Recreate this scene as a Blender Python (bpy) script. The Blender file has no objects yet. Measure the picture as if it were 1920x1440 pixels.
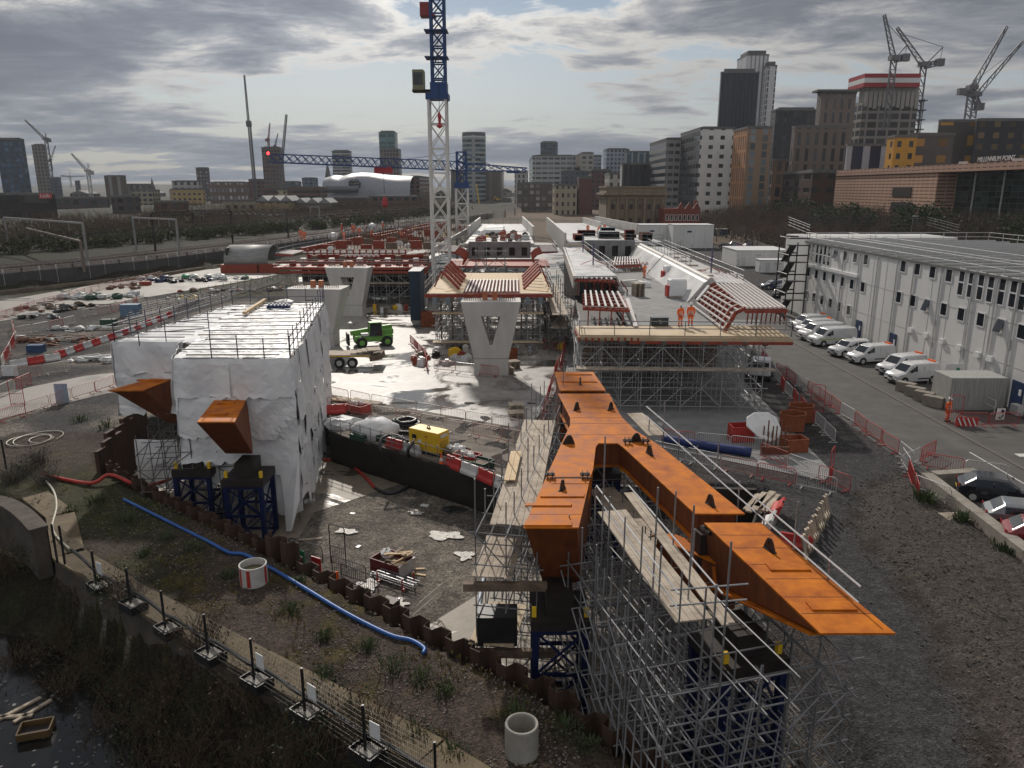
import bpy, math, random
from math import sin, cos, pi, radians, atan2, sqrt
from mathutils import Vector, Matrix, Euler, noise
V = Vector
R = random.Random(7)
sc = bpy.context.scene
col = sc.collection
F = 1420.0; CX = 960.0; CY = 720.0; PIT = math.atan(368.0 / F); H = 17.0
def ray(u, v):
    a = (u - CX) / F; b = (CY - v) / F
    return V((a, cos(PIT) + b * sin(PIT), -sin(PIT) + b * cos(PIT)))
def G(u, v, z=0.0):
    d = ray(u, v); t = (z - H) / d.z
    return V((d.x * t, d.y * t, z))
def A(u, v, y):
    d = ray(u, v); t = y / d.y
    return V((d.x * t, y, H + d.z * t))
def ZA(v, y): return A(CX, v, y).z
def XA(u, v, y): return A(u, v, y).x
def G2(u, v, z=0.0):
    p = G(u, v, z); return (p.x, p.y)
MATS = {}
def _n(nt, t, **kw):
    n = nt.nodes.new(t)
    for k, v in kw.items(): setattr(n, k, v)
    return n
def rgb(c): return (c[0], c[1], c[2], 1.0)
def mat(name, c, rough=0.6, metal=0.0, var=0.15, scale=3.0, bump=0.0, bscale=None, c2=None, spec=0.5, rvar=0.0, stretch=None, detail=5.0, thresh=None, trans=0.0, alpha=1.0, emit=None, es=0.0, coat=0.0):
    if name in MATS: return MATS[name]
    m = bpy.data.materials.new(name); m.use_nodes = True; nt = m.node_tree
    b = nt.nodes['Principled BSDF']; L = nt.links.new
    b.inputs['Roughness'].default_value = rough; b.inputs['Metallic'].default_value = metal
    b.inputs['Specular IOR Level'].default_value = spec
    if coat: b.inputs['Coat Weight'].default_value = coat; b.inputs['Coat Roughness'].default_value = 0.08
    if trans: b.inputs['Transmission Weight'].default_value = trans
    if emit: b.inputs['Emission Color'].default_value = rgb(emit); b.inputs['Emission Strength'].default_value = es
    tc = _n(nt, 'ShaderNodeTexCoord'); mp = _n(nt, 'ShaderNodeMapping'); L(tc.outputs['Object'], mp.inputs[0])
    if stretch: mp.inputs['Scale'].default_value = stretch
    n1 = _n(nt, 'ShaderNodeTexNoise'); n1.inputs['Scale'].default_value = scale; n1.inputs['Detail'].default_value = detail; n1.inputs['Roughness'].default_value = 0.62
    L(mp.outputs[0], n1.inputs['Vector'])
    rp = _n(nt, 'ShaderNodeValToRGB')
    lo, hi = thresh or (0.3, 0.7)
    rp.color_ramp.elements[0].position = lo; rp.color_ramp.elements[1].position = hi
    if c2 is None:
        rp.color_ramp.elements[0].color = rgb([x * (1 - var) for x in c]); rp.color_ramp.elements[1].color = rgb([min(1, x * (1 + var)) for x in c])
    else:
        rp.color_ramp.elements[0].color = rgb(c); rp.color_ramp.elements[1].color = rgb(c2)
    L(n1.outputs['Fac'], rp.inputs[0]); L(rp.outputs[0], b.inputs['Base Color'])
    if rvar:
        mr = _n(nt, 'ShaderNodeMapRange'); mr.inputs['From Min'].default_value = .35; mr.inputs['From Max'].default_value = .65
        mr.inputs['To Min'].default_value = max(.02, rough - rvar); mr.inputs['To Max'].default_value = min(1, rough + rvar)
        L(n1.outputs['Fac'], mr.inputs[0]); L(mr.outputs[0], b.inputs['Roughness'])
    if bump:
        n2 = _n(nt, 'ShaderNodeTexNoise'); n2.inputs['Scale'].default_value = bscale or scale * 6; n2.inputs['Detail'].default_value = 4
        L(mp.outputs[0], n2.inputs['Vector'])
        bp = _n(nt, 'ShaderNodeBump'); bp.inputs['Strength'].default_value = min(1, bump); bp.inputs['Distance'].default_value = 0.05
        L(n2.outputs['Fac'], bp.inputs['Height']); L(bp.outputs[0], b.inputs['Normal'])
    MATS[name] = m; return m
def facade(name, wall, glass, cw=3.0, ch=3.2, fx=0.6, fz=0.55, rough=0.6, grough=0.15, lit=0.0, ox=0.0, oz=0.0, vary=0.5, off=None):
    """wall with a regular grid of window openings, worked out in metres on the wall itself"""
    if name in MATS: return MATS[name]
    m = bpy.data.materials.new(name); m.use_nodes = True; nt = m.node_tree; L = nt.links.new
    b = nt.nodes['Principled BSDF']
    tc = _n(nt, 'ShaderNodeTexCoord'); sx = _n(nt, 'ShaderNodeSeparateXYZ'); L(tc.outputs['Object'], sx.inputs[0])
    sn = _n(nt, 'ShaderNodeSeparateXYZ'); L(tc.outputs['Normal'], sn.inputs[0])
    def M(op, a, bb=None, c=None):
        n = _n(nt, 'ShaderNodeMath', operation=op)
        for i, x in enumerate((a, bb, c)):
            if x is None: continue
            if hasattr(x, 'links') or hasattr(x, 'is_output'): L(x, n.inputs[i])
            else: n.inputs[i].default_value = x
        return n.outputs[0]
    ax = M('ABSOLUTE', sn.outputs[0]); side = M('GREATER_THAN', ax, 0.6)
    u = M('ADD', M('MULTIPLY', sx.outputs[1], side), M('MULTIPLY', sx.outputs[0], M('SUBTRACT', 1.0, side)))
    u = M('DIVIDE', M('ADD', u, ox + 500 * cw), cw); w = M('DIVIDE', M('ADD', sx.outputs[2], oz + 20 * ch), ch)
    fu = M('FRACT', u); fw = M('FRACT', w)
    inx = M('MULTIPLY', M('GREATER_THAN', fu, (1 - fx) / 2), M('LESS_THAN', fu, (1 + fx) / 2))
    inz = M('MULTIPLY', M('GREATER_THAN', fw, (1 - fz) / 2), M('LESS_THAN', fw, (1 + fz) / 2))
    top = M('LESS_THAN', M('ABSOLUTE', sn.outputs[2]), 0.5)
    win = M('MULTIPLY', M('MULTIPLY', inx, inz), top)
    cb = _n(nt, 'ShaderNodeCombineXYZ'); L(M('FLOOR', u), cb.inputs[0]); L(M('FLOOR', w), cb.inputs[1]); L(side, cb.inputs[2])
    wn = _n(nt, 'ShaderNodeTexWhiteNoise'); L(cb.outputs[0], wn.inputs['Vector'])
    gm = _n(nt, 'ShaderNodeMixRGB', blend_type='MIX'); gm.inputs[1].default_value = rgb([g * (1 - vary) for g in glass]); gm.inputs[2].default_value = rgb([min(1, g * (1 + 2 * vary) + .01) for g in glass])
    pw = M('POWER', wn.outputs['Value'], 2.0); L(pw, gm.inputs[0])
    no = _n(nt, 'ShaderNodeTexNoise'); no.inputs['Scale'].default_value = 0.25; no.inputs['Detail'].default_value = 4; L(tc.outputs['Object'], no.inputs['Vector'])
    wm = _n(nt, 'ShaderNodeMixRGB'); wm.inputs[1].default_value = rgb([x * .8 for x in wall]); wm.inputs[2].default_value = rgb([min(1, x * 1.15) for x in wall]); L(no.outputs['Fac'], wm.inputs[0])
    mx = _n(nt, 'ShaderNodeMixRGB'); L(win, mx.inputs[0]); L(wm.outputs[0], mx.inputs[1]); L(gm.outputs[0], mx.inputs[2])
    L(mx.outputs[0], b.inputs['Base Color'])
    L(M('ADD', M('MULTIPLY', win, grough - rough), rough), b.inputs['Roughness']); b.inputs['Specular IOR Level'].default_value = .3
    bp = _n(nt, 'ShaderNodeBump'); bp.inputs['Strength'].default_value = .6; bp.inputs['Distance'].default_value = .15; bp.invert = True
    L(win, bp.inputs['Height']); L(bp.outputs[0], b.inputs['Normal'])
    MATS[name] = m; return m
OFF = {}
class MB:
    def __init__(s): s.v = []; s.f = []; s.mi = []; s.cur = 0
    def q(s, *p):
        n = len(s.v); s.v += [tuple(x) for x in p]; s.f.append(tuple(range(n, n + len(p)))); s.mi.append(s.cur); return s
    def box(s, c, d, rz=0.0, rot=None, taper=None):
        c = V(c); m = rot if rot is not None else Matrix.Rotation(rz, 3, 'Z'); n = len(s.v)
        for sz in (-1, 1):
            k = 1.0 if (taper is None or sz < 0) else taper
            for sx, sy in ((-1, -1), (1, -1), (1, 1), (-1, 1)):
                s.v.append(tuple(c + m @ V((sx * d[0] / 2 * k, sy * d[1] / 2 * k, sz * d[2] / 2))))
        for f in ((0, 3, 2, 1), (4, 5, 6, 7), (0, 1, 5, 4), (1, 2, 6, 5), (2, 3, 7, 6), (3, 0, 4, 7)):
            s.f.append(tuple(n + i for i in f)); s.mi.append(s.cur)
        return s
    def b2(s, x0, x1, y0, y1, z0, z1): return s.box(((x0 + x1) / 2, (y0 + y1) / 2, (z0 + z1) / 2), (abs(x1 - x0), abs(y1 - y0), abs(z1 - z0)))
    def bar(s, p, q, w, h=None, up=V((0, 0, 1))):
        p = V(p); q = V(q); h = h or w; d = q - p; L = d.length
        if L < 1e-6: return s
        d.normalize(); up = V(up)
        if abs(d.dot(up)) > .98: up = V((0, 1, 0)) if abs(d.y) < .9 else V((1, 0, 0))
        sd = d.cross(up).normalized(); u2 = sd.cross(d).normalized()
        m = Matrix((sd, d, u2)).transposed()
        return s.box((p + q) / 2, (w, L, h), rot=m)
    def tube(s, p, q, r, n=6, r2=None, cap=True):
        p = V(p); q = V(q); d = q - p
        if d.length < 1e-6: return s
        r2 = r if r2 is None else r2; d.normalize(); up = V((0, 0, 1)) if abs(d.z) < .95 else V((1, 0, 0))
        a = d.cross(up).normalized(); b = d.cross(a).normalized(); k = len(s.v)
        for c, rr in ((p, r), (q, r2)):
            for i in range(n):
                t = 2 * pi * i / n; s.v.append(tuple(c + a * (rr * cos(t)) + b * (rr * sin(t))))
        for i in range(n):
            j = (i + 1) % n; s.f.append((k + i, k + n + i, k + n + j, k + j)); s.mi.append(s.cur)
        if cap: s.f.append(tuple(k + i for i in range(n))); s.mi.append(s.cur); s.f.append(tuple(k + n + i for i in reversed(range(n)))); s.mi.append(s.cur)
        return s
    def path(s, pts, r, n=6, r2=None):
        pts = [V(p) for p in pts]; k = len(s.v); N = len(pts); prev = None
        for i, p in enumerate(pts):
            d = (pts[min(i + 1, N - 1)] - pts[max(i - 1, 0)]).normalized()
            up = prev if prev is not None else (V((0, 0, 1)) if abs(d.z) < .9 else V((1, 0, 0)))
            a = d.cross(up).normalized(); b = a.cross(d).normalized(); prev = b
            rr = r if r2 is None else r + (r2 - r) * i / (N - 1)
            for j in range(n):
                t = 2 * pi * j / n; s.v.append(tuple(p + a * (rr * cos(t)) + b * (rr * sin(t))))
        for i in range(N - 1):
            for j in range(n):
                jj = (j + 1) % n; o = k + i * n; s.f.append((o + j, o + jj, o + n + jj, o + n + j)); s.mi.append(s.cur)
        s.f.append(tuple(k + j for j in reversed(range(n)))); s.mi.append(s.cur); s.f.append(tuple(k + (N - 1) * n + j for j in range(n))); s.mi.append(s.cur)
        return s
    def prism(s, pts, z0, z1):
        n = len(pts); k = len(s.v)
        for z in (z0, z1):
            for p in pts: s.v.append((p[0], p[1], z))
        s.f.append(tuple(k + i for i in reversed(range(n)))); s.f.append(tuple(k + n + i for i in range(n))); s.mi += [s.cur] * 2
        for i in range(n):
            j = (i + 1) % n; s.f.append((k + i, k + j, k + n + j, k + n + i)); s.mi.append(s.cur)
        return s
    def extr(s, pts, d):
        """closed 3-D outline pushed along vector d"""
        n = len(pts); k = len(s.v); d = V(d)
        for p in pts: s.v.append(tuple(p))
        for p in pts: s.v.append(tuple(V(p) + d))
        s.f.append(tuple(k + i for i in reversed(range(n)))); s.f.append(tuple(k + n + i for i in range(n))); s.mi += [s.cur] * 2
        for i in range(n):
            j = (i + 1) % n; s.f.append((k + i, k + j, k + n + j, k + n + i)); s.mi.append(s.cur)
        return s
    def lathe(s, c, prof, n=16):
        k = len(s.v); c = V(c)
        for r, z in prof:
            for i in range(n):
                t = 2 * pi * i / n; s.v.append((c.x + r * cos(t), c.y + r * sin(t), c.z + z))
        for a in range(len(prof) - 1):
            for i in range(n):
                j = (i + 1) % n; o = k + a * n; s.f.append((o + i, o + j, o + n + j, o + n + i)); s.mi.append(s.cur)
        return s
    def blob(s, c, r, n=6, m=4, jit=.2, sq=1.0, rr=R):
        c = V(c); k = len(s.v); rx, ry, rz = (r, r, r) if not hasattr(r, '__len__') else r
        for a in range(m + 1):
            ph = pi * a / m - pi / 2
            for i in range(n):
                t = 2 * pi * i / n + a * .4; j = 1 + rr.uniform(-jit, jit)
                s.v.append((c.x + rx * cos(ph) * cos(t) * j, c.y + ry * cos(ph) * sin(t) * j, c.z + rz * sin(ph) * j))
        for a in range(m):
            for i in range(n):
                j = (i + 1) % n; o = k + a * n; s.f.append((o + i, o + j, o + n + j, o + n + i)); s.mi.append(s.cur)
        return s
    def build(s, name, mats, parent=None, smooth=False, loc=None, bevel=0.0):
        me = bpy.data.meshes.new(name)
        off = OFF.get(parent.name, V((0, 0, 0))) if parent is not None else V(loc or (0, 0, 0))
        me.from_pydata([(x - off.x, y - off.y, z - off.z) for x, y, z in s.v], [], s.f)
        if not isinstance(mats, (list, tuple)): mats = [mats]
        for m in mats: me.materials.append(m)
        if len(mats) > 1: me.polygons.foreach_set('material_index', s.mi)
        if smooth: me.polygons.foreach_set('use_smooth', [True] * len(me.polygons))
        me.update()
        o = bpy.data.objects.new(name, me); col.objects.link(o)
        if parent is not None: o.parent = parent; OFF[o.name] = off
        else: o.location = off; OFF[o.name] = off
        if bevel:
            bm = o.modifiers.new('bevel', 'BEVEL'); bm.width = bevel; bm.segments = 1; bm.limit_method = 'ANGLE'
        return o
def tag(o, label=None, cat=None, group=None, kind=None):
    if label: o['label'] = label
    if cat: o['category'] = cat
    if group: o['group'] = group
    if kind: o['kind'] = kind
    return o
def thing(name, label, cat, loc=(0, 0, 0), rz=0.0, group=None):
    o = bpy.data.objects.new(name, None); o.empty_display_size = .3; col.objects.link(o); o.location = loc; o.rotation_euler = (0, 0, rz)
    OFF[o.name] = V(loc) if rz == 0.0 else V((0, 0, 0))
    return tag(o, label, cat, group)
def proto(name): 
    o = bpy.data.objects.new(name, None); col.objects.link(o); OFF[o.name] = V((0, 0, 0)); return o
USED = set()
def place(p, loc, rz=0.0, label=None, cat=None, group=None, scale=None, rx=0.0, ry=0.0):
    """first call moves the prototype itself, later calls copy the whole tree"""
    if p.name not in USED: USED.add(p.name); o = p
    else:
        def cp(s, par):
            c = s.copy(); col.objects.link(c)
            if par is not None: c.parent = par
            for ch in KIDS(s): cp(ch, c)
            return c
        o = cp(p, None)
    o.location = loc; o.rotation_euler = (rx, ry, rz)
    if scale: o.scale = scale if hasattr(scale, '__len__') else (scale,) * 3
    return tag(o, label, cat, group)
_kc = {}
def KIDS(s):
    if s.name not in _kc: _kc[s.name] = list(s.children)
    return _kc[s.name]
def struct(name, mb, m, **k):
    o = mb.build(name, m, **k); o['kind'] = 'structure'; return o
ORD = ['', 'first', 'second', 'third', 'fourth', 'fifth', 'sixth', 'seventh', 'eighth', 'ninth', 'tenth', 'eleventh', 'twelfth', 'thirteenth', 'fourteenth', 'fifteenth', 'sixteenth', 'seventeenth', 'eighteenth', 'nineteenth', 'twentieth', 'twenty-first', 'twenty-second', 'twenty-third', 'twenty-fourth', 'twenty-fifth', 'twenty-sixth', 'twenty-seventh', 'twenty-eighth', 'twenty-ninth', 'thirtieth']
_unit = {}
def unit_tube(m, r, n=6):
    k = (m.name, r, n)
    if k not in _unit:
        me = bpy.data.meshes.new('tube'); mb = MB().tube((0, 0, 0), (0, 0, 1), r, n); me.from_pydata(mb.v, [], mb.f); me.materials.append(m); me.update(); _unit[k] = me
    return _unit[k]
class Lattice:
    """collects tubes by the name of the part; the 100 nearest of each become parts, the rest one part"""
    def __init__(s, m, r=.03, n=6): s.t = {}; s.m = m; s.r = r; s.n = n
    def add(s, kind, p, q): s.t.setdefault(kind, []).append((V(p), V(q))); return s
    def build(s, parent, cap=100):
        off = OFF.get(parent.name, V((0, 0, 0))); me = unit_tube(s.m, s.r, s.n)
        for k, L in s.t.items():
            L.sort(key=lambda e: ((e[0] + e[1]) / 2 - V((0, 0, H))).length)
            for p, q in L[:cap]:
                o = bpy.data.objects.new(k, me); col.objects.link(o); o.parent = parent
                d = q - p; qt = d.to_track_quat('Z', 'Y')
                o.matrix_basis = Matrix.Translation(p - off) @ qt.to_matrix().to_4x4() @ Matrix.Diagonal((1, 1, d.length, 1))
            if len(L) > cap:
                mb = MB()
                for p, q in L[cap:]: mb.tube(p, q, s.r, 5, cap=False)
                mb.build(k, s.m, parent)['kind'] = 'stuff'
def lerp(a, b, t): return V(a) + (V(b) - V(a)) * t
def pip(x, y, poly):
    c = False; n = len(poly); j = n - 1
    for i in range(n):
        xi, yi = poly[i][:2]; xj, yj = poly[j][:2]
        if (yi > y) != (yj > y) and x < (xj - xi) * (y - yi) / (yj - yi) + xi: c = not c
        j = i
    return c
def segd(x, y, a, b):
    ax, ay = a[:2]; bx, by = b[:2]; dx, dy = bx - ax, by - ay; L = dx * dx + dy * dy
    t = max(0, min(1, ((x - ax) * dx + (y - ay) * dy) / L)) if L else 0
    return math.hypot(x - ax - t * dx, y - ay - t * dy)
def sdist(x, y, poly):
    d = min(segd(x, y, poly[i], poly[(i + 1) % len(poly)]) for i in range(len(poly)))
    return -d if pip(x, y, poly) else d
def smooth(a, b, x):
    t = max(0, min(1, (x - a) / (b - a))); return t * t * (3 - 2 * t)
def sheet(name, poly, z, m, th=0.0, struct_=True, tri=None):
    """flat sheet on a closed outline of (x, y) points"""
    from mathutils.geometry import tessellate_polygon
    P = [V((p[0], p[1], z)) for p in poly]; mb = MB(); mb.v = [tuple(p) for p in P]
    for t in tessellate_polygon([P]):
        a, b, c = t
        if (P[b] - P[a]).cross(P[c] - P[a]).z < 0: t = (a, c, b)
        mb.f.append(tuple(t)); mb.mi.append(0)
    o = mb.build(name, m)
    if struct_: o['kind'] = 'structure'
    return o
cam = bpy.data.cameras.new('camera'); co = bpy.data.objects.new('camera', cam); col.objects.link(co); sc.camera = co
co.location = (0, 0, H); co.rotation_euler = (pi / 2 - PIT, 0, 0)
cam.sensor_width = 36; cam.lens = 36 * F / 1920.0; cam.clip_start = .2; cam.clip_end = 12000
SUN_EL, SUN_AZ = radians(34), radians(-12)
w = bpy.data.worlds.new('World'); sc.world = w; w.use_nodes = True; nt = w.node_tree; L = nt.links.new
bg = nt.nodes['Background']; out = nt.nodes['World Output']
sky = _n(nt, 'ShaderNodeTexSky', sky_type='NISHITA'); sky.sun_disc = False; sky.sun_elevation = SUN_EL; sky.sun_rotation = SUN_AZ; sky.air_density = 1.0; sky.dust_density = .4
bg.inputs['Strength'].default_value = 0.07; L(sky.outputs[0], bg.inputs['Color'])
tc = _n(nt, 'ShaderNodeTexCoord'); sp = _n(nt, 'ShaderNodeSeparateXYZ'); L(tc.outputs['Generated'], sp.inputs[0])
def WM(op, a, b=None, c=None, clamp=False):
    n = _n(nt, 'ShaderNodeMath', operation=op); n.use_clamp = clamp
    for i, x in enumerate((a, b, c)):
        if x is None: continue
        if hasattr(x, 'is_output'): L(x, n.inputs[i])
        else: n.inputs[i].default_value = x
    return n.outputs[0]
zz = WM('ADD', WM('MAXIMUM', sp.outputs[2], 0.0), 0.10)
cu = WM('DIVIDE', sp.outputs[0], zz); cv = WM('DIVIDE', sp.outputs[1], zz)
cb = _n(nt, 'ShaderNodeCombineXYZ'); L(cu, cb.inputs[0]); L(cv, cb.inputs[1])
mp = _n(nt, 'ShaderNodeMapping'); L(cb.outputs[0], mp.inputs[0]); mp.inputs['Rotation'].default_value = (0, 0, radians(-14)); mp.inputs['Scale'].default_value = (.75, .95, 1); mp.inputs['Location'].default_value = (3.7, 1.9, 0)
n1 = _n(nt, 'ShaderNodeTexNoise'); n1.inputs['Scale'].default_value = .55; n1.inputs['Detail'].default_value = 9; n1.inputs['Roughness'].default_value = .56; n1.inputs['Distortion'].default_value = .35; L(mp.outputs[0], n1.inputs['Vector'])
n2 = _n(nt, 'ShaderNodeTexNoise'); n2.inputs['Scale'].default_value = 2.6; n2.inputs['Detail'].default_value = 9; n2.inputs['Roughness'].default_value = .66; n2.inputs['Distortion'].default_value = .4; L(mp.outputs[0], n2.inputs['Vector'])
th = WM('ADD', n1.outputs['Fac'], WM('MULTIPLY', WM('SUBTRACT', n2.outputs['Fac'], .5), .42))
cover = _n(nt, 'ShaderNodeMapRange'); cover.inputs['From Min'].default_value = .405; cover.inputs['From Max'].default_value = .465; L(th, cover.inputs[0])
ramp = _n(nt, 'ShaderNodeValToRGB'); e = ramp.color_ramp.elements
e[0].position = .41; e[0].color = (1.0, .96, .89, 1); e[1].position = .66; e[1].color = (.155, .175, .215, 1)
for ps, cc in ((.475, (.78, .755, .71, 1)), (.53, (.40, .41, .44, 1)), (.585, (.23, .25, .295, 1))):
    x = e.new(ps); x.color = cc
L(th, ramp.inputs[0])
vd = _n(nt, 'ShaderNodeVectorMath', operation='DOT_PRODUCT'); L(tc.outputs['Generated'], vd.inputs[0])
sd = V((sin(SUN_AZ) * cos(radians(24)), cos(SUN_AZ) * cos(radians(24)), sin(radians(24)))); vd.inputs[1].default_value = sd
gl = WM('POWER', WM('MAXIMUM', vd.outputs['Value'], 0.0), 14.0)
bk = _n(nt, 'ShaderNodeMapRange'); bk.inputs['From Min'].default_value = .25; bk.inputs['From Max'].default_value = -.5; bk.inputs['To Min'].default_value = 0; bk.inputs['To Max'].default_value = .45; L(sp.outputs[1], bk.inputs[0])  # extra sky brightness added behind the camera, unseen, to fill backlit front faces
gain = WM('ADD', WM('ADD', .84, WM('MULTIPLY', gl, .9)), bk.outputs[0])
hz = _n(nt, 'ShaderNodeMapRange'); hz.inputs['From Min'].default_value = 0.0; hz.inputs['From Max'].default_value = .21; hz.inputs['To Min'].default_value = .85; hz.inputs['To Max'].default_value = 0; L(sp.outputs[2], hz.inputs[0])
veil = _n(nt, 'ShaderNodeMixRGB'); veil.inputs[2].default_value = (.215, .245, .30, 1); L(hz.outputs[0], veil.inputs[0]); L(ramp.outputs[0], veil.inputs[1])
cg = _n(nt, 'ShaderNodeBackground'); L(veil.outputs[0], cg.inputs['Color']); L(gain, cg.inputs['Strength'])
ms = _n(nt, 'ShaderNodeMixShader'); cv2 = WM('MAXIMUM', cover.outputs[0], hz.outputs[0]); L(cv2, ms.inputs[0]); L(bg.outputs[0], ms.inputs[1]); L(cg.outputs[0], ms.inputs[2]); L(ms.outputs[0], out.inputs['Surface'])
sl = bpy.data.lights.new('sun', 'SUN'); sl.energy = 3.8; sl.angle = radians(1.5); sl.color = (1, .93, .84); so = bpy.data.objects.new('sun', sl); col.objects.link(so)
sdir = V((sin(SUN_AZ) * cos(SUN_EL), cos(SUN_AZ) * cos(SUN_EL), sin(SUN_EL))); so.rotation_euler = sdir.to_track_quat('Z', 'Y').to_euler(); so.location = (0, 0, 60)
sc.view_settings.view_transform = 'Standard'; sc.view_settings.look = 'None'; sc.view_settings.exposure = -0.3; sc.view_settings.gamma = 1
sc.cycles.max_bounces = 5; sc.cycles.diffuse_bounces = 2; sc.cycles.glossy_bounces = 3; sc.cycles.transparent_max_bounces = 8; sc.cycles.volume_bounces = 0; sc.cycles.caustics_reflective = False; sc.cycles.caustics_refractive = False
hb = MB().b2(-1700, 1700, -60, 2600, -6, 240)
hm = bpy.data.materials.new('haze_air'); hm.use_nodes = True; hn = hm.node_tree; hn.nodes.remove(hn.nodes['Principled BSDF'])
pv = hn.nodes.new('ShaderNodeVolumePrincipled'); pv.inputs['Color'].default_value = (.80, .86, .95, 1); pv.inputs['Density'].default_value = .00010; pv.inputs['Anisotropy'].default_value = .2
hn.links.new(pv.outputs[0], hn.nodes['Material Output'].inputs['Volume'])
ho = hb.build('haze', hm); ho['kind'] = 'stuff'
PIT_POLY = [(-25.3, 44.4), (-21.8, 41.4), (-14.5, 35.7), (-8.7, 31.0), (-2.2, 25.4), (0.9, 23.1), (3.9, 19.7), (6.6, 16.2), (9.5, 12.0), (13.0, 11.5), (11.8, 20.0), (10.6, 28.0), (12.2, 35.0), (14.0, 40.8), (3.0, 41.2), (-0.8, 42.3), (-13.0, 51.9), (-20.0, 58.5), (-27.8, 55.0), (-27.2, 47.0)]
PILE_LINE = PIT_POLY[:9]
WALL = [(-46, 47), (-34, 42.5), (-27.5, 39.6), (-24.6, 37.0), (-21.6, 32.5), (-16, 28.3), (-10.7, 24.6), (-6.4, 21.7), (-2.9, 19.3), (1.5, 15.8), (6, 11.5)]
LOW = WALL + [(6, 0), (-60, 0), (-60, 47)]
RIVER = [G2(-60, 1200, -3.5), G2(80, 1225, -3.5), G2(190, 1310, -3.5), G2(255, 1400, -3.5), G2(420, 1520, -3.5), (-6, 12), (-60, 10), (-60, 30)]
RAIL = [(-125, 60), (-98, 100), (-85, 126), (-72, 150), (-59, 197), (-45, 262), (-28, 340), (0, 470), (20, 600)]
RAILP = RAIL + [(-10, 600), (-250, 600), (-400, 60)]
BUND = [(13.5, 12), (22.5, 12), (24.8, 26), (24.4, 33), (24.6, 40), (23.8, 43.5), (20.5, 41), (17.8, 36), (17.2, 28), (14.8, 20)]
def hgt(x, y):
    z = 0.0
    if -30 < x < 16 and 8 < y < 62:
        d = sdist(x, y, PIT_POLY)
        if min(segd(x, y, PIT_POLY[i], PIT_POLY[i + 1]) for i in range(13, 17)) < 1.4 and d < 1.2: z = -2.2 * smooth(1.05, .3, d)
        elif d < 0.3: z = -2.2 * smooth(0.3, -0.35, d)
        if x > 9 and y < 30: z = -2.2 * smooth(.3, -2.6, d)
    if y < 50 and x < 10:
        d = sdist(x, y, LOW)
        if d < .1:
            rv = sdist(x, y, RIVER); z = -1.2 * smooth(.1, -.5, d) - 2.6 * smooth(3.5, -.3, rv) - .3 * smooth(0, -3, d)
            z += .3 * noise.noise(V((x * .5, y * .5, 3))) * smooth(0, 1.5, rv)
    if x < 25 and 55 < y < 620:
        d = sdist(x, y, RAILP)
        if d < .5: z = 2.7 * smooth(.3, -.3, d)
    if y > 60 and x < -30 and z == 0: pass
    z += 7.5 * smooth(330, 900, y) if x < 60 else 6 * smooth(330, 800, y)
    if x > 74 and y > 70: z += 4.0 * smooth(74, 100, x) * smooth(420, 300, y)
    if y > 1200: z += 26 * smooth(1300, 2600, y) * (0.6 + .6 * noise.noise(V((x * .0012, 0, 0))))
    if z > -.1 and y < 60 and 12.5 < x < 26:
        d = sdist(x, y, BUND)
        if d < 0: z += .4 * smooth(0, -1.6, d) * (1 + .3 * noise.noise(V((x * .5, y * .5, 5))))
    if y < 60:
        z += .05 * noise.noise(V((x * .7, y * .7, 1))) * (1 if (x < 8 and z > -.2) else .2)
    if 225 < y < 420 and -60 < x < 60: z += 1.6 * noise.noise(V((x * .03, y * .03, 7)))
    return z
def axis(segs):
    r = []
    for a, b, s in segs:
        n = max(1, round((b - a) / s))
        r += [a + (b - a) * i / n for i in range(n)]
    return r + [segs[-1][1]]
xs = axis([(-5000, -1500, 500), (-1500, -400, 100), (-400, -140, 20), (-140, -48, 4), (-48, -36, 1.5), (-36, 30, .42), (30, 120, 4), (120, 400, 20), (400, 1500, 100), (1500, 5000, 500)])
ys = axis([(-60, 8, 8), (8, 60, .42), (60, 100, 2), (100, 420, 5), (420, 1000, 30), (1000, 3000, 150), (3000, 9000, 1000)])
def lay(c, d, t): return tuple(c[i] + (d[i] - c[i]) * t for i in range(3))
C_GRAV = (.056, .054, .056); C_PINK = (.074, .054, .044); C_SOIL = (.036, .026, .019); C_GRASS = (.040, .046, .016); C_MOSS = (.085, .064, .016); C_PALE = (.22, .19, .16); C_TOWN = (.085, .082, .08); C_FIELD = (.045, .046, .026); C_MUD = (.15, .105, .072); C_LEAF = (.022, .018, .011)  # bank and gravel tones darkened in place of a cloud shadow on the foreground
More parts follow.
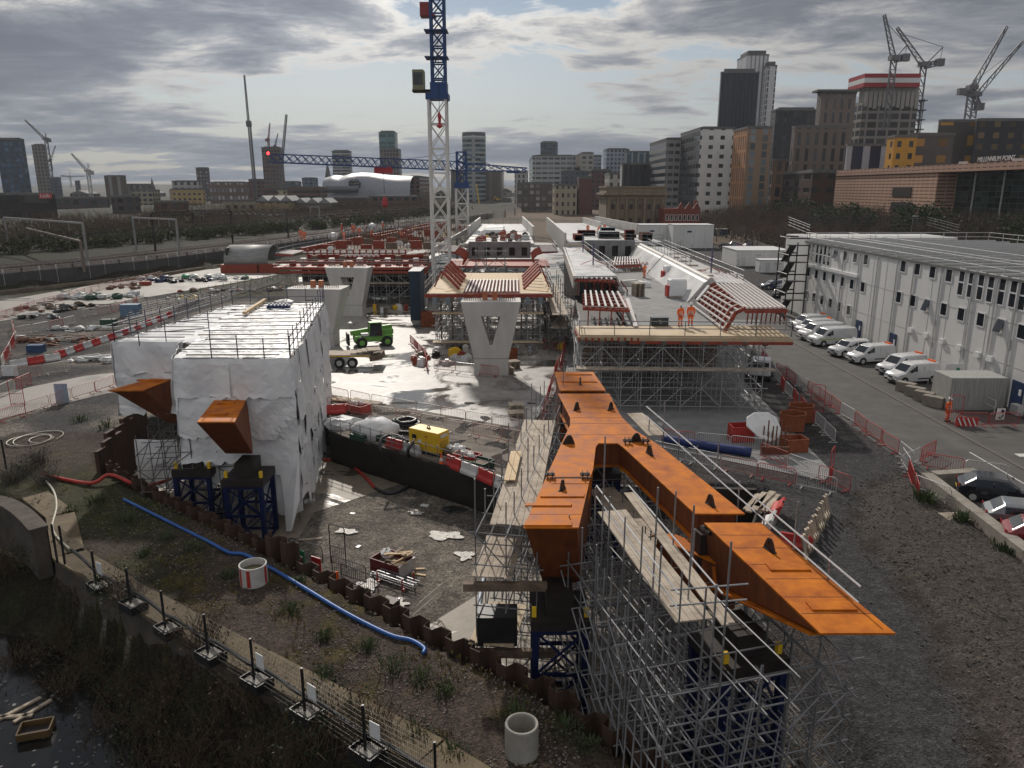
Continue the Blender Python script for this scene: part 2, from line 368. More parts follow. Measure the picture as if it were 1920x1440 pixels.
def soil(x, y, z):
    n = noise.noise(V((x * .22, y * .22, 0))); m = noise.noise(V((x * .9, y * .9, 4)))
    if y > 620: return lay(C_TOWN, C_FIELD, smooth(-.2, .3, noise.noise(V((x * .006, y * .006, 2)))))
    if x < 25 and y > 55 and sdist(x, y, RAILP) < 0: return lay((.045, .04, .036), (.026, .026, .014), smooth(-9, -16, sdist(x, y, RAILP)))
    if x < -12 and y > 120: return lay((.032, .028, .018), (.05, .05, .022), smooth(-.3, .3, n))
    if y > 230: return lay(C_FIELD, C_MUD, smooth(-.35, .25, noise.noise(V((x * .02, y * .03, 9))) - (0.25 if x < -10 and y > 330 else -.15)))
    if sdist(x, y, LOW) < 0 and y < 50: return lay(C_LEAF, C_GRASS, .4 * smooth(-.1, .5, m))
    if z < -1.2: return lay((.13, .115, .10), (.24, .21, .175), smooth(-.4, .6, n + .6 * m))
    if -36 < x < 14 and y < 60 and sdist(x, y, PIT_POLY) > -.3 and (y < 48 - 0.2 * x if x > -16 else y < 52) and sdist(x, y, BUND) > 2 and x < 10:
        c = lay(C_PINK, C_SOIL, smooth(-.1, .5, n))
        dw = min(segd(x, y, WALL[i], WALL[i + 1]) for i in range(len(WALL) - 1))
        c = lay(c, C_MOSS, .75 * smooth(.05, .5, m + .5 * n) * smooth(6.5, 2.5, abs(dw - 2.6)))
        g = smooth(-12, -20, x) * smooth(48, 40, y) * smooth(-.3, .4, n + .35)
        return lay(c, C_GRASS, .8 * g)
    if 12 < x < 27 and y < 48:
        d = sdist(x, y, BUND); c = lay(C_GRAV, (.068, .058, .050), smooth(.6, -.6, d)); c = lay(c, C_SOIL, .9 * smooth(.9, .1, abs(d - .1)) * smooth(-.2, .3, m))  # bund colour lowered so the corner vignette sits in its own tone
        return lay(c, C_GRASS, .8 * smooth(-3.5, -6, d) * smooth(-.2, .3, n))
    if x < -28: return lay(C_PALE, C_GRAV, smooth(-.4, .3, n + .2))
    c = lay(C_GRAV, C_PINK, .6 * smooth(-.1, .5, n))
    if 9 < x < 25 and y < 60:
        xc = 15.5 + .10 * (y - 14) + 1.2 * sin(y * .11)
        for o_ in (-2.6, -.9, 1.1, 2.8): c = lay(c, (.028, .024, .022), .75 * smooth(.42, .1, abs(x - xc - o_)) * smooth(-.5, .3, m))
    return c
tb = MB(); nx, ny = len(xs), len(ys); cols = []
for y in ys:
    for x in xs:
        z = hgt(x, y); tb.v.append((x, y, z)); cols.append(soil(x, y, z))
for j in range(ny - 1):
    for i in range(nx - 1):
        a = j * nx + i; tb.f.append((a, a + 1, a + nx + 1, a + nx)); tb.mi.append(0)
def ground_mat():
    m = bpy.data.materials.new('soil_and_gravel'); m.use_nodes = True; nt = m.node_tree; L = nt.links.new; b = nt.nodes['Principled BSDF']
    at = _n(nt, 'ShaderNodeVertexColor', layer_name='soil'); tc = _n(nt, 'ShaderNodeTexCoord')
    v1 = _n(nt, 'ShaderNodeTexVoronoi'); v1.inputs['Scale'].default_value = 9; L(tc.outputs['Object'], v1.inputs['Vector'])
    n1 = _n(nt, 'ShaderNodeTexNoise'); n1.inputs['Scale'].default_value = 1.7; n1.inputs['Detail'].default_value = 9; n1.inputs['Roughness'].default_value = .7; L(tc.outputs['Object'], n1.inputs['Vector'])
    n3 = _n(nt, 'ShaderNodeTexNoise'); n3.inputs['Scale'].default_value = 14; n3.inputs['Detail'].default_value = 4; L(tc.outputs['Object'], n3.inputs['Vector'])
    r = _n(nt, 'ShaderNodeMapRange'); r.inputs['From Min'].default_value = .3; r.inputs['From Max'].default_value = .7; r.inputs['To Min'].default_value = .45; r.inputs['To Max'].default_value = 1.55; L(n1.outputs['Fac'], r.inputs[0])
    r3 = _n(nt, 'ShaderNodeMapRange'); r3.inputs['From Min'].default_value = .3; r3.inputs['From Max'].default_value = .7; r3.inputs['To Min'].default_value = .5; r3.inputs['To Max'].default_value = 1.5; L(n3.outputs['Fac'], r3.inputs[0])
    sc_ = _n(nt, 'ShaderNodeSeparateColor'); L(v1.outputs['Color'], sc_.inputs[0])
    r2 = _n(nt, 'ShaderNodeMapRange'); r2.inputs['To Min'].default_value = .45; r2.inputs['To Max'].default_value = 1.6; L(sc_.outputs[0], r2.inputs[0])
    mu = _n(nt, 'ShaderNodeMath', operation='MULTIPLY'); L(r.outputs[0], mu.inputs[0]); L(r2.outputs[0], mu.inputs[1])
    mu2 = _n(nt, 'ShaderNodeMath', operation='MULTIPLY'); L(mu.outputs[0], mu2.inputs[0]); L(r3.outputs[0], mu2.inputs[1])
    vm = _n(nt, 'ShaderNodeVectorMath', operation='SCALE'); L(at.outputs[0], vm.inputs[0]); L(mu2.outputs[0], vm.inputs['Scale']); L(vm.outputs[0], b.inputs['Base Color'])
    b.inputs['Roughness'].default_value = .9; b.inputs['Specular IOR Level'].default_value = .25
    bp = _n(nt, 'ShaderNodeBump'); bp.inputs['Strength'].default_value = .9; bp.inputs['Distance'].default_value = .06; L(mu2.outputs[0], bp.inputs['Height']); L(bp.outputs[0], b.inputs['Normal'])
    return m
go = struct('ground', tb, ground_mat(), smooth=True)
ca = go.data.color_attributes.new('soil', 'FLOAT_COLOR', 'POINT')
ca.data.foreach_set('color', [k for c in cols for k in (c[0], c[1], c[2], 1.0)])
def wet(name, c, c2, sc_=.35, pud=(.55, .62), rough=.5, wetc=None):
    """concrete with wet patches: where water stands the surface is smooth and darker"""
    m = bpy.data.materials.new(name); m.use_nodes = True; nt = m.node_tree; L = nt.links.new; b = nt.nodes['Principled BSDF']
    tc = _n(nt, 'ShaderNodeTexCoord'); n1 = _n(nt, 'ShaderNodeTexNoise'); n1.inputs['Scale'].default_value = sc_; n1.inputs['Detail'].default_value = 7; n1.inputs['Roughness'].default_value = .6; n1.inputs['Distortion'].default_value = .8; L(tc.outputs['Object'], n1.inputs['Vector'])
    n2 = _n(nt, 'ShaderNodeTexNoise'); n2.inputs['Scale'].default_value = sc_ * 7; n2.inputs['Detail'].default_value = 8; n2.inputs['Roughness'].default_value = .7; L(tc.outputs['Object'], n2.inputs['Vector'])
    r = _n(nt, 'ShaderNodeValToRGB'); r.color_ramp.elements[0].position = .3; r.color_ramp.elements[1].position = .7; r.color_ramp.elements[0].color = rgb(c); r.color_ramp.elements[1].color = rgb(c2); L(n2.outputs['Fac'], r.inputs[0])
    p = _n(nt, 'ShaderNodeMapRange'); p.inputs['From Min'].default_value = pud[0]; p.inputs['From Max'].default_value = pud[1]; L(n1.outputs['Fac'], p.inputs[0])
    mx = _n(nt, 'ShaderNodeMixRGB'); L(p.outputs[0], mx.inputs[0]); L(r.outputs[0], mx.inputs[1]); mx.inputs[2].default_value = rgb(wetc or [x * .45 for x in c]); L(mx.outputs[0], b.inputs['Base Color'])
    rr = _n(nt, 'ShaderNodeMapRange'); rr.inputs['To Min'].default_value = rough; rr.inputs['To Max'].default_value = .10; L(p.outputs[0], rr.inputs[0]); L(rr.outputs[0], b.inputs['Roughness'])
    iv = _n(nt, 'ShaderNodeMath', operation='SUBTRACT'); iv.inputs[0].default_value = 1; L(p.outputs[0], iv.inputs[1])
    hm_ = _n(nt, 'ShaderNodeMath', operation='MULTIPLY'); L(iv.outputs[0], hm_.inputs[0]); L(n2.outputs['Fac'], hm_.inputs[1])
    bp = _n(nt, 'ShaderNodeBump'); bp.inputs['Strength'].default_value = .25; bp.inputs['Distance'].default_value = .03; L(hm_.outputs[0], bp.inputs['Height']); L(bp.outputs[0], b.inputs['Normal'])
    MATS[name] = m; return m
m_yard = wet('wet_concrete', (.19, .175, .16), (.37, .345, .32), .16, (.50, .60), .5, wetc=(.10, .088, .075))
m_slab = mat('grey_concrete', (.15, .15, .152), .75, c2=(.26, .26, .26), scale=.8, bump=.2, detail=8)
m_tarmac = mat('tarmac', (.055, .053, .052), .8, c2=(.105, .098, .092), scale=.5, detail=9, bump=.3, bscale=30)
m_pitslab = wet('pit_concrete', (.16, .13, .095), (.27, .225, .17), .3, (.54, .60), .6)
m_road = mat('pale_haul_road', (.17, .15, .13), .6, c2=(.32, .295, .27), scale=.3, detail=8, bump=.2, rvar=.2)
P = lambda *a: [G2(u, v) for u, v in a]
sheet('yard', P((520, 722), (990, 806), (1036, 745), (1062, 690), (1078, 560), (1052, 455), (870, 455), (700, 520), (560, 520), (560, 560), (440, 590), (470, 650)), .02, m_yard)
sheet('pavement', P((1040, 800), (1235, 838), (1400, 872), (1545, 902), (1560, 885), (1392, 712), (1425, 600), (1075, 600), (1060, 700)), .03, m_slab)
sheet('haul_road', P((-60, 612), (170, 575), (440, 530), (520, 515), (500, 500), (380, 503), (200, 530), (-60, 575)), .02, m_road)
sheet('site_track', P((-60, 800), (200, 738), (420, 700), (470, 660), (300, 690), (160, 705), (-60, 750)), .024, m_road)
sheet('site_road', P((615, 800), (960, 905), (1010, 800), (620, 735)), .012, mat('brown_hardcore', (.10, .085, .07), .9, c2=(.24, .21, .18), scale=.8, bump=.5, detail=9))
sheet('access_road', [(25.2, 36), (38.6, 36), (38.6, 125), (45, 175), (38, 240), (30, 240), (31, 160), (26.5, 110), (25.6, 80), (24.9, 60)], .02, m_tarmac)
kb = MB(); kb.b2(31.75, 32.05, 36, 57, .02, .07); kb.b2(31.75, 32.05, 57.02, 92, .02, .07); struct('kerb', kb, mat('kerb_stone', (.11, .10, .088), .8, bump=.3))
mk = MB()
for i in range(5): mk.b2(33.1 + i * .05, 36.8, 46.6 - i * 1.35, 47.2 - i * 1.35, .024, .03)
mk.b2(30.3, 30.4, 36, 47.5, .024, .03)
struct('road_markings', mk, mat('road_paint', (.6, .6, .58), .6, var=.3, scale=8))
sheet('pit_slab', [G2(*p, -2.2) for p in ((560, 1010), (588, 962), (800, 892), (700, 850), (560, 850), (300, 880), (250, 930), (420, 1010))], -2.17, m_pitslab)
sheet('pit_slab', [G2(*p, -2.2) for p in ((800, 1175), (905, 1110), (1100, 1060), (1200, 1100), (1150, 1500), (1010, 1300))], -2.17, m_pitslab)
m_cem = mat('spilled_cement', (.30, .27, .24), .35, c2=(.62, .58, .54), scale=4, bump=.6, rvar=.25)
def splash(u, v, ru, rv, z=-2.13):
    pts = []
    c = G(u, v, z)
    for i in range(40):
        t = 2 * pi * i / 40; k = .85 + .9 * noise.noise(V((cos(t) * 1.3 + u, sin(t) * 1.3, v))) + R.uniform(-.05, .05); pts.append(G2(u + ru * cos(t) * k, v + rv * sin(t) * k, z))
    sheet('pavement', pts, z, m_cem)
for a in ((690, 1098, 28, 14), (745, 1130, 22, 10), (800, 1180, 30, 16), (860, 1215, 34, 12), (830, 1003, 34, 10), (875, 1040, 17, 9), (650, 995, 20, 6), (780, 960, 18, 5)): splash(*a)
m_water = mat('river_water', (.012, .012, .011), .08, var=.2, scale=1.5, bump=.15, bscale=2.5, spec=.5)
sheet('water', [(-60, 8), (-4, 8), (-4, 24), (-14, 32), (-60, 40)], -3.5, m_water)
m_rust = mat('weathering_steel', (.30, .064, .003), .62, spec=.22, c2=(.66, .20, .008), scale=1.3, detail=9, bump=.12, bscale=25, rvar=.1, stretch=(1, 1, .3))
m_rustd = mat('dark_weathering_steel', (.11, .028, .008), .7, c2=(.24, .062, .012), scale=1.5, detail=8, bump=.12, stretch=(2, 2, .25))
m_darkst = mat('dark_steel', (.035, .028, .025), .55, metal=.4, var=.3)
m_tube = mat('galvanised_tube', (.25, .25, .26), .42, metal=.35, var=.35, scale=2.0, rvar=.12)  # colour lowered to put the foreground's vignette shade into the tubes
m_tubel = mat('light_tube', (.42, .42, .42), .5, metal=.2, var=.35, scale=2)  # same tube without that darkening, for falsework further off
m_tubed = mat('dull_tube', (.17, .165, .16), .55, metal=.4, var=.4, scale=1.5)
m_white_tube = mat('pale_tube', (.62, .62, .63), .35, metal=.3, var=.15)
m_board = mat('scaffold_board', (.26, .21, .16), .8, c2=(.52, .44, .35), scale=1.2, detail=7, stretch=(1.5, 1.5, 1), bump=.2)
m_ply = mat('plywood', (.42, .31, .19), .7, c2=(.62, .50, .34), scale=.5, detail=5)
m_timber = mat('dark_timber', (.10, .07, .05), .8, c2=(.24, .17, .12), scale=2, detail=6)
m_newwood = mat('new_timber', (.48, .33, .17), .7, c2=(.62, .46, .27), scale=2)
m_blue = mat('blue_steel', (.004, .008, .04), .6, spec=.25, scale=2, c2=(.008, .016, .075))
m_black = mat('black_plastic', (.012, .012, .014), .45, var=.3)
m_red = mat('red_paint', (.36, .022, .018), .5, c2=(.50, .05, .035), scale=4)
m_redox = mat('red_oxide_formwork', (.20, .028, .014), .6, c2=(.34, .06, .03), scale=2)
m_white = mat('white_plastic', (.62, .62, .62), .45, c2=(.78, .78, .77), scale=2)
m_conc = mat('pier_concrete', (.46, .44, .42), .75, c2=(.62, .60, .575), scale=.7, detail=9, bump=.12, bscale=9, stretch=(1, 1, .35))
m_yel = mat('yellow_paint', (.72, .44, .012), .45, c2=(.80, .52, .03), scale=2)
m_glass = mat('dark_glass', (.018, .022, .028), .06, var=.2, spec=.7)
m_orange = mat('orange_hi_vis', (.85, .11, .012), .7, c2=(.95, .16, .02), scale=9)
m_hivis = mat('reflective_tape', (.7, .7, .66), .4)
m_pilest = mat('rusty_sheet_pile', (.035, .018, .012), .8, c2=(.085, .045, .028), scale=1.6, detail=8, bump=.3, stretch=(1, 1, .3))
m_rebar = mat('rusty_rebar', (.10, .045, .025), .8, c2=(.2, .09, .05), scale=3)
m_orbin = mat('orange_rust_bin', (.19, .045, .016), .7, c2=(.30, .085, .03), scale=3)
def inset(poly, d):
    n = len(poly); out = []
    ar = sum(poly[i][0] * poly[(i + 1) % n][1] - poly[(i + 1) % n][0] * poly[i][1] for i in range(n)); s = 1 if ar > 0 else -1
    for i in range(n):
        a, b, c = V(poly[i - 1][:2]), V(poly[i][:2]), V(poly[(i + 1) % n][:2])
        e1 = (b - a).normalized(); e2 = (c - b).normalized(); n1 = V((-e1.y, e1.x)) * s; n2 = V((-e2.y, e2.x)) * s
        m = (n1 + n2); k = m.length
        if k < .3: m = n1; k = 1
        m = m / k; co_ = max(.5, m.dot(n1)); out.append(tuple(b + m * (d / co_)))
    return out
ZT = 5.5
def q5(*a, z=ZT): return [G2(u, v, z) for u, v in a]
beam = thing('steel_pier_head', 'huge orange wishbone-shaped weathering steel pier head resting on blue trestles in the foreground scaffold', 'steel structure', (4.5, 28, 0))
segA = q5((1040, 697), (1112, 697), (1136, 732), (1049, 732))
segB = q5((1046, 738), (1143, 738), (1152, 757), (1166, 782), (1190, 806), (1235, 834), (1397, 963), (1303, 963), (1168, 838), (1158, 831), (1122, 831), (1117, 838), (1112, 880), (1107, 894), (1024, 894), (1052, 833), (1069, 797), (1069, 783), (1060, 765))
segD = q5((1024, 895), (1107, 895), (1085, 989), (981, 989))
segC = q5((1320, 980), (1427, 980), (1679, 1187), (1538, 1187))
def girder(poly, dep, ins=.13, parent=beam, bot=None, zt=ZT, zb=None):
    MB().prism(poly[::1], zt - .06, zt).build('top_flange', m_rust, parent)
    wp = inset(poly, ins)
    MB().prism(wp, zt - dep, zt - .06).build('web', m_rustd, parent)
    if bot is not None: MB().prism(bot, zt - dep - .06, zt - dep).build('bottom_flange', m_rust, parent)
girder(segA, 3.2, .08)
girder(segB, 1.15, .22, bot=inset(segB, .08))
def sloped(poly_top, botpts, ztop, name, m):
    """a web box whose bottom outline differs from its top: poly_top and botpts are matching (x, y, z) rings"""
    mb = MB(); n = len(poly_top); mb.v = [tuple(p) for p in poly_top] + [tuple(p) for p in botpts]
    mb.f = [tuple(range(n - 1, -1, -1)), tuple(range(n, 2 * n))] + [(i, (i + 1) % n, n + (i + 1) % n, n + i) for i in range(n)]; mb.mi = [0] * len(mb.f)
    return mb.build(name, m, beam)
MB().prism(segD, ZT - .06, ZT).build('top_flange', m_rust, beam)
t = [V((x, y, ZT - .06)) for x, y in inset(segD, .06)]
bk0, bk1 = t[0], t[1]; f1, f0 = t[2], t[3]
zb = 2.35
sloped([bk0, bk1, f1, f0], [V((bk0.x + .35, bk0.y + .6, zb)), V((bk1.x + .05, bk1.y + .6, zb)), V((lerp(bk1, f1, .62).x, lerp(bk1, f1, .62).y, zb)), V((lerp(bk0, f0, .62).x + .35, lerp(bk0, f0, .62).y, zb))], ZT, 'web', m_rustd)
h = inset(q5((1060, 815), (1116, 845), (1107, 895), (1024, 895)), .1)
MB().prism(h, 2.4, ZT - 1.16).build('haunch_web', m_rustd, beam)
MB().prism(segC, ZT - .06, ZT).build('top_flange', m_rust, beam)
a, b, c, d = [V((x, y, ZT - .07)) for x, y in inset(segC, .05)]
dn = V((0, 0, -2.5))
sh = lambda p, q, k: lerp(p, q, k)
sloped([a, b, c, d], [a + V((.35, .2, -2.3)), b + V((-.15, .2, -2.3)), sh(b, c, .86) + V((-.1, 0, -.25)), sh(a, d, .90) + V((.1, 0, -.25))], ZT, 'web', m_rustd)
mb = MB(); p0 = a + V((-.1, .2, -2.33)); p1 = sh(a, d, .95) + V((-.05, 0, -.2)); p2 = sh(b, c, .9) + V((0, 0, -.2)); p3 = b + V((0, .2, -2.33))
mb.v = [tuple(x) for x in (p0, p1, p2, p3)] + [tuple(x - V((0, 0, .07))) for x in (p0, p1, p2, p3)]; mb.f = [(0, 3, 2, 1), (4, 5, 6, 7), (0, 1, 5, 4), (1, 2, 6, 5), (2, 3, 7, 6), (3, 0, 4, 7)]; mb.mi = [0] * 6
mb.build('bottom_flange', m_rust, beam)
cg_ = [G2(*p, 4.2) for p in ((1222, 1003), (1262, 1000), (1395, 1052), (1352, 1060))]
MB().prism(cg_, 4.14, 4.2).build('cross_girder_flange', m_rust, beam)
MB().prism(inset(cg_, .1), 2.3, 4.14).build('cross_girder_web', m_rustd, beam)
MB().bar(G(1338, 1062, 4.1), G(1344, 1140, 2.9), .1, .1).build('web_stiffener', m_rust, beam)
MB().prism(q5((1300, 966), (1408, 966), (1424, 979), (1316, 979)), ZT - 2.0, ZT - .5).build('splice_box', m_darkst, beam)
MB().prism(q5((1050, 732), (1130, 732), (1138, 738), (1052, 738)), ZT - 2.0, ZT - .4).build('splice_box', m_darkst, beam)
for pts in (((1062, 702), (1110, 702), (1110, 703.5), (1061, 703.5)), ((1052, 714), (1119, 714), (1120, 717), (1052, 717)), ((1014, 925), (1095, 925), (1095, 933), (1013, 933)), ((985, 980), (1072, 978), (1072, 987), (983, 987)),
            ((1435, 1058), (1508, 1058), (1521, 1071), (1445, 1071)), ((1510, 1130), (1592, 1130), (1608, 1146), (1523, 1146)), ((986, 945), (1072, 945), (1071, 950), (984, 950))):
    MB().prism(q5(*pts), ZT + .003, ZT + .055).build('cover_plate', m_rust, beam)
for v_, ua, ub in ((783, 1071, 1178), (794, 1070, 1186), (765, 1062, 1157), (815, 1062, 1208), (820, 1170, 1222), (1003, 1350, 1450), (1027, 1375, 1480), (1058, 1408, 1519), (1085, 1437, 1552), (1119, 1470, 1592), (1150, 1503, 1634), (964, 992, 1090)):
    MB().bar(G(ua, v_, ZT + .004), G(ub, v_, ZT + .004), .025, .006).build('weld_seam', m_rustd, beam)
def lug(u, v, ang=0.0, h_=.42, w_=.3, th=.06, dx=0):
    c = G(u, v, ZT); mb = MB(); e = V((cos(ang), sin(ang), 0)); n_ = V((-sin(ang), cos(ang), 0)) * th
    mb.extr([c - e * w_ - n_ / 2, c + e * w_ - n_ / 2, c + e * w_ * .55 + V((0, 0, h_ * .8)) - n_ / 2, c + e * w_ * .3 + V((0, 0, h_)) - n_ / 2, c - e * w_ * .1 + V((0, 0, h_)) - n_ / 2, c - e * w_ * .45 + V((0, 0, h_ * .75)) - n_ / 2], n_)
    mb.tube(c + e * .1 + V((0, 0, h_ * .62)) - n_ * .8, c + e * .1 + V((0, 0, h_ * .62)) + n_ * .8, .07, 8)
    mb.box(c + V((0, 0, .02)), (w_ * 1.7, .16, .04), rz=ang); mb.build('lifting_lug', m_darkst, beam)
for u, v, a_ in ((1081, 768, 1.0), (1145, 768, 1.0), (1066, 832, .2), (1192, 828, .2), (1218, 852, 1.9), (1332, 947, 1.9), (1054, 918, 1.2), (1088, 720, 1.57), (1443, 1032, 1.9)): lug(u, v, a_)
for u, v in ((1031, 896), (1097, 896), (1176, 832), (1210, 832)):
    c = G(u, v, ZT); mb = MB()
    for k in (-1, 1): mb.box(c + V((.1 * k, 0, .14)), (.03, .34, .28))
    for k in (-1, 0, 1): mb.tube(c + V((-.2, .1 * k, .16)), c + V((.2, .1 * k, .16)), .035, 6)
    mb.build('bolt_bracket', m_darkst, beam)
MB().tube(G(1031, 896, ZT + .16), G(1110, 896, ZT + .16), .025, 6).build('tie_rod', m_darkst, beam)
mb = MB(); 
for k in range(3): mb.tube(G(1316 + 4 * k, 988 + 3 * k, ZT - .2), G(1324 + 4 * k, 995 + 3 * k, ZT - .2), .09, 6)
mb.build('bolt_bracket', m_darkst, beam)
def blade(name, lab, top, zdrop, tipk, plates, lugs, zt=ZT):
    t = thing(name, lab, 'steel beam', (top[0][0], top[0][1], 0))
    P3 = [V((x, y, zt)) for x, y in top]   # back-left, back-right, front-right, front-left
    MB().prism(top, zt - .06, zt).build('top_flange', m_rust, t)
    a, b, c, d = [p - V((0, 0, .06)) for p in P3]; mb = MB()
    a2 = lerp(a, d, .05) + V((.25, .6, -zdrop)); b2 = lerp(b, c, .05) + V((-.1, .6, -zdrop)); c2 = lerp(b, c, tipk) + V((-.1, .4, -zdrop * (1 - tipk) - .1)); d2 = lerp(a, d, tipk) + V((.1, .4, -zdrop * (1 - tipk) - .1))
    if tipk < .6: c2 = lerp(b, c, tipk) + V((.3, 0, -zdrop)); d2 = lerp(a, d, tipk) + V((.6, 0, -zdrop))
    mb.v = [tuple(x) for x in (a, b, c, d, a2, b2, c2, d2)]; mb.f = [(0, 3, 2, 1), (4, 5, 6, 7), (0, 1, 5, 4), (1, 2, 6, 5), (2, 3, 7, 6), (3, 0, 4, 7)]; mb.mi = [0] * 6
    mb.build('web', m_rustd, t)
    for pl in plates: MB().prism(q5(*pl), zt + .003, zt + .07).build('cover_plate', m_rust, t)
    for (u, v) in lugs:
        cc = G(u, v, zt); MB().box(cc + V((0, 0, .2)), (.08, .3, .4)).box(cc + V((0, 0, .03)), (.3, .4, .05)).build('lifting_lug', m_darkst, t)
    return t
blade('steel_beam', 'long orange steel beam with a pointed tip sticking out of the left side of the white sheeting', q5((293, 707), (330, 707), (268, 732), (202, 732)), 3.1, .97, [((262, 713), (306, 713), (300, 715), (256, 715))], [(299, 706)])
blade('steel_beam', 'short orange steel beam end with two cover plates under the front of the white sheeting', q5((405, 746), (463, 746), (440, 791), (369, 791)), 2.7, .35, [((412, 755), (442, 755), (438, 758), (408, 758)), ((396, 775), (428, 775), (424, 779), (391, 779))], [(428, 744)])
def trestle(lab, x, y, zt, wx=1.9, wy=2.0, rz=0.0, zb=-2.2, grp='blue trestle towers'):
    t = thing('trestle_tower', lab, 'trestle', (x, y, zb), rz, grp); OFF[t.name] = V((0, 0, 0)); h_ = zt - zb
    for sx in (-1, 1):
        for sy in (-1, 1): MB().bar((sx * wx / 2, sy * wy / 2, 0), (sx * wx / 2, sy * wy / 2, h_), .24, .24).build('leg', m_blue, t)
    n = max(2, round(h_ / 1.5))
    for i in range(n + 1):
        z = .1 + (h_ - .2) * i / n; mb = MB()
        for s in (-1, 1): mb.bar((-wx / 2, s * wy / 2, z), (wx / 2, s * wy / 2, z), .1, .14); mb.bar((s * wx / 2, -wy / 2, z), (s * wx / 2, wy / 2, z), .1, .14)
        mb.build('ring_beam', m_blue, t)
    for i in range(n):
        z0 = .1 + (h_ - .2) * i / n; z1 = .1 + (h_ - .2) * (i + 1) / n; mb = MB()
        for s in (-1, 1):
            mb.bar((-wx / 2, s * wy / 2, z0), (wx / 2, s * wy / 2, z1), .07); mb.bar((wx / 2, s * wy / 2 + .04, z0), (-wx / 2, s * wy / 2 + .04, z1), .07)
            mb.bar((s * wx / 2, -wy / 2, z0), (s * wx / 2, wy / 2, z1), .07)
        mb.build('cross_brace', m_blue, t)
    mb = MB(); mb.box((0, 0, h_ + .2), (wx + .35, wy + .2, .4)); mb.build('head_beam', m_darkst, t)
    MB().box((0, 0, h_ + .8), (1.0, 1.4, .8)).build('packing', m_darkst, t)
    for s in (-1, 1): MB().box((s * .95, -wy / 2 + .2, h_ + .62), (.16, .16, .36)).build('jack', m_yel, t)
    return t
trestle('blue steel trestle tower standing under the left leg of the orange wishbone', 1.75, 25.3, 1.5, 1.8)
trestle('blue steel trestle tower under the crotch of the orange wishbone', 4.7, 37.5, 2.4, 1.5)
trestle('blue steel trestle tower buried in tubes under the pointed right tip of the orange wishbone', 7.3, 21.6, 2.3, 2.0, rz=.28)
trestle('blue trestle tower under the short orange beam end', -14.6, 39.4, 1.3)
trestle('blue trestle tower under the left orange beam, behind the hanging white flap', -18.3, 41.6, 1.0)
trestle('blue trestle tower standing deepest under the white sheeting', -15.6, 46.8, 1.6)
def scaffold(t, O, ang, xs_, ys_, zs, ztops, m=None, r=.028, seed=1, brace=.35, skip=0.0, region=None, trans_every=1, back_levels=None, guard=True):
    """grid of uprights with ledgers (along x), transoms (along y) and diagonal braces"""
    rr = random.Random(seed); m = m or m_tube; e1 = V((cos(ang), sin(ang), 0)); e2 = V((-sin(ang), cos(ang), 0)); O = V(O); la = Lattice(m, r)
    P_ = lambda x, y, z: O + e1 * x + e2 * y + V((0, 0, z))
    zt = ztops if callable(ztops) else (lambda i, j: ztops)
    for i, x in enumerate(xs_):
        for j, y in enumerate(ys_):
            if rr.random() < skip: continue
            la.add('upright', P_(x, y, 0), P_(x, y, zt(i, j) + rr.uniform(-.1, .25)))
    for j, y in enumerate(ys_):
        for k, z in enumerate(zs): la.add('ledger', P_(xs_[0] - rr.uniform(.1, .5), y + .05, z), P_(xs_[-1] + rr.uniform(.1, .6), y + .05, z))
    for i, x in enumerate(xs_):
        for k, z in enumerate(zs): la.add('transom', P_(x + .05, ys_[0] - rr.uniform(.1, .5), z + .06), P_(x + .05, ys_[-1] + rr.uniform(.1, .5), z + .06))
    for k in range(len(zs) - 1):
        for i in range(len(xs_) - 1):
            for j in (0, len(ys_) - 1, len(ys_) // 2):
                if rr.random() < brace:
                    a_, b_ = (i, i + 1) if rr.random() < .5 else (i + 1, i)
                    la.add('diagonal_brace', P_(xs_[a_], ys_[j] - .05, zs[k]), P_(xs_[b_], ys_[j] - .05, zs[k + 1]))
        for j in range(len(ys_) - 1):
            for i in (0, len(xs_) - 1):
                if rr.random() < brace: la.add('diagonal_brace', P_(xs_[i] - .05, ys_[j], zs[k]), P_(xs_[i] - .05, ys_[j + 1], zs[k + 1]))
    la.build(t); return P_
def boards(t, a, b, wid, z, n=5, th=.045, m=None, name='walkway_board', gap=.012, seg=3.9, rr=random.Random(3)):
    """walkway of n boards side by side between centre points a and b"""
    a = V((a[0], a[1], z)); b = V((b[0], b[1], z)); d = (b - a); Ln = d.length; d.normalize(); s = V((-d.y, d.x, 0)); bw = wid / n
    for i in range(n):
        o = s * ((i + .5) * bw - wid / 2); k = 0.0
        while k < Ln - .3:
            e_ = min(Ln, k + seg); j = rr.uniform(-.06, .06)
            MB().bar(a + o + d * (k + .01), a + o + d * (e_ - .01 + (j if e_ == Ln else 0)) , bw - gap, th).build(name, m or m_board, t); k = e_
rg = lambda a, b, n: [a + (b - a) * i / (n - 1) for i in range(n)]
sA = thing('scaffold', 'dense foreground tube scaffold around the pointed right tip of the orange wishbone', 'scaffold', (6.5, 20, -2.2))
PA = scaffold(sA, (3.75, 19.3, -2.2), radians(16), rg(0, 5.9, 7), rg(-1.6, 7.4, 8), [.6, 1.4, 2.2, 3.0, 3.9, 4.8, 5.8], lambda i, j: (8.8 if i == 1 else 7.9 if i == 0 else 5.2 + .5 * (i % 2)) if j < 7 else 6.3, seed=4, brace=.6)
la = Lattice(m_tube, .028)
for k in range(16):
    u = random.Random(k).uniform(0, 4.0); y_ = -1.6 + (k % 5) * 1.4
    la.add('raking_tube', PA(u, y_, .1 + (k % 3)), PA(u + 1.4, y_ + 1.3, 3.2 + (k % 3)))
for k in range(10):
    la.add('raking_tube', PA(-.9 + .12 * k, -1.3 + .7 * (k % 7), 0), PA(.1 + .1 * k, .2 + .8 * (k % 7), 6.6))
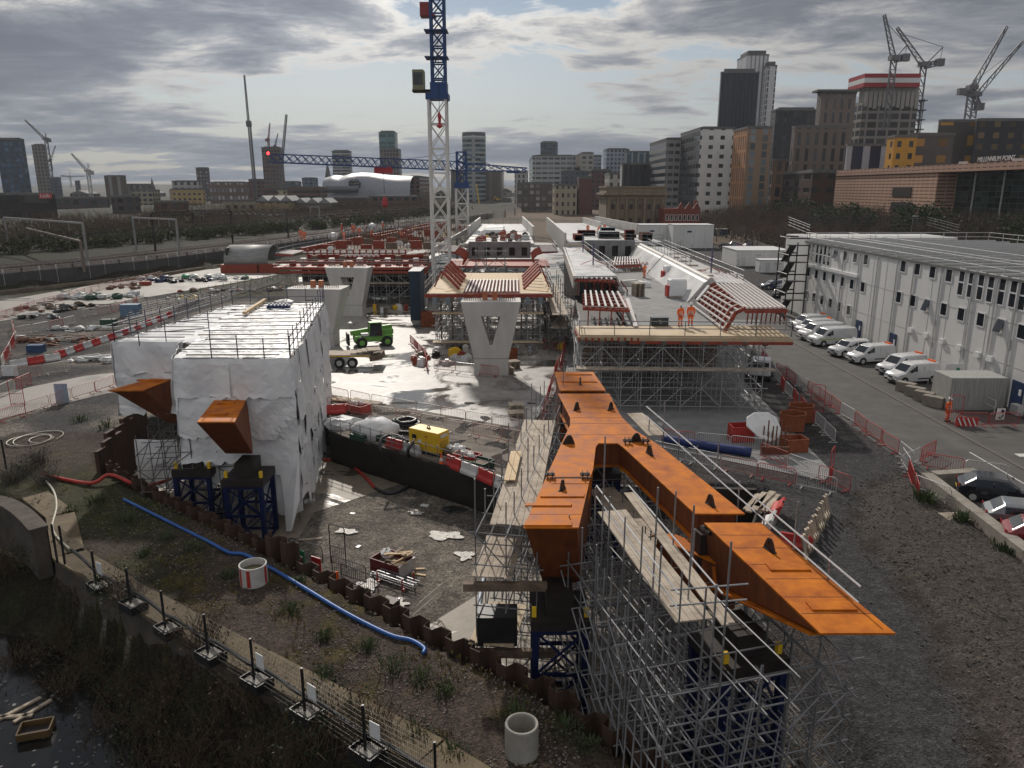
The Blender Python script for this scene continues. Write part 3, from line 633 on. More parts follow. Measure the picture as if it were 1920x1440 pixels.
la.build(sA)
wk = [G(1147, 958, 4.9), G(1308, 1172, 4.9)]
boards(sA, wk[0], wk[1], 1.15, 4.9, 5)
boards(sA, wk[0] + V((.95, 1.9, 0)), wk[1] + V((.92, 0.1, 0)), .45, 4.86, 2)
for o_, zz_ in ((-.62, 5.5), (-.62, 5.95), (.62, 5.95)):
    MB().tube(wk[0] + V((o_, 0, zz_ - 4.9)), wk[1] + V((o_, -.1, zz_ - 4.9)), .028).build('guard_rail', m_white_tube, sA)
for (u, v, z0, z1) in ((1129, 1000, 2.5, 8.6), (1224, 1105, 2.0, 8.3), (1290, 1125, 2.0, 8.0), (1356, 1210, 2.0, 8.0), (1336, 1200, 2, 6.6), (1298, 1060, 3.5, 6.2), (1262, 1020, 3, 6.9)):
    p = G(u, v, 4.9); MB().tube((p.x, p.y, z0), (p.x, p.y, z1), .03).build('guard_post', m_tube, sA)
for zz_ in (5.45, 5.95): MB().tube(wk[1] + V((-.8, .1, zz_ - 4.9)), wk[1] + V((1.5, .45, zz_ - 4.9)), .028).build('guard_rail', m_tube, sA)
sB = thing('scaffold', 'sloping double tube handrail with posts running along the far side of the orange right leg', 'scaffold', (9, 31, -2.2))
r0, r1 = G(1212, 762, 6.2), G(1604, 1092, 6.2)
for dz in (0, -.5):
    for k in range(3): MB().tube(lerp(r0, r1, k / 3) + V((0, 0, dz)), lerp(r0, r1, (k + 1.04) / 3) + V((0, 0, dz)), .03).build('guard_rail', m_white_tube, sB)
for k in range(9):
    p = lerp(r0, r1, .02 + k * .113); MB().tube((p.x + .06, p.y, -2.2 if k < 7 else 0), (p.x + .06, p.y, 6.3 + (.9 if k % 3 == 1 else 0)), .028).build('upright', m_tube, sB)
for z_ in (.2, 2.0, 3.8): MB().tube((r0.x, r0.y - .1, z_), (r1.x, r1.y - .1, z_), .028).build('ledger', m_tube, sB)
for k in range(7):
    p = lerp(r0, r1, .05 + k * .12); q_ = lerp(r0, r1, .15 + k * .12); MB().tube((p.x, p.y, .2), (q_.x, q_.y, 3.8), .028).build('diagonal_brace', m_tube, sB)
boards(sB, G(1190, 775, 5), G(1235, 820, 5), .9, 5.0, 4)
sC = thing('scaffold', 'tube scaffold filling the fork between the two legs of the orange wishbone', 'scaffold', (5.2, 31, -2.2))
scaffold(sC, (3.6, 26.5, -2.2), radians(8), rg(0, 4.2, 5), rg(0, 15, 10), [.9, 2.4, 3.9, 5.2], lambda i, j: 5.9 if j < 6 else 5.5, seed=9, brace=.6)
boards(sC, (4.2, 33.5), (5.8, 27.6), 1.3, 3.2, 6)
sD = thing('scaffold', 'boarded tube scaffold walkway along the left side of the orange left leg', 'scaffold', (0, 32, -2.2))
scaffold(sD, (-1.35, 25.6, -2.2), radians(-10), rg(0, 2.3, 3), rg(0, 19, 12), [.7, 2.2, 3.9, 5.6, 6.9], lambda i, j: 8.0 + (.9 if (i + j) % 4 == 0 else 0) if i < 2 else 7.2, seed=12, brace=.6)
wa, wb = G(1012, 788, 4.75), G(960, 985, 4.75)
boards(sD, wa, wb, 1.7, 4.75, 7)
boards(sD, G(968, 850, 4.85), G(955, 905, 4.85), .5, 4.95, 2, m=m_newwood)
boards(sD, (-.3, 28.6), (-.75, 25.2), 1.5, 3.1, 5)
boards(sD, (-.2, 28), (-.8, 25.0), 1.7, .4, 6, m=m_ply)
for (x0, y0, z_) in ((-1.8, 25.2, 2.6), (-1.4, 25.2, -.2)): MB().b2(x0, x0 + 3.1, y0 - .12, y0 + .12, z_, z_ + .3).build('timber_beam', m_timber, sD)
MB().box((-.55, 25.6, .9), (1.5, 1.0, 1.2)).build('black_sheet_panel', m_black, sD)
m_wrap = mat('white_shrink_sheeting', (.70, .71, .73), .35, c2=(.84, .84, .84), scale=.9, detail=4, bump=.12, bscale=3, spec=.5)
ZW = 7.85
FL, FR, BR, BL, L0, L1 = [V((*G2(u, v, ZW), 0)) for u, v in ((326, 672), (545, 672), (608, 568), (452, 572), (215, 640), (338, 640))]
BL2 = V((*G2(436, 570, ZW), 0)); BM = lerp(BL, BR, .1)
wr = thing('wrapped_scaffold', 'scaffold enclosure wrapped in crumpled white plastic sheeting at left, tube handrails on its flat roof', 'sheeted scaffold', (-16, 45, -2.2))
def drape(a, b, z0, z1, nx_, nz, amp, seed, ragged=0.0, cut=None, vert=0.0, pw=3.0, ph=2.1):
    """a wall of overlapping taut sheets between plan points a and b, each creased into flat facets and flared at its lower edge"""
    a = V(a); b = V(b); d = b - a; Ln = d.length; d.normalize(); n_ = V((d.y, -d.x, 0)); rr = random.Random(seed); zf = z0 if callable(z0) else (lambda u: z0)
    zmin = min(zf(k / 10) for k in range(11)); rows = max(1, round((z1 - zmin) / ph)); cols_ = max(1, round(Ln / pw)); dz = (z1 - zmin) / rows
    for r_ in range(rows):
        cuts = [0] + sorted((k + rr.uniform(-.2, .2)) / cols_ for k in range(1, cols_)) + [1]
        for c0, c1 in zip(cuts, cuts[1:]):
            zt, zb_ = z1 - r_ * dz + (.12 if r_ else 0), z1 - (r_ + 1) * dz; um = (c0 + c1) / 2
            zl = zf(um)
            if zt < zl + .3 or (cut and cut(um, (zb_ + dz * .5 - zmin) / (z1 - zmin))): continue
            zb_ = max(zb_, zl); mb = MB(); w_ = (c1 - c0) * Ln + .3; NXp, NZp = max(4, int(w_ / .27)), max(3, int((zt - zb_) / .27)); base = rr.uniform(0, .09)
            kx = rr.uniform(-1.2, 1.2); kf = rr.uniform(1.6, 3.0)
            for j in range(NZp + 1):
                for i in range(NXp + 1):
                    s_ = c0 * Ln - .15 + w_ * (i + (rr.uniform(-.38, .38) if 0 < i < NXp else 0)) / NXp; t_ = (j + (rr.uniform(-.35, .35) if 0 < j < NZp else 0)) / NZp; z = zt + (zb_ - zt) * t_
                    f = base + rr.uniform(-1, 1) * amp * .085 + .10 * t_ + amp * .75 * abs(math.sin((s_ + kx * z) * kf * .5)) ** 3 + amp * .4 * noise.noise(V((s_ * .6, z * .6, seed))) + vert * .5 * noise.noise(V((s_ * 1.6, z * .2, seed)))
                    if j == NZp: z += rr.uniform(-.5, 1) * (.10 + ragged * .35)
                    if j == 0: f -= .04
                    q_ = a + d * s_ + n_ * f; mb.v.append((q_.x, q_.y, z))
            for j in range(NZp):
                for i in range(NXp):
                    o = j * (NXp + 1) + i
                    if (i + j) % 2: mb.f += [(o, o + NXp + 1, o + 1), (o + 1, o + NXp + 1, o + NXp + 2)]
                    else: mb.f += [(o, o + NXp + 1, o + NXp + 2), (o, o + NXp + 2, o + 1)]
                    mb.mi += [0, 0]
            ob = mb.build('sheeting_panel', m_wrap, wr); md = ob.modifiers.new('solid', 'SOLIDIFY'); md.thickness = .012
drape(FL, FR, lambda u: 1.7 if u < .45 else (2.6 if u < .62 else .9), ZW, 50, 36, .22, 3, ragged=.3, cut=lambda u, v: .42 < u < .66 and v < .40 - abs(u - .55) * .6)
drape(FR + V((.02, 0, 0)), BR, lambda u: -2.1 + (.3 if u > .12 else 1.5), ZW, 90, 50, .22, 11, ragged=.25, vert=.1)
drape(L0, L1, lambda u: 1.6 if u < .3 else 3.2, ZW, 34, 26, .20, 21, ragged=.3)
drape(BL2, L0, 3.0, ZW, 40, 20, .2, 31)
drape(L1, FL, 1.2, ZW, 18, 26, .18, 41)
drape(L0 + V((.4, .3, 0)), L1 + V((-1.2, .3, 0)), -1.9, 1.4, 20, 18, .2, 81, ragged=.4)
drape(lerp(FL, FR, .15) + V((0, .4, 0)), lerp(FL, FR, .5) + V((0, .4, 0)), .1, 2.2, 14, 14, .2, 91, ragged=.8)
drape(lerp(FL, FR, .64) + V((0, .1, 0)), FR + V((-.05, .1, 0)), -1.4, 1.2, 14, 20, .2, 61, ragged=.5)
fl = V((FR.x, FR.y, 0)); mb = MB(); tg = [fl + V(p) for p in ((-1.0, -.1, 1.2), (.15, -.1, 2.4), (.1, -.5, -.3), (-.35, -1.0, -2.0), (-.7, -.8, -2.1), (-.85, -.3, -.4))]
mb.extr(tg, (0, -.2, 0)); mb.build('loose_flap', m_wrap, wr)
mb = MB(); NX, NY = 46, 90
def roofpt(u, v):
    a_ = lerp(FL, BL, v); b_ = lerp(FR, BR, v); p = lerp(a_, b_, u); return p
for j in range(NY + 1):
    for i in range(NX + 1):
        u = i / NX * 1.0; v = j / NY; p = roofpt(u, v); z = ZW + .02 + .10 * abs(math.sin(v * pi * 13)) ** .5 * .6 + .05 * noise.noise(V((p.x * 1.5, p.y * 2.5, 2))) + .03 * noise.noise(V((p.x * 5, p.y * 5, 2))); mb.v.append((p.x, p.y, z))
for j in range(NY):
    for i in range(NX): o = j * (NX + 1) + i; mb.f.append((o, o + 1, o + NX + 2, o + NX + 1)); mb.mi.append(0)
ro = mb.build('roof_sheeting', m_wrap, wr, smooth=True)
mb = MB(); NX = 30; NY = 50
for j in range(NY + 1):
    for i in range(NX + 1):
        v = j / NY; a_ = lerp(L0, BL2, v); b_ = lerp(L1 + V((1.6, 0, 0)), BM + V((1.5, 0, 0)), v); p = lerp(a_, b_, i / NX); p.z = 0
        mb.v.append((p.x, p.y, ZW - .1 + .05 * noise.noise(V((p.x * 1.5, p.y * 2.5, 7))) + .07 * abs(math.sin(v * pi * 9)) ** .5))
for j in range(NY):
    for i in range(NX): o = j * (NX + 1) + i; mb.f.append((o, o + 1, o + NX + 2, o + NX + 1)); mb.mi.append(0)
mb.build('roof_sheeting', m_wrap, wr, smooth=True)
for k in range(14):
    v = .01 + k * .075; a_ = roofpt(-.02 if k % 3 else .1, v); b_ = roofpt(1.02 if k % 2 else .9, v)
    MB().bar(a_ + V((0, 0, ZW + .16)), b_ + V((0, 0, ZW + .16)), .1, .06).build('purlin_batten', m_timber if k % 4 == 0 else m_tubed, wr)
for k in range(8):
    v = .05 + k * .12; a_ = lerp(L0, BL2, v); b_ = lerp(L1, BM, v); MB().bar(a_ + V((-.1, 0, ZW + .12)), b_ + V((0, 0, ZW + .12)), .06, .06).build('purlin_batten', m_tubed, wr)
la = Lattice(mat('blue_grey_tube', (.09, .09, .13), .5, metal=.4, var=.3), .03)
def rail(a, b, n, h_=1.15, mids=(.55, 1.1), z=ZW):
    a = V((a[0], a[1], z)); b = V((b[0], b[1], z))
    for i in range(n + 1): p = lerp(a, b, i / n); la.add('guard_post', p - V((0, 0, .3)), p + V((0, 0, h_ + R.uniform(0, .4))))
    for m_ in mids: la.add('guard_rail', a + V((0, 0, m_)), b + V((0, 0, m_)))
rail(FL + V((2.1, 0, 0)), FR, 3); rail(FR + V((-.1, .2, 0)), BR + V((-.1, 0, 0)), 11, 1.3); rail(L0, BL2, 9); rail(L0 + V((0, 0, 0)), L0 + V((1.5, 0, 0)), 1)
rail(L1 + V((-1.0, .3, 0)), L1 + V((1.2, 1.6, 0)), 1, 1.3); rail(BL2, BR, 5, 1.2)
la.build(wr)
sE = thing('scaffold', 'tube scaffold legs standing in the pit beneath the white sheeting', 'scaffold', (-16, 44, -2.2))
scaffold(sE, (-19.9, 40.2, -2.2), radians(8.5), rg(-1.2, 7.4, 7), rg(0.4, 15, 8), [.8, 2.3, 3.6, 4.6], 5.6, m=m_tubed, seed=21, brace=.6)
tag(MB().bar(G(458, 587, ZW + .3), G(497, 562, ZW + .3), .25, .2).build('timber_beam', m_newwood, loc=G(480, 575, ZW)), 'yellow timber beam lying across the white sheeted roof', 'timber beam')
t = thing('crate', 'low blue crate of white bottles on the back of the white sheeted roof', 'crate', G(523, 581, ZW))
cc0 = G(523, 581, ZW)
MB().box(cc0 + V((0, 0, .28)), (1.7, .6, .22)).build('tray', mat('navy_plastic', (.01, .02, .09), .5), t)
for k in range(6): MB().tube(cc0 + V((-.7 + k * .28, -.05, .35)), cc0 + V((-.7 + k * .28, -.05, .52)), .09, 8).build('bottle', m_white, t)
tag(MB().blob(G(532, 566, ZW + .2), (.8, .5, .22), 10, 5, .15).build('folded_tarpaulin', mat('crumpled_sheet', (.6, .6, .6), .5, bump=.5), loc=G(532, 566, ZW)), 'small folded heap of white sheet at the back edge of the sheeted roof', 'tarpaulin')
def walk(pts, step):
    out = []; rest = 0.0
    for a, b in zip(pts, pts[1:]):
        a = V((a[0], a[1], 0)); b = V((b[0], b[1], 0)); L_ = (b - a).length; s = rest
        while s < L_: out.append((a + (b - a) * (s / L_), (b - a).normalized())); s += step
        rest = s - L_
    return out
sp_ = thing('sheet_pile_wall', 'wavy row of dark rusty steel sheet piles along the near edge of the excavation', 'sheet pile wall', (-9, 31, 0))
for k, (p, d) in enumerate(walk(PILE_LINE, 1.22)):
    s = V((-d.y, d.x, 0)); th = .05; top = .42 + R.uniform(-.12, .12) + (.55 if 13 < k < 16 else 0)
    prof = [(0, .22), (.24, .22), (.36, -.2), (.80, -.2), (.92, .22), (1.22, .22)]
    o = [p + d * a + s * b for a, b in prof] + [p + d * a + s * (b + th) for a, b in reversed(prof)]
    mb = MB(); n = len(o); mb.prism([(q_.x, q_.y) for q_ in o], -2.6, top)
    for hh in (.2, 1.0): mb.box(p + d * hh + s * (.22 - .01) + V((0, 0, top - .12)), (.06, .06, .06))
    mb.build('sheet_pile', m_pilest, sp_)
sp2 = thing('sheet_pile_wall', 'short stub of tall rusty sheet piles at the far left corner of the excavation', 'sheet pile wall', (-26.5, 48, 0))
for k in range(10):
    p = lerp((-25.4, 44.2, 0), (-27.6, 54.5, 0), k / 10.0); MB().box(p + V((.1 * (k % 2), 0, -.5)), (.24, 1.0, 3.8 + .5 * (k % 3))).build('sheet_pile', m_pilest, sp2)
bw = thing('retaining_wall', 'long black membrane-faced wall on the far side of the excavation', 'retaining wall', (-7, 47, 0))
a_, b_ = V((-13.0, 51.7, 0)), V((-.6, 42.15, 0)); e_ = (b_ - a_).normalized(); nn = V((e_.y, -e_.x, 0))
mb = MB(); NX = 80
for j in range(9):
    for i in range(NX + 1):
        u = i / NX; p = lerp(a_, b_, u) + nn * (.12 + .10 * noise.noise(V((u * 14, j * .35, 3)))); mb.v.append((p.x, p.y, -2.3 + (2.42 + .1 * noise.noise(V((u * 12, 0, 0))) * (j == 8)) * j / 8))
for j in range(8):
    for i in range(NX): o = j * (NX + 1) + i; mb.f.append((o, o + 1, o + NX + 2, o + NX + 1)); mb.mi.append(0)
o = mb.build('membrane', mat('black_membrane', (.008, .007, .006), .65, c2=(.022, .017, .013), scale=3, stretch=(1, 1, 4), bump=.4, bscale=16), bw, smooth=True); md = o.modifiers.new('s', 'SOLIDIFY'); md.thickness = .03
MB().bar(a_ + V((0, 0, -1.1)) - nn * .25, b_ + V((0, 0, -1.1)) - nn * .25, .5, 2.3).build('wall_core', m_conc, bw)
MB().bar(a_ - nn * .55 + V((0, 0, .05)), b_ - nn * .55 + V((0, 0, .05)), 1.3, .06).build('capping', mat('brown_capping', (.11, .09, .07), .9, c2=(.2, .165, .13), scale=2), bw)
MB().bar((-.6, 42.1, -1.1), (14.2, 41.1, -1.1), .3, 2.3).build('end_wall', m_darkst, bw)
gr_ = thing('guard_rail_fence', 'scaffold tube handrail running along the top of the black retaining wall', 'guard rail', (-7, 47, 0))
la = Lattice(m_tube, .028)
for k in range(16):
    p = lerp(a_, b_, k / 15) - nn * .05; la.add('post', p + V((0, 0, -.25)), p + V((0, 0, 1.25)))
for z in (.25, .62, 1.1): la.add('rail', a_ + V((0, 0, z)) - e_ * .3, b_ + V((0, 0, z)) + e_ * .8)
la.build(gr_)
def barrier_proto(m, name='pedestrian_barrier', w=2.2, h=1.05):
    p = proto(name); r = .026
    mb = MB(); mb.path([(-w / 2, 0, .18), (-w / 2, 0, h - .12), (-w / 2 + .12, 0, h), (w / 2 - .12, 0, h), (w / 2, 0, h - .12), (w / 2, 0, .18)], r, 5); mb.tube((-w / 2, 0, .2), (w / 2, 0, .2), r, 5); mb.build('frame', m, p)
    mb = MB()
    for i in range(1, 16): mb.tube((-w / 2 + w * i / 16, 0, .2), (-w / 2 + w * i / 16, 0, h), .011, 4, cap=False)
    mb.build('infill_bars', m, p)
    for s in (-1, 1): mb = MB(); mb.bar((s * w * .36, -.3, .03), (s * w * .36, .3, .03), .04); mb.tube((s * w * .36, -.3, .03), (s * w * .36, 0, .22), .018, 4); mb.tube((s * w * .36, .3, .03), (s * w * .36, 0, .22), .018, 4); mb.build('foot', m, p)
    return p
m_bred = mat('red_barrier_paint', (.34, .03, .03), .5, c2=(.46, .07, .06), scale=5); m_bgal = mat('galvanised_barrier', (.46, .46, .46), .4, metal=.3, c2=(.62, .62, .61), scale=5); m_bpink = mat('faded_barrier', (.42, .20, .17), .55, c2=(.55, .32, .28), scale=5); m_bwht = mat('white_barrier', (.60, .56, .50), .5, var=.1); m_bblk = mat('dark_barrier', (.03, .03, .035), .5)
BP = {'r': barrier_proto(m_bred), 'g': barrier_proto(m_bgal), 'p': barrier_proto(m_bpink), 'w': barrier_proto(m_bwht), 'k': barrier_proto(m_bblk)}
CN = {'r': 'red', 'g': 'galvanised grey', 'p': 'faded pinkish', 'w': 'off-white', 'k': 'dark grey'}
def row(pts, cols_, where, grp, z=0.0, gapk=1.0, px=True):
    """barriers end to end along a line of photo pixels on level z; labels count from the first point"""
    P_ = [G(u, v, z) for u, v in pts] if px else [V((a[0], a[1], z)) for a in pts]
    w = walk([(p.x, p.y) for p in P_], 2.28 * gapk); n = 0
    for k, (p, d) in enumerate(w):
        c = cols_[k % len(cols_)]
        if c == '-': continue
        n += 1; q_ = p + d * 1.1
        place(BP[c], (q_.x, q_.y, z + .01), atan2(d.y, d.x) + R.uniform(-.09, .09), '%s barrier, %s %s' % (CN[c], ORD[min(k + 1, 30)], where), 'barrier', grp)
row([(615, 768), (1010, 842)], 'ppwpwwppwprr', 'from the white sheeting in the row fronting the concrete yard', 'barriers fronting the concrete yard')
row([(618, 748), (980, 815)], 'ppwwwpww', 'from the left in the back row beside the yard edge', 'back row of barriers along the yard edge')
row([(1000, 845), (1046, 690)], 'rprrpr', 'from the orange beam up the path to the V-shaped pier', 'barriers up the narrow path')
row([(1240, 832), (1400, 848), (1558, 912)], 'rggrg', 'from the left in the inner row by the blue pipe', 'inner row of barriers by the blue pipe')
row([(1225, 855), (1400, 893), (1550, 926)], 'ggprgrr', 'from the left in the outer row facing the gravel', 'outer row of barriers facing the gravel')
row([(1428, 672), (1470, 735), (1560, 830)], 'rrrggrg', 'from the deck scaffold in the row past the open orange bins', 'barriers past the orange bins')
row([(1455, 700), (1530, 745), (1700, 868)], 'rrgrrrgrrrgr', 'from the deck scaffold in the row beside the access road', 'barriers beside the access road')
row([(1690, 882), (1736, 862)], 'gr', 'at the end of the roadside row nearest the parked cars', 'barriers by the parked cars')
row([(1692, 868), (1720, 940)], 'grr', 'in the corner row left of the black hatchback', 'corner barriers')
row([(1728, 878), (1860, 900)], 'rgrr', 'from the left behind the black hatchback', 'barriers behind the black hatchback')
place(BP['g'], G(1752, 932, .25), -1.15, 'grey barrier with a mesh sheet leaning against the concrete block wall', 'barrier', rx=.3)
row([(1795, 800), (1905, 800)], 'rrr', 'from the walking worker along the front of the steel container', 'barriers in front of the container')
row([(0, 795), (100, 762), (225, 722)], 'rppprrpp', 'from the left edge along the near side of the site track', 'barriers along the near side of the site track')
row([(0, 745), (60, 720)], 'wr', 'from the left edge beside the small white sign', 'barriers by the white sign')
row([(30, 712), (110, 700)], 'pwr', 'right of the small white sign, counted from it', 'barriers right of the white sign')
row([(5, 690), (30, 640), (25, 618)], 'wrr', 'from the near end in the short curved row at the left edge', 'curved row at the left edge')
row([(28, 630), (95, 618), (140, 607)], 'wgr', 'from the left in the row behind the blue tub', 'row behind the blue tub')
row([(155, 595), (215, 585), (260, 568)], 'wprrwr', 'from the left in the row below the white bag heap', 'row below the white bags')
row([(0, 600), (60, 578), (160, 552)], 'rpprrp', 'from the left edge along the pale haul road', 'barriers along the pale haul road')
row([(170, 548), (300, 520)], 'pprrp', 'from the left above the white bag heap on the haul road', 'barriers above the white bags')
row([(770, 645), (795, 672), (800, 690)], 'rrr', 'from the lift in the bend beside the central scaffold', 'bend beside the central scaffold')
row([(815, 695), (905, 705)], 'rgr', 'from the left along the scrap store before the V-shaped pier', 'barriers before the scrap store')
row([(985, 650), (1020, 655)], 'gr', 'just right of the V-shaped pier against the scaffold foot', 'barriers right of the V-shaped pier')
row([(1060, 645), (1052, 690)], 'rr', 'from the back on the white ramp beside the deck scaffold', 'barriers on the white ramp')
row([(1035, 600), (1080, 590)], 'rr', 'from the left deep in the gap between the two scaffolds', 'barriers between the scaffolds')
for k, (u, v, a, c) in enumerate(((655, 1088, -.55, 'k'), (672, 1105, -.6, 'k'), (575, 1052, -.5, 'k'))): place(BP[c], G(u, v, -1.4), a, '%s dark barrier from the white sheeting standing behind the sheet piles' % ORD[[3, 2, 1][0] if k == 1 else (2 if k == 0 else 1)], 'barrier', 'dark barriers behind the sheet piles')
place(BP['w'], G(793, 1140, -1.6), 1.1, 'white barrier tilted over on the pit floor behind the sheet piles', 'barrier', rx=.5)
def gate(u, v, z, rz, m, lab):
    t = thing('barrier_gate', lab, 'gate', G(u, v, z), rz); OFF[t.name] = V()
    mb = MB(); mb.path([(-.5, 0, 0), (-.5, 0, 2.1), (-.4, 0, 2.2), (.4, 0, 2.2), (.5, 0, 2.1), (.5, 0, 0)], .03, 5); mb.build('hoop', m, t)
    mb = MB(); mb.tube((-.5, 0, 1), (.5, 0, 1), .02, 4); [mb.tube((x * .12, 0, .1), (x * .12, 0, 1), .012, 4) for x in range(-4, 5)]; mb.tube((-.5, 0, .1), (.5, 0, .1), .02, 4); mb.build('gate_leaf', m, t)
gate(1531, 772, 0, -.6, m_bred, 'tall red hoop gate in the barrier row beside the access road')
gate(1556, 905, 0, 1.0, m_bred, 'tall red hoop gate leaning at the corner of the gravel enclosure')
gate(34, 760, 0, .2, m_bred, 'tall red hoop gate at the left edge beside the site track')
gate(635, 1060, -1.5, -.5, m_bblk, 'tall dark hoop gate standing behind the sheet piles')
gate(1788, 795, 0, 0, m_bred, 'tall red hoop gate behind the walking worker')
def wb_proto(m):
    p = proto('water_barrier'); mb = MB(); pr = [(-.24, .0), (.24, 0), (.24, .18), (.12, .34), (.07, .72), (-.07, .72), (-.12, .34), (-.24, .18)]
    mb.extr([V((-.72, y, z)) for y, z in pr], (1.44, 0, 0)); mb.build('shell', m, p, bevel=.02)
    MB().box((0, 0, .74), (.16, .1, .05)).build('filler_cap', m_black, p); MB().box((.75, 0, .36), (.07, .12, .5)).build('hinge_lug', m, p); return p
m_wbr = mat('red_road_barrier', (.40, .02, .02), .45, c2=(.55, .05, .04), scale=2); m_wbw = mat('white_road_barrier', (.50, .49, .48), .45, c2=(.68, .67, .66), scale=2)
WP = {'r': wb_proto(m_wbr), 'w': wb_proto(m_wbw)}
def wrow(pts, cols_, where, grp, z=0):
    P_ = [G(u, v, z) for u, v in pts]
    for k, (p, d) in enumerate(walk([(q_.x, q_.y) for q_ in P_], 1.56)):
        c = cols_[k % len(cols_)]; q_ = p + d * .75; place(WP[c], (q_.x, q_.y, z + .01), atan2(d.y, d.x) + R.uniform(-.06, .06), '%s plastic road barrier, %s %s' % ({'r': 'red', 'w': 'white'}[c], ORD[k + 1], where), 'road barrier', grp)
wrow([(20, 690), (90, 678), (215, 635), (330, 590)], 'wrwrwrwrwrwrwrwr', 'from the left in the chain across the left yard', 'chain of road barriers across the left yard')
wrow([(725, 838), (770, 850)], 'rw', 'left of the yellow generator', 'road barriers left of the generator')
wrow([(838, 872), (975, 930)], 'rwrwrr', 'right of the yellow generator', 'road barriers right of the generator')
place(WP['w'], G(1436, 985, .3), 1.1, 'white road barrier tipped over beside the plank pile on the gravel', 'road barrier', rx=.5); place(WP['r'], G(1452, 958, .3), 1.1, 'red road barrier lying on its side beside the plank pile on the gravel', 'road barrier', rx=.6)
place(WP['r'], G(1490, 1027, 0), -.4, 'red road barrier half hidden behind the orange tip', 'road barrier')
place(WP['r'], G(630, 775, .1), .3, 'red road barrier between the wood pile and the white sheeting', 'road barrier')
g = thing('generator', 'bright yellow generator box standing above the black retaining wall', 'generator', G(805, 848, 0), radians(-33)); OFF[g.name] = V()
MB().box((0, 0, .95), (2.5, 1.15, 1.4)).build('cabinet', m_yel, g, bevel=.04); MB().box((0, 0, .14), (2.6, 1.2, .26)).build('base_skid', m_black, g)
MB().box((0, 0, 1.68), (.3, .1, .06)).tube((-.08, 0, 1.66), (-.08, 0, 1.84), .03).tube((.08, 0, 1.66), (.08, 0, 1.84), .03).tube((-.08, 0, 1.84), (.08, 0, 1.84), .03).build('lifting_eye', m_darkst, g)
for x in (-.8, 0, .8): MB().box((x, -.585, .95), (.72, .02, 1.1)).build('door_panel', m_yel, g)
MB().box((-.75, -.61, 1.15), (.35, .03, .3)).build('louvre', m_darkst, g); MB().box((.25, -.61, 1.3), (.1, .03, .1)).build('emergency_stop', m_red, g); MB().box((-.3, -.61, .9), (.28, .015, .24)).build('warning_label', m_white, g)
MB().box((1.26, 0, 1.4), (.02, .7, .2)).build('name_plate', m_white, g); MB().box((1.26, 0, .8), (.02, .8, .5)).build('louvre', mat('yellow_louvre', (.5, .3, .01), .5), g)
m_hred = mat('red_hose', (.40, .03, .02), .45, var=.3); m_hblk = mat('black_hose', (.03, .03, .033), .5, var=.3); m_hblue = mat('blue_layflat_hose', (.012, .07, .28), .45, c2=(.03, .13, .42), scale=1.5); m_hwht = mat('white_hose', (.45, .43, .36), .5)
def smoothp(pts, n=6):
    pts = [V(p) for p in pts]; out = []
    for i in range(len(pts) - 1):
        p0 = pts[max(i - 1, 0)]; p1 = pts[i]; p2 = pts[i + 1]; p3 = pts[min(i + 2, len(pts) - 1)]
        for k in range(n):
            t = k / n; out.append(.5 * ((2 * p1) + (p2 - p0) * t + (2 * p0 - 5 * p1 + 4 * p2 - p3) * t * t + (3 * p1 - p0 - 3 * p2 + p3) * t ** 3))
    return out + [pts[-1]]
def hose(name, px, r, m, lab, cat='hose', z=-2.1, n=8):
    pts = [G(a[0], a[1], (a[2] if len(a) > 2 else z)) for a in px]
    return tag(MB().path(smoothp(pts), r, n).build(name, m, loc=pts[0], smooth=True), lab, cat)
hose('hose', [(606, 862), (650, 868), (680, 890), (703, 915)], .11, m_hred, 'red hose trailing across the pit floor out of the white sheeting')
hose('hose', [(703, 915), (730, 925), (760, 915), (772, 895), (768, 870, -.8), (765, 845, .5), (775, 830, .9)], .11, m_hblk, 'thick black hose looping from the pit floor up to the generator')
hose('hose', [(758, 905), (758, 885, -1.8), (735, 865, -.8), (714, 845, .3), (716, 822, .9), (742, 816, 1.0), (765, 828, .9)], .09, m_hblk, 'thinner black hose hanging in a loop over the black wall left of the generator')
hose('layflat_hose', [(232, 936, .1), (270, 955, .1), (330, 985, .1), (390, 1015, .1), (430, 1036, .1), (460, 1040, .1), (520, 1072, .1), (580, 1108, .1), (650, 1150, .1), (730, 1190, .1), (770, 1200, .1), (795, 1215, .1), (793, 1225, .1)], .085, m_hblue, 'long bright blue flat hose running beside the sheet piles across the bank', 'hose')
hose('pipe', [(80, 890, .1), (168, 906, .15), (205, 890, .5), (245, 905, .2), (265, 912, -.3), (300, 905, -.5), (320, 898, -1)], .11, m_hred, 'bright red bent pipe on the bank left of the white sheeting', 'pipe')
hose('pipe', [(907, 1085, -2.1), (900, 1120, -2.1), (899, 1180, -2.1), (903, 1212, -2.1)], .1, mat('pale_blue_pipe', (.3, .38, .5), .5, c2=(.5, .55, .62), scale=8), 'pale blue pipe standing at the left foot of the left leg scaffold', 'pipe')
hose('pipe', [(1245, 822, .35), (1300, 832, .35), (1408, 848, .35)], .3, mat('navy_pipe', (.012, .03, .14), .5), 'fat navy blue pipe lying inside the grey barriers right of the orange steel', 'pipe', n=10)
hose('hose', [(78, 892, .1), (100, 920, .1), (106, 950, .1), (98, 985, .1), (105, 1005, .15), (130, 1030, .2)], .06, m_hwht, 'pale hose running down the bank to the foreground fence posts', 'hose')
cp_ = []
for k in range(90):
    t = k / 90 * 2 * pi * 3.1; rr_ = 1.5 - .25 * (k / 90) * 3 + .3 * sin(t * .7); cp_.append(G(65, 823, .1) + V((cos(t) * rr_ + .35 * sin(k * .05 * 2), sin(t) * rr_ * 1.1, .02 * sin(t * 2))))
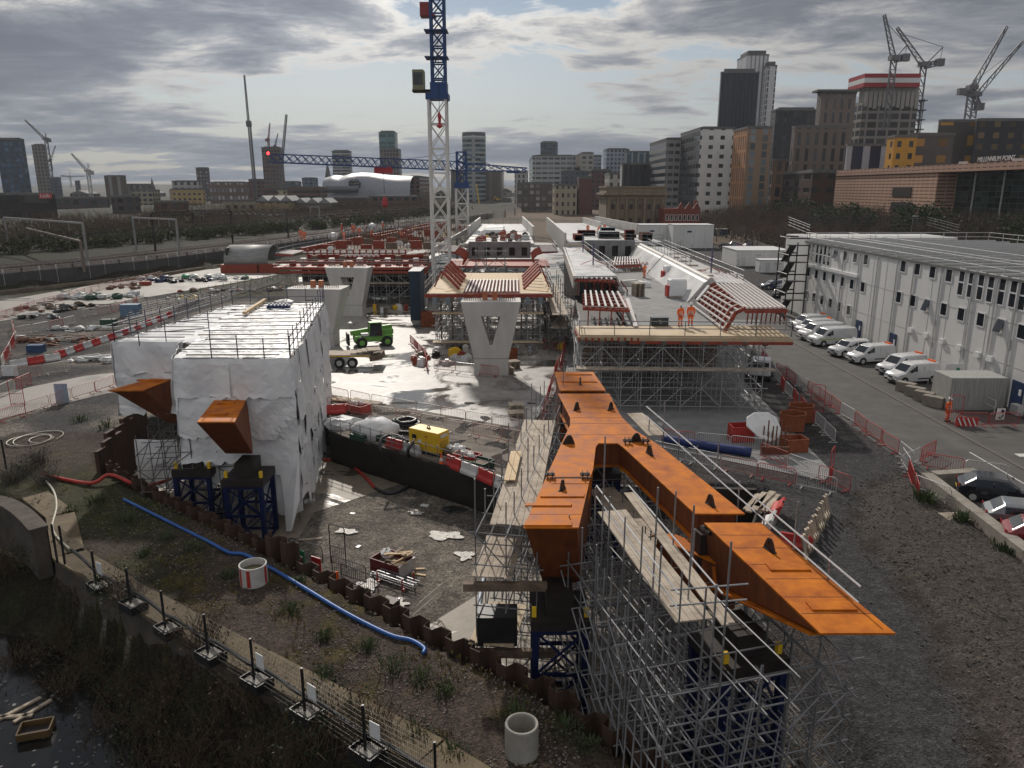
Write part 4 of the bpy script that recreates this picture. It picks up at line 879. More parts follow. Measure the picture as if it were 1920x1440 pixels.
tag(MB().path(cp_, .035, 5).build('coiled_hose', m_hwht, loc=cp_[0]), 'loose coil of pale hose lying on the weedy bank at the left edge', 'hose coil')
m_ringc = mat('ring_concrete', (.25, .235, .21), .8, c2=(.38, .36, .33), scale=1.4, detail=8, bump=.2)
rg1 = thing('manhole_ring', 'grey concrete pipe ring standing upright on the bank, bottom centre of the picture', 'concrete ring', G(978, 1412, 0) + V((0, 0, 0)), 0)
o_ = G(978, 1412, 0); MB().lathe(o_, [(.52, 0), (.52, 1.05), (.505, 1.09), (.44, 1.09), (.42, 1.03), (.42, .1)], 28).build('ring_wall', m_ringc, rg1, smooth=False); MB().lathe(o_ + V((0, 0, .12)), [(.42, 0), (.001, 0)], 20).build('soil_fill', mat('dark_soil', (.03, .022, .016), .95), rg1)
rg2 = thing('manhole_ring', 'white concrete ring with painted red stripes beside the blue hose', 'concrete ring', G(477, 1095, 0)); o_ = G(477, 1092, 0)
MB().lathe(o_, [(.6, 0), (.6, .92), (.54, .92), (.54, .5)], 28).build('ring_wall', mat('whitewashed_concrete', (.42, .41, .39), .7, c2=(.6, .59, .57), scale=3, bump=.2), rg2)
for a in (-1.75, -.35, 1.0, 2.4, 3.8):
    mb = MB(); k = len(mb.v)
    for i in range(4):
        t = a + i * .09
        for z in (.06, .86): mb.v.append((o_.x + .606 * cos(t), o_.y + .606 * sin(t), o_.z + z))
    for i in range(3): mb.f.append((2 * i, 2 * i + 2, 2 * i + 3, 2 * i + 1)); mb.mi.append(0)
    ob = mb.build('red_stripe', m_red, rg2)
MB().lathe(o_ + V((0, 0, .6)), [(.54, 0), (.3, .06), (.001, .08)], 14).build('soil_fill', mat('mossy_soil', (.05, .05, .02), .95, c2=(.12, .1, .06), scale=9), rg2)
c = G(737, 1068, -2.2); sk = thing('rubbish_skip', 'small dark red skip filled with planks and plastic on the pit floor', 'skip', c, -.55); OFF[sk.name] = V()
for a in ((0, -.65, 1.9, .06), (0, .65, 1.9, .06)): MB().box((a[0], a[1], .35), (a[2], a[3], .7)).build('side_panel', mat('dark_red_bin', (.13, .02, .02), .6, var=.3), sk)
for s in (-1, 1): MB().box((s * .95, 0, .35), (.06, 1.3, .7)).build('end_panel', m_wbw if s > 0 else MATS['dark_red_bin'], sk)
MB().box((0, 0, .2), (1.85, 1.25, .3)).build('rubbish_fill', m_timber, sk)
for k in range(7): MB().box((R.uniform(-.3, .8), R.uniform(-.4, .4), .72 + .06 * k), (R.uniform(.9, 1.5), .16, .05), rot=Euler((R.uniform(-.3, .3), R.uniform(-.5, .3), R.uniform(-1.5, 1.5))).to_matrix()).build('plank', m_board if k % 2 else m_newwood, sk)
MB().blob((-.5, .1, .75), (.35, .35, .25), 9, 5, .25).build('plastic_wrap', m_white, sk)
c = G(742, 1095, -2.2); ts = thing('tube_stack', 'rack of grey scaffold tubes in front of the skip on the pit floor', 'tube stack', c, -.55); OFF[ts.name] = V()
for k in range(9): MB().tube((-1.3 + R.uniform(-.1, .1), -.35 + .08 * k, .25 + .07 * (k % 3)), (1.3, -.35 + .08 * k, .25 + .07 * (k % 3)), .028, 6).build('tube', m_tube, ts)
mb = MB(); [mb.bar((s * .8, -.45, .1), (s * .8, .45, .1), .07) for s in (-1, 1)]; [mb.bar((s * .8, y, 0), (s * .8, y, .7), .05) for s in (-1, 1) for y in (-.45, .45)]; mb.build('rack_frame', m_red, ts)
def litter(name, lab, cat, u, v, z, size, m, grp=None, blob=False, rz=None):
    c = G(u, v, z); rz = R.uniform(0, 3) if rz is None else rz; mb = MB()
    if blob: mb.blob(c + V((0, 0, size[2] * .5)), size, 9, 5, .3)
    else: mb.box(c + V((0, 0, size[2] / 2 + .01)), size, rz=rz)
    return tag(mb.build(name, m, loc=c), lab, cat, grp)
litter('tarpaulin', 'crumpled black sheet lying on the pit floor near the black wall', 'tarpaulin', 852, 957, -2.2, (.75, .5, .12), m_black, blob=True)
litter('paper_scrap', 'white triangular scrap by the black wall foot', 'scrap', 796, 948, -2.2, (.5, .35, .02), m_white)
litter('paper_scrap', 'white scrap in the middle left of the pit floor, near the wet patch', 'scrap', 661, 963, -2.2, (.3, .2, .02), m_white)
litter('paper_scrap', 'small white scrap between the wet patch and the dark barriers', 'scrap', 672, 1025, -2.2, (.3, .2, .02), m_white)
litter('plank', 'single pale plank lying flat near the black hose loop', 'plank', 768, 935, -2.2, (.8, .12, .04), m_board, rz=0)
litter('plank', 'short new plank right of the skip', 'plank', 780, 1068, -2.2, (.9, .14, .05), m_newwood, rz=.1)
litter('plank', 'short new plank in front of the skip, nearer the tube rack', 'plank', 785, 1078, -2.2, (.8, .14, .05), m_newwood, rz=-.3)
litter('plank', 'grey plank lying on the pit floor left of the upright barriers', 'plank', 580, 1012, -2.2, (1.4, .2, .05), m_board, rz=.2)
litter('warning_board', 'green panel standing at the sheet piles left of the red one', 'warning board', 566, 1060, -1.2, (.45, .04, .8), mat('green_panel', (.02, .25, .11), .5), rz=-.5)
litter('warning_board', 'red panel standing at the sheet piles right of the green one', 'warning board', 594, 1073, -1.2, (.6, .04, .8), m_wbr, rz=-.5)
litter('warning_board', 'orange mesh panel leaning on the sheet piles', 'warning board', 624, 1092, -1.2, (.6, .05, .5), m_orange, rz=.5)
litter('bucket', 'dark metal box hooked behind the tallest sheet piles', 'metal box', 732, 1140, -.9, (.7, .5, .4), m_darkst, rz=-.5)
def bin_(u, v, z, lab, m, sx=1.3, sy=.9, h_=.55, rz=-.6, bags=0, name='open_bin', fill=None, grp=None):
    c = G(u, v, z); t = thing(name, lab, 'bin', c, rz, grp); OFF[t.name] = V()
    for s in (-1, 1): MB().box((0, s * sy / 2, h_ / 2 + .05), (sx, .05, h_)).build('side_panel', m, t); MB().box((s * sx / 2, 0, h_ / 2 + .05), (.05, sy - .06, h_)).build('end_panel', m, t)
    MB().box((0, 0, .12), (sx - .08, sy - .08, .1)).build('floor_panel', m, t)
    if fill: MB().box((0, 0, h_ * .5), (sx - .1, sy - .1, h_ * .5)).build('contents', fill, t)
    for k in range(bags): MB().blob((R.uniform(-sx, sx) * .35, R.uniform(-sy, sy) * .3, h_ + .08), (.24, .22, .18), 8, 5, .25).build('bag', m_white, t)
    return t
bin_(672, 772, 0, 'dark red box filled with white bags behind the wood pile', m_red, 1.7, 1.1, .6, bags=5)
bin_(876, 865, 0, 'red bin filled with white bags right of the generator', m_red, 1.6, 1.0, .5, bags=5)
bin_(856, 855, 0, 'grey bin filled with white bags just behind the generator', m_timber, 1.5, 1.0, .5, bags=5)
bin_(893, 876, 0, 'dark green bin with loose timber beside the red bag bin', mat('dark_green', (.02, .06, .04), .6), 2.0, 1.1, .5, fill=m_timber)
c = G(702, 822, 0); cs = thing('covered_pallet', 'dome of white sheeting over a pallet between black pipes and the handrail', 'covered pallet', c)
MB().blob(c + V((0, .4, .45)), (1.7, 1.2, .95), 14, 8, .09).build('plastic_cover', m_wrap, cs, smooth=True); MB().box(c + V((-1.0, -.6, .3)), (1.2, .5, .4), rz=-.6).build('crate', MATS['dark_green'], cs); MB().box(c + V((.9, -1.0, .3)), (1.2, .5, .4), rz=-.6).build('crate', MATS['dark_green'], cs)
litter('plastic_heap', 'crumpled heap of white plastic beside the white sheeting', 'plastic heap', 640, 800, 0, (1.5, 1.0, .5), MATS['crumpled_sheet'], blob=True)
wp = thing('wood_pile', 'low pile of plywood sheets and boards right of the white sheeting', 'wood pile', G(665, 757, 0))
for k in range(7): MB().box(G(640 + 8 * k, 752 + 2 * k, 0) + V((0, 0, .08 + .07 * k)), (2.6, .8, .05), rz=-.5 + R.uniform(-.3, .3)).build('board', m_ply if k % 2 else m_board, wp)
bp_ = thing('black_pipe_heap', 'heap of coiled black ducting in front of the brown road', 'pipe heap', G(760, 792, 0))
for k in range(5):
    c = G(755 + (k % 3) * 7, 795 - (k // 3) * 6, .15 + .2 * (k // 2)); MB().path([c + V((.7 * cos(t * .42), .6 * sin(t * .42), .02 * t % .1)) for t in range(16)], .11, 6).build('pipe_coil', m_black, bp_)
for k in range(4): MB().tube(G(730, 800 + 3 * k, .2), G(800, 805 + 2 * k, .15), .09).build('pipe', m_black, bp_)
def cone(u, v, z, lab, m=None):
    c = G(u, v, z); t = thing('traffic_cone', lab, 'cone', c); MB().box(c + V((0, 0, .03)), (.42, .42, .06)).build('base', m_black, t); MB().lathe(c, [(.17, .06), (.1, .35), (.03, .8), (.001, .8)], 12).build('body', m_orange, t); MB().lathe(c, [(.128, .3), (.08, .5)], 12).build('reflective_sleeve', m_white, t)
cone(828, 872, 0, 'orange traffic cone against the corner of the yellow generator')
pal = None
def pallet(u, v, z, rz, lab, n=1, grp=None):
    c = G(u, v, z); t = thing('pallet_stack' if n > 1 else 'pallet', lab, 'pallet', c, rz, grp); OFF[t.name] = V()
    for k in range(n):
        mb = MB(); [mb.box((0, -.45 + .18 * i, .13 + .15 * k), (1.2, .12, .02)) for i in range(6)]; [mb.box((x, 0, .06 + .15 * k), (.1, 1.0, .1)) for x in (-.5, 0, .5)]; mb.build('deck_boards', m_board, t)
pallet(968, 770, 0, .1, 'stack of grey pallets at the yard edge left of the orange steel', 4)
pallet(968, 782, 0, .15, 'second pallet stack just before the one at the yard edge', 3)
pallet(950, 700, 0, .4, 'stacked timber pallets right of the central V-shaped pier', 4)
pallet(962, 690, 0, .4, 'stacked pallets at the foot of the central scaffold', 5)
pallet(1790, 973, .3, .1, 'single weathered pallet lying on the rubble below the concrete block wall')
hb_ = [(1484, 806, 'open hexagonal orange bin nearer the camera of the pair on the gravel'), (1500, 790, 'open hexagonal orange bin behind the other one on the gravel')]
for k, (u, v, lab) in enumerate(hb_):
    c = G(u, v, 0); t = thing('hexagonal_bin', lab, 'bin', c, .2); OFF[t.name] = V(); n = 6
    for i in range(n):
        a0, a1 = 2 * pi * i / n, 2 * pi * (i + 1) / n; p0 = V((1.0 * cos(a0), .8 * sin(a0), 0)); p1 = V((1.0 * cos(a1), .8 * sin(a1), 0)); MB().bar(p0 + V((0, 0, .65)), p1 + V((0, 0, .65)), .05, 1.2).build('side_panel', m_orbin, t)
    MB().lathe((0, 0, .1), [(1.0, 0), (.001, 0)], 6).build('floor_panel', m_rebar, t)
    mb = MB(); [mb.bar((1.02 * cos(a), .87 * sin(a), 1.27), (1.02 * cos(a + pi / 3), .87 * sin(a + pi / 3), 1.27), .1, .05) for a in [i * pi / 3 for i in range(6)]]; mb.build('rim', m_orbin, t)
c = G(1428, 832, 0); mb = MB(); prw = [(-1.35, -.2), (-1.2, .5), (-.5, .95), (.6, 1.05), (1.15, .7), (1.3, -.2), (1.1, -.9), (.2, -1.25), (-.6, -.95)]
rt_ = Euler((.8, .15, .2)).to_matrix(); mb.extr([c + V((0, 0, 1.3)) + rt_ @ V((x, 0 + y, 0)) for x, y in prw], rt_ @ V((0, 0, .12))); tag(mb.build('foam_sheet', m_white, loc=c, bevel=.05), 'big white rounded slab propped on the rusty steel stillages', 'slab')
bin_(1388, 826, 0, 'rust-red and blue stillage behind the grey barriers', m_red, 1.5, 1.1, 1.1, rz=0.1, fill=m_blue)
bin_(1487, 845, 0, 'open rusty bin at the corner of the grey slab', m_orbin, 1.5, 1.1, .9, rz=.15)
rs = thing('stillage', 'rusty steel rack with upright bars under the white slab', 'steel rack', G(1455, 845, 0))
for k in range(14): c = G(1430 + (k % 7) * 8, 850 - (k // 7) * 12, 0); MB().tube(c, c + V((0, 0, 1.1 + .4 * (k % 3))), .05, 5).build('post', m_rebar, rs)
for k in range(6): MB().bar(G(1428, 851 - 2.4 * k, .3 + .1 * k), G(1480, 851 - 2.4 * k, .3 + .1 * k), .09).build('cross_bar', m_rebar, rs)
pp = thing('plank_pile', 'pile of broad weathered planks on the gravel beside the tipped road barriers', 'plank pile', G(1420, 945, 0))
for k in range(8): MB().box(G(1412 + 4 * (k % 4), 945 + 5 * (k // 4), 0) + V((.2 * (k % 4), 0, .12 + .09 * (k % 3))), (2.6, .35, .09), rz=1.0 + R.uniform(-.08, .08)).build('plank', m_board, pp)
ef = thing('edge_fence', 'jagged plank edge standing along the gravel drop behind the orange tip', 'edge fence', G(1540, 1000, 0))
for k in range(14):
    c = G(1551 - 3.4 * k, 962 + 6.6 * k, 0); MB().box(c + V((0, 0, .45)), (.10, .22, 1.3 + .2 * (k % 2)), rot=Euler((0, -.25, R.uniform(-.2, .2))).to_matrix()).build('stake', m_board, ef)
    MB().bar(c + V((0, 0, .15 + .12 * (k % 3))), c + V((-.2, -.8, .15 + .12 * (k % 3))), .05, .16).build('rail_board', m_board, ef)
m_stone = mat('old_wall_stone', (.045, .036, .03), .9, c2=(.10, .084, .068), scale=1.2, detail=9, bump=.5, bscale=5); m_cope = mat('sandy_coping', (.085, .062, .034), .85, c2=(.17, .128, .074), scale=1.5, detail=8, bump=.2)
rw = thing('river_wall', 'old stone river wall with a sandy flat coping below the black fence posts', 'wall', (-15, 27, 0))
for i in range(2, len(WALL) - 1):
    a = V((*WALL[i], 0)); b = V((*WALL[i + 1], 0)); d = (b - a).normalized(); s = V((-d.y, d.x, 0)); n_ = max(1, int((b - a).length / 2.4))
    MB().bar(a + s * .25 + V((0, 0, -1.95)), b + s * .25 + V((0, 0, -1.95)), .5, 3.9).build('wall_face', m_stone, rw)
    for k in range(n_): p = lerp(a, b, k / n_); q_ = lerp(a, b, (k + 1) / n_); MB().bar(p + s * .62 + V((0, 0, .06)) + d * .01, q_ + s * .62 + V((0, 0, .06)) - d * .01, 1.34, .14).build('coping_slab', m_cope, rw)
pr = [G(0, 890, 0), G(45, 892, 0), G(75, 925, 0)]
st = thing('parapet_stub', 'curved end of an old brick parapet with a stone cap at the left edge', 'parapet', G(40, 1000, 0))
for k in range(6):
    a = G(-20 + 17 * k, 988 - 2 * k + (k * k) * 2.0, 0); b = G(-20 + 17 * (k + 1), 988 - 2 * (k + 1) + ((k + 1) ** 2) * 2.0, 0)
    MB().bar(a + V((0, 0, .2)), b + V((0, 0, .2)), .6, 2.4).build('parapet_wall', m_stone, st); MB().bar(a + V((0, 0, 1.5)), b + V((0, 0, 1.5)), .8, .2).build('cap_stone', m_stone, st)
FP = [(12, 880, 825), (108, 1055, 985), (122, 1058, 990), (183, 1110, 1022), (247, 1145, 1053), (312, 1192, 1095), (392, 1240, 1135), (478, 1290, 1185), (573, 1350, 1243), (686, 1425, 1305), (818, 1500, 1382)]
fe = thing('temporary_fence', 'mesh fence on black posts with a fat black pipe along the old river wall', 'fence', (-12, 26, 0))
fp = []
for u, vb, vt in FP:
    c = G(u, vb, .1); p_ = A(u, vt, c.y); fp.append(c); MB().bar(c, (c.x, c.y, 2.05), .075).build('post', m_black, fe)
for i in range(2, len(fp) - 1):
    a, b = fp[i], fp[i + 1]; mb = MB(); n_ = 34
    for k in range(1, n_): p = lerp(a, b, k / n_); mb.bar(p + V((0, 0, .1)), p + V((0, 0, 1.9)), .006)
    for k in range(10): mb.bar(a + V((0, 0, .15 + .19 * k)), b + V((0, 0, .15 + .19 * k)), .005)
    mb.build('mesh_panel', m_black, fe)
    d = (b - a).normalized(); s = V((-d.y, d.x, 0))
    MB().path([a + s * .35 + V((0, 0, .62)), lerp(a, b, .3) + s * .45 + V((0, 0, .45)), lerp(a, b, .7) + s * .4 + V((0, 0, .42)), b + s * .35 + V((0, 0, .6))], .075, 7).build('black_pipe', m_black, fe)
    if i in (2, 3, 4, 5, 6, 7, 8, 9):
        t = thing('ballast_tray', 'black tray of ballast blocks at the foot of the %s fence post from the left' % ORD[i + 1], 'ballast tray', b + s * .1, atan2(d.y, d.x), 'black ballast trays along the fence'); OFF[t.name] = V()
        mb = MB(); [mb.box((0, y, .2), (.95, .04, .36)) for y in (-.35, .35)]; [mb.box((x, 0, .2), (.04, .7, .36)) for x in (-.47, .47)]; mb.box((0, 0, .04), (.95, .7, .05)); mb.build('tray', m_black, t)
        MB().box((.1, 0, .26), (.5, .5, .2)).build('ballast_block', m_ringc, t); MB().box((-.28, 0, .2), (.2, .5, .2)).build('ballast_block', m_darkst, t)
for i, lab in ((3, 'pale notice hung on the fence at its upper left end'), (7, 'small white notice tied to the middle of the mesh fence'), (8, 'white grid notice on the fence, lower middle of the picture'), (9, 'white grid notice on the fence nearest the concrete ring')):
    if i >= len(fp): continue
    a = fp[i]; d = (fp[min(i + 1, len(fp) - 1)] - a).normalized(); t = tag(MB().box(a + d * .45 + V((0, 0, 1.25)), (.42, .02, .55), rz=atan2(d.y, d.x)).build('notice', m_white, loc=a), lab, 'notice')
t = thing('plastic_tub', 'broken yellow tub floating on the dark river', 'tub', G(68, 1372, -3.4), .3); OFF[t.name] = V()
mb = MB(); [mb.box((0, y, .12), (1.1, .05, .3)) for y in (-.4, .4)]; [mb.box((x, 0, .12), (.05, .8, .3)) for x in (-.55, .55)]; mb.build('tub_side', mat('ochre_plastic', (.10, .06, .02), .6, var=.3), t); MB().box((0, 0, .02), (1.1, .8, .03)).build('tub_floor', m_darkst, t)
for k, (u, v, a, L_) in enumerate(((38, 1330, 1.0, 1.6), (62, 1335, 1.1, 1.5), (25, 1345, .1, 1.5))): litter('driftwood', '%s floating plank from the left above the yellow tub' % ORD[k + 1], 'plank', u, v, -3.5, (L_, .16, .08), m_board, 'planks floating on the river', rz=a)
rr2 = random.Random(5); mb = MB()
for k in range(90):
    u, v = rr2.uniform(-10, 240), rr2.uniform(1250, 1440)
    if v < 1235 + (u * .5): continue
    c = G(u, v, -3.49); mb.box(c, (rr2.uniform(.03, .16), rr2.uniform(.03, .12), .03), rz=rr2.uniform(0, 3))
tag(mb.build('floating_litter', mat('pale_litter', (.08, .08, .08), .6, c2=(.22, .22, .21), scale=6)), kind='stuff')
m_stone2 = mat('loose_stone', (.045, .04, .036), .9, c2=(.15, .135, .12), scale=3)
mb = MB(); rr3 = random.Random(11)
for k in range(5200):
    x = rr3.uniform(12.5, 26); y = rr3.uniform(14, 46)
    d = sdist(x, y, BUND)
    if d > .8 and rr3.random() > .06: continue
    s = rr3.uniform(.02, .065) * (1.6 if rr3.random() < .08 else 1); z = hgt(x, y); mb.box((x, y, z + s * .3), (s * 1.5, s, s * .8), rot=Euler((rr3.uniform(0, 3), rr3.uniform(0, 3), rr3.uniform(0, 3))).to_matrix())
tag(mb.build('rubble', m_stone2), kind='stuff')
mb = MB()
for k in range(9000):
    u = rr3.uniform(80, 1250); v = rr3.uniform(930, 1440); p = G(u, v, 0)
    if sdist(p.x, p.y, LOW) < 1.4 or sdist(p.x, p.y, PIT_POLY) < .25 or p.x > 8: continue
    if noise.noise(V((p.x * .5, p.y * .5, 8))) < -.1: continue
    s = rr3.uniform(.02, .055); mb.box((p.x, p.y, hgt(p.x, p.y) + s * .3), (s * 1.6, s, s * .7), rot=Euler((rr3.uniform(0, 3), rr3.uniform(0, 3), 0)).to_matrix())
tag(mb.build('gravel', mat('bank_gravel', (.14, .11, .095), .9, c2=(.30, .27, .24), scale=5)), kind='stuff')
m_leaf = [mat('weed_leaf', (.035, .055, .02), .7, c2=(.08, .11, .035), scale=6), mat('moss_leaf', (.10, .085, .02), .8, c2=(.20, .16, .04), scale=6), mat('dead_stem', (.055, .035, .022), .85, c2=(.13, .09, .055), scale=4), mat('dark_leaf', (.012, .022, .010), .7, c2=(.035, .055, .02), scale=5)]
def tuft(mb, c, h_, n, rr, spread=.5, w=.03):
    for k in range(n):
        a = rr.uniform(0, 2 * pi); r_ = rr.uniform(0, spread) * h_; b = c + V((cos(a) * r_, sin(a) * r_, 0)); lean = V((cos(a) * rr.uniform(.1, .7), sin(a) * rr.uniform(.1, .7), 1)).normalized(); hh = h_ * rr.uniform(.4, 1)
        s = V((-sin(a), cos(a), 0)) * w * rr.uniform(.6, 1.5); t_ = b + lean * hh
        mb.q(b - s, b + s, lerp(b, t_, .6) + s * 1.3, t_, lerp(b, t_, .6) - s * 1.3)
mb = MB()
for k in range(2600):
    u = rr3.uniform(60, 1000); v = rr3.uniform(900, 1440); p = G(u, v, 0)
    if sdist(p.x, p.y, LOW) < .9 or sdist(p.x, p.y, PIT_POLY) < .2: continue
    if noise.noise(V((p.x * .35, p.y * .35, 3))) < (.02 if p.x > -13 else -.25): continue
    p.z = hgt(p.x, p.y); tuft(mb, p, rr3.uniform(.06, .22), 7, rr3, .9, .012)
tag(mb.build('grass', m_leaf[1]), kind='stuff')
def weed(u, v, s, lab, rr=random.Random(17), grp='weeds on the near bank', kinds=(0,), z=None):
    p = G(u, v, 0); p.z = hgt(p.x, p.y) if z is None else z; mb = MB(); tuft(mb, p, s * .8, 45, rr, 1.1, .018)
    for k in range(300): q_ = p + V((rr.gauss(0, s * .55), rr.gauss(0, s * .55), abs(rr.gauss(0, s * .3)))); e = .036; m_ = Euler((rr.uniform(0, 3), rr.uniform(0, 3), rr.uniform(0, 3))).to_matrix(); mb.q(q_ + m_ @ V((-e, 0, 0)), q_ + m_ @ V((0, -e * .5, 0)), q_ + m_ @ V((e, 0, 0)), q_ + m_ @ V((0, e * .5, 0)))
    tag(mb.build('weed_plant', m_leaf[kinds[0]], loc=p), lab, 'weed', grp)
WD = [(545, 1145, .55, 'below the striped ring'), (365, 1030, .6, 'beside the blue hose, upper bank'), (430, 1080, .5, 'left of the striped ring'), (610, 1195, .45, 'right of the moss patch under the hose'), (690, 1215, .5, 'behind the sheet pile bend'), (738, 1255, .7, 'the biggest below the hose end'), (790, 1275, .55, 'right of the biggest weed'), (835, 1300, .5, 'midway to the concrete ring'), (660, 1350, .8, 'between two fence posts at the bottom'), (610, 1270, .5, 'tall thin one beyond the fence'), (780, 1375, .6, 'lowest on the bank before the last post'), (850, 1415, .5, 'at the bottom edge left of the concrete ring'), (970, 1350, .8, 'dark clump just behind the concrete ring'), (1060, 1370, .7, 'dark clump right of the concrete ring'), (240, 975, .8, 'large leafy one on the green slope'), (180, 940, .7, 'on top of the green slope'), (310, 1010, .6, 'at the lower end of the green slope'), (270, 1040, .5, 'near the third fence post'), (560, 1090, .4, 'beside the hose opposite the green panel'), (130, 960, .6, 'beside the pale hose'), (150, 790, .8, 'at the dark bushy corner above the pale hose'), (200, 800, .9, 'beside the old sheet pile stub'), (1100, 1400, .5, 'rightmost at the bottom, near the piles')]
for a in WD: weed(a[0], a[1], a[2], 'green weed clump ' + a[3])
for k, (x, y, s) in enumerate(((22.6, 38.5, .8), (23.3, 36, .7), (23.6, 33, .8), (23.9, 30, .9), (22.8, 27.5, .9), (24, 25.5, .8))):
    mb = MB(); p = V((x, y, hgt(x, y))); tuft(mb, p, s * .8, 120, rr3, 1.1, .03); tag(mb.build('weed_plant', m_leaf[0], loc=p), '%s weed from the far end growing along the foot of the concrete block wall' % ORD[k + 1], 'weed', 'weeds under the block wall')
def shrub(c, r, h_, rr, ms=None, md_=None, nst=70, nlf=260, lab='', grp='shrubs on the dark river bank', leafs=.05, name='shrub', thick=.012):
    t = thing(name, lab, 'shrub', c, 0, grp); mb = MB()
    for k in range(nst):
        a = rr.uniform(0, 2 * pi); e = rr.uniform(.2, 1.0); b = c + V((rr.gauss(0, r * .25), rr.gauss(0, r * .25), -.1)); m1 = b + V((cos(a) * r * e * .5, sin(a) * r * e * .5, h_ * rr.uniform(.4, .8))); t1 = m1 + V((cos(a + rr.uniform(-1, 1)) * r * e * .6, sin(a + rr.uniform(-1, 1)) * r * e * .6, h_ * rr.uniform(-.2, .5)))
        mb.tube(b, m1, thick, 3, thick * .7, False); mb.tube(m1, t1, thick * .7, 3, thick * .3, False)
    mb.build('stems', ms or m_leaf[2], t); mb = MB()
    for k in range(nlf):
        a = rr.uniform(0, 2 * pi); q_ = c + V((cos(a) * r * rr.random() ** .5, sin(a) * r * rr.random() ** .5, h_ * rr.uniform(.05, 1.05))); e = leafs * rr.uniform(.6, 1.6); m_ = Euler((rr.uniform(0, 3), rr.uniform(0, 3), rr.uniform(0, 3))).to_matrix()
        mb.q(q_ + m_ @ V((-e, 0, 0)), q_ + m_ @ V((0, -e * .6, 0)), q_ + m_ @ V((e, 0, 0)), q_ + m_ @ V((0, e * .6, 0)))
    mb.build('foliage', md_ or m_leaf[3], t); return t
rr4 = random.Random(23); n_ = 0
desc = ['brown tangled', 'dark green', 'brown bare', 'dark ivy-like', 'russet']
for k, (u, v) in enumerate(((20, 1080), (95, 1090), (30, 1180), (120, 1160), (60, 1010), (180, 1200), (110, 1230), (230, 1250), (200, 1300), (280, 1310), (330, 1290), (270, 1370), (360, 1370), (420, 1340), (330, 1430), (430, 1430), (500, 1400), (560, 1440), (480, 1360), (620, 1450), (390, 1290), (250, 1200), (700, 1480))):
    p = G(u, v + 25, -2.6); p.z = hgt(p.x, p.y)
    shrub(p, 1.5, 1.5, rr4, lab='%s bank shrub, %s counted down the river bank from the upper left' % (desc[k % 5], ORD[k + 1]), nst=120, nlf=420 if k % 2 else 160, md_=m_leaf[3] if k % 2 else m_leaf[2])
for k, (u, v) in enumerate(((45, 890), (85, 905), (20, 905), (70, 870))):
    p = G(u, v, 0); shrub(p, 1.0, 1.1, rr4, ms=mat('pale_twig', (.10, .085, .07), .9), lab='bare twiggy bush, %s in the clump behind the old parapet' % ORD[k + 1], nst=140, nlf=80, grp='twiggy bushes behind the parapet')
def pier(lab, u, vb, vt, wt, wb, rz=0.0, dep=2.6):
    c = G(u, vb, 0); zt = A(u, vt, c.y).z; t = thing('concrete_pier', lab, 'bridge pier', (c.x, c.y + dep / 2, 0), rz, 'V-shaped concrete piers'); OFF[t.name] = V()
    wt /= 2; wb /= 2; zb = zt * .22; h0 = dep / 2; T = .82   # top is deeper than the foot
    dz = lambda z: (h0 * .72 + h0 * .35 * z / zt)
    out = [(-wb, 0), (wb, 0), (wb, zb), (wt, zt), (-wt, zt), (-wb, zb)]
    hole = [(-wb * .07, zt * .42), (wb * .07, zt * .42), (wt * .33, zt * .81), (-wt * .33, zt * .81)]
    ring = [(-wb, 0), (wb, 0), (wb, zb), (wt, zt), (-wt, zt), (-wb, zb)]
    mb = MB()
    def P_(p, s): return (p[0], s * dz(p[1]), p[1])
    quads = [[(-wb, 0), (wb, 0), (wb, zb), (-wb, zb)], [(-wb, zb), (wb, zb), hole[1], hole[0]], [(wb, zb), (wt, zt), hole[2], hole[1]], [(wt, zt), (-wt, zt), hole[3], hole[2]], [(-wt, zt), (-wb, zb), hole[0], hole[3]]]
    for q_ in quads:
        mb.q(*[P_(p, -1) for p in q_]); mb.q(*[P_(p, 1) for p in reversed(q_)])
    for i in range(6): a, b = ring[i], ring[(i + 1) % 6]; mb.q(P_(b, -1), P_(a, -1), P_(a, 1), P_(b, 1))
    for i in range(4): a, b = hole[i], hole[(i + 1) % 4]; mb.q(P_(a, -1), P_(b, -1), P_(b, 1), P_(a, 1))
    mb.build('shaft', m_conc, t)
    mb = MB(); mb.box((0, 0, zt * .235), (wb * 2 + .02, dz(1) * 2 + .1, .03)); mb.build('pour_joint', m_darkst, t)
    for x in (-.55, .35): MB().box((x, 0, zt + .38), (.45, .6, .75)).build('bearing_block', mat('orange_primer', (.42, .14, .06), .6), t)
    for x in (-wt * .62, wt * .55):
        mb = MB(); [mb.tube((x - .7 + .2 * i, -.4, zt), (x - .7 + .2 * i, -.4, zt + .25), .03, 4) for i in range(8)]; mb.tube((x - .75, -.4, zt + .22), (x + .75, -.4, zt + .22), .03, 4); mb.build('rebar_cage', m_rebar, t)
    return t
pier('pale grey V-shaped concrete pier standing free in the middle of the yard, nearest one', 921, 706, 566, 5.45, 3.2)
pier('V-shaped concrete pier further back on the left by the red formwork', 656, 594, 502, 5.9, 3.6, rz=-.08)
pier('V-shaped concrete pier half hidden behind the white sheeting, two orange blocks on top', 597, 652, 542, 6.1, 3.4, rz=-.08, dep=3.2)
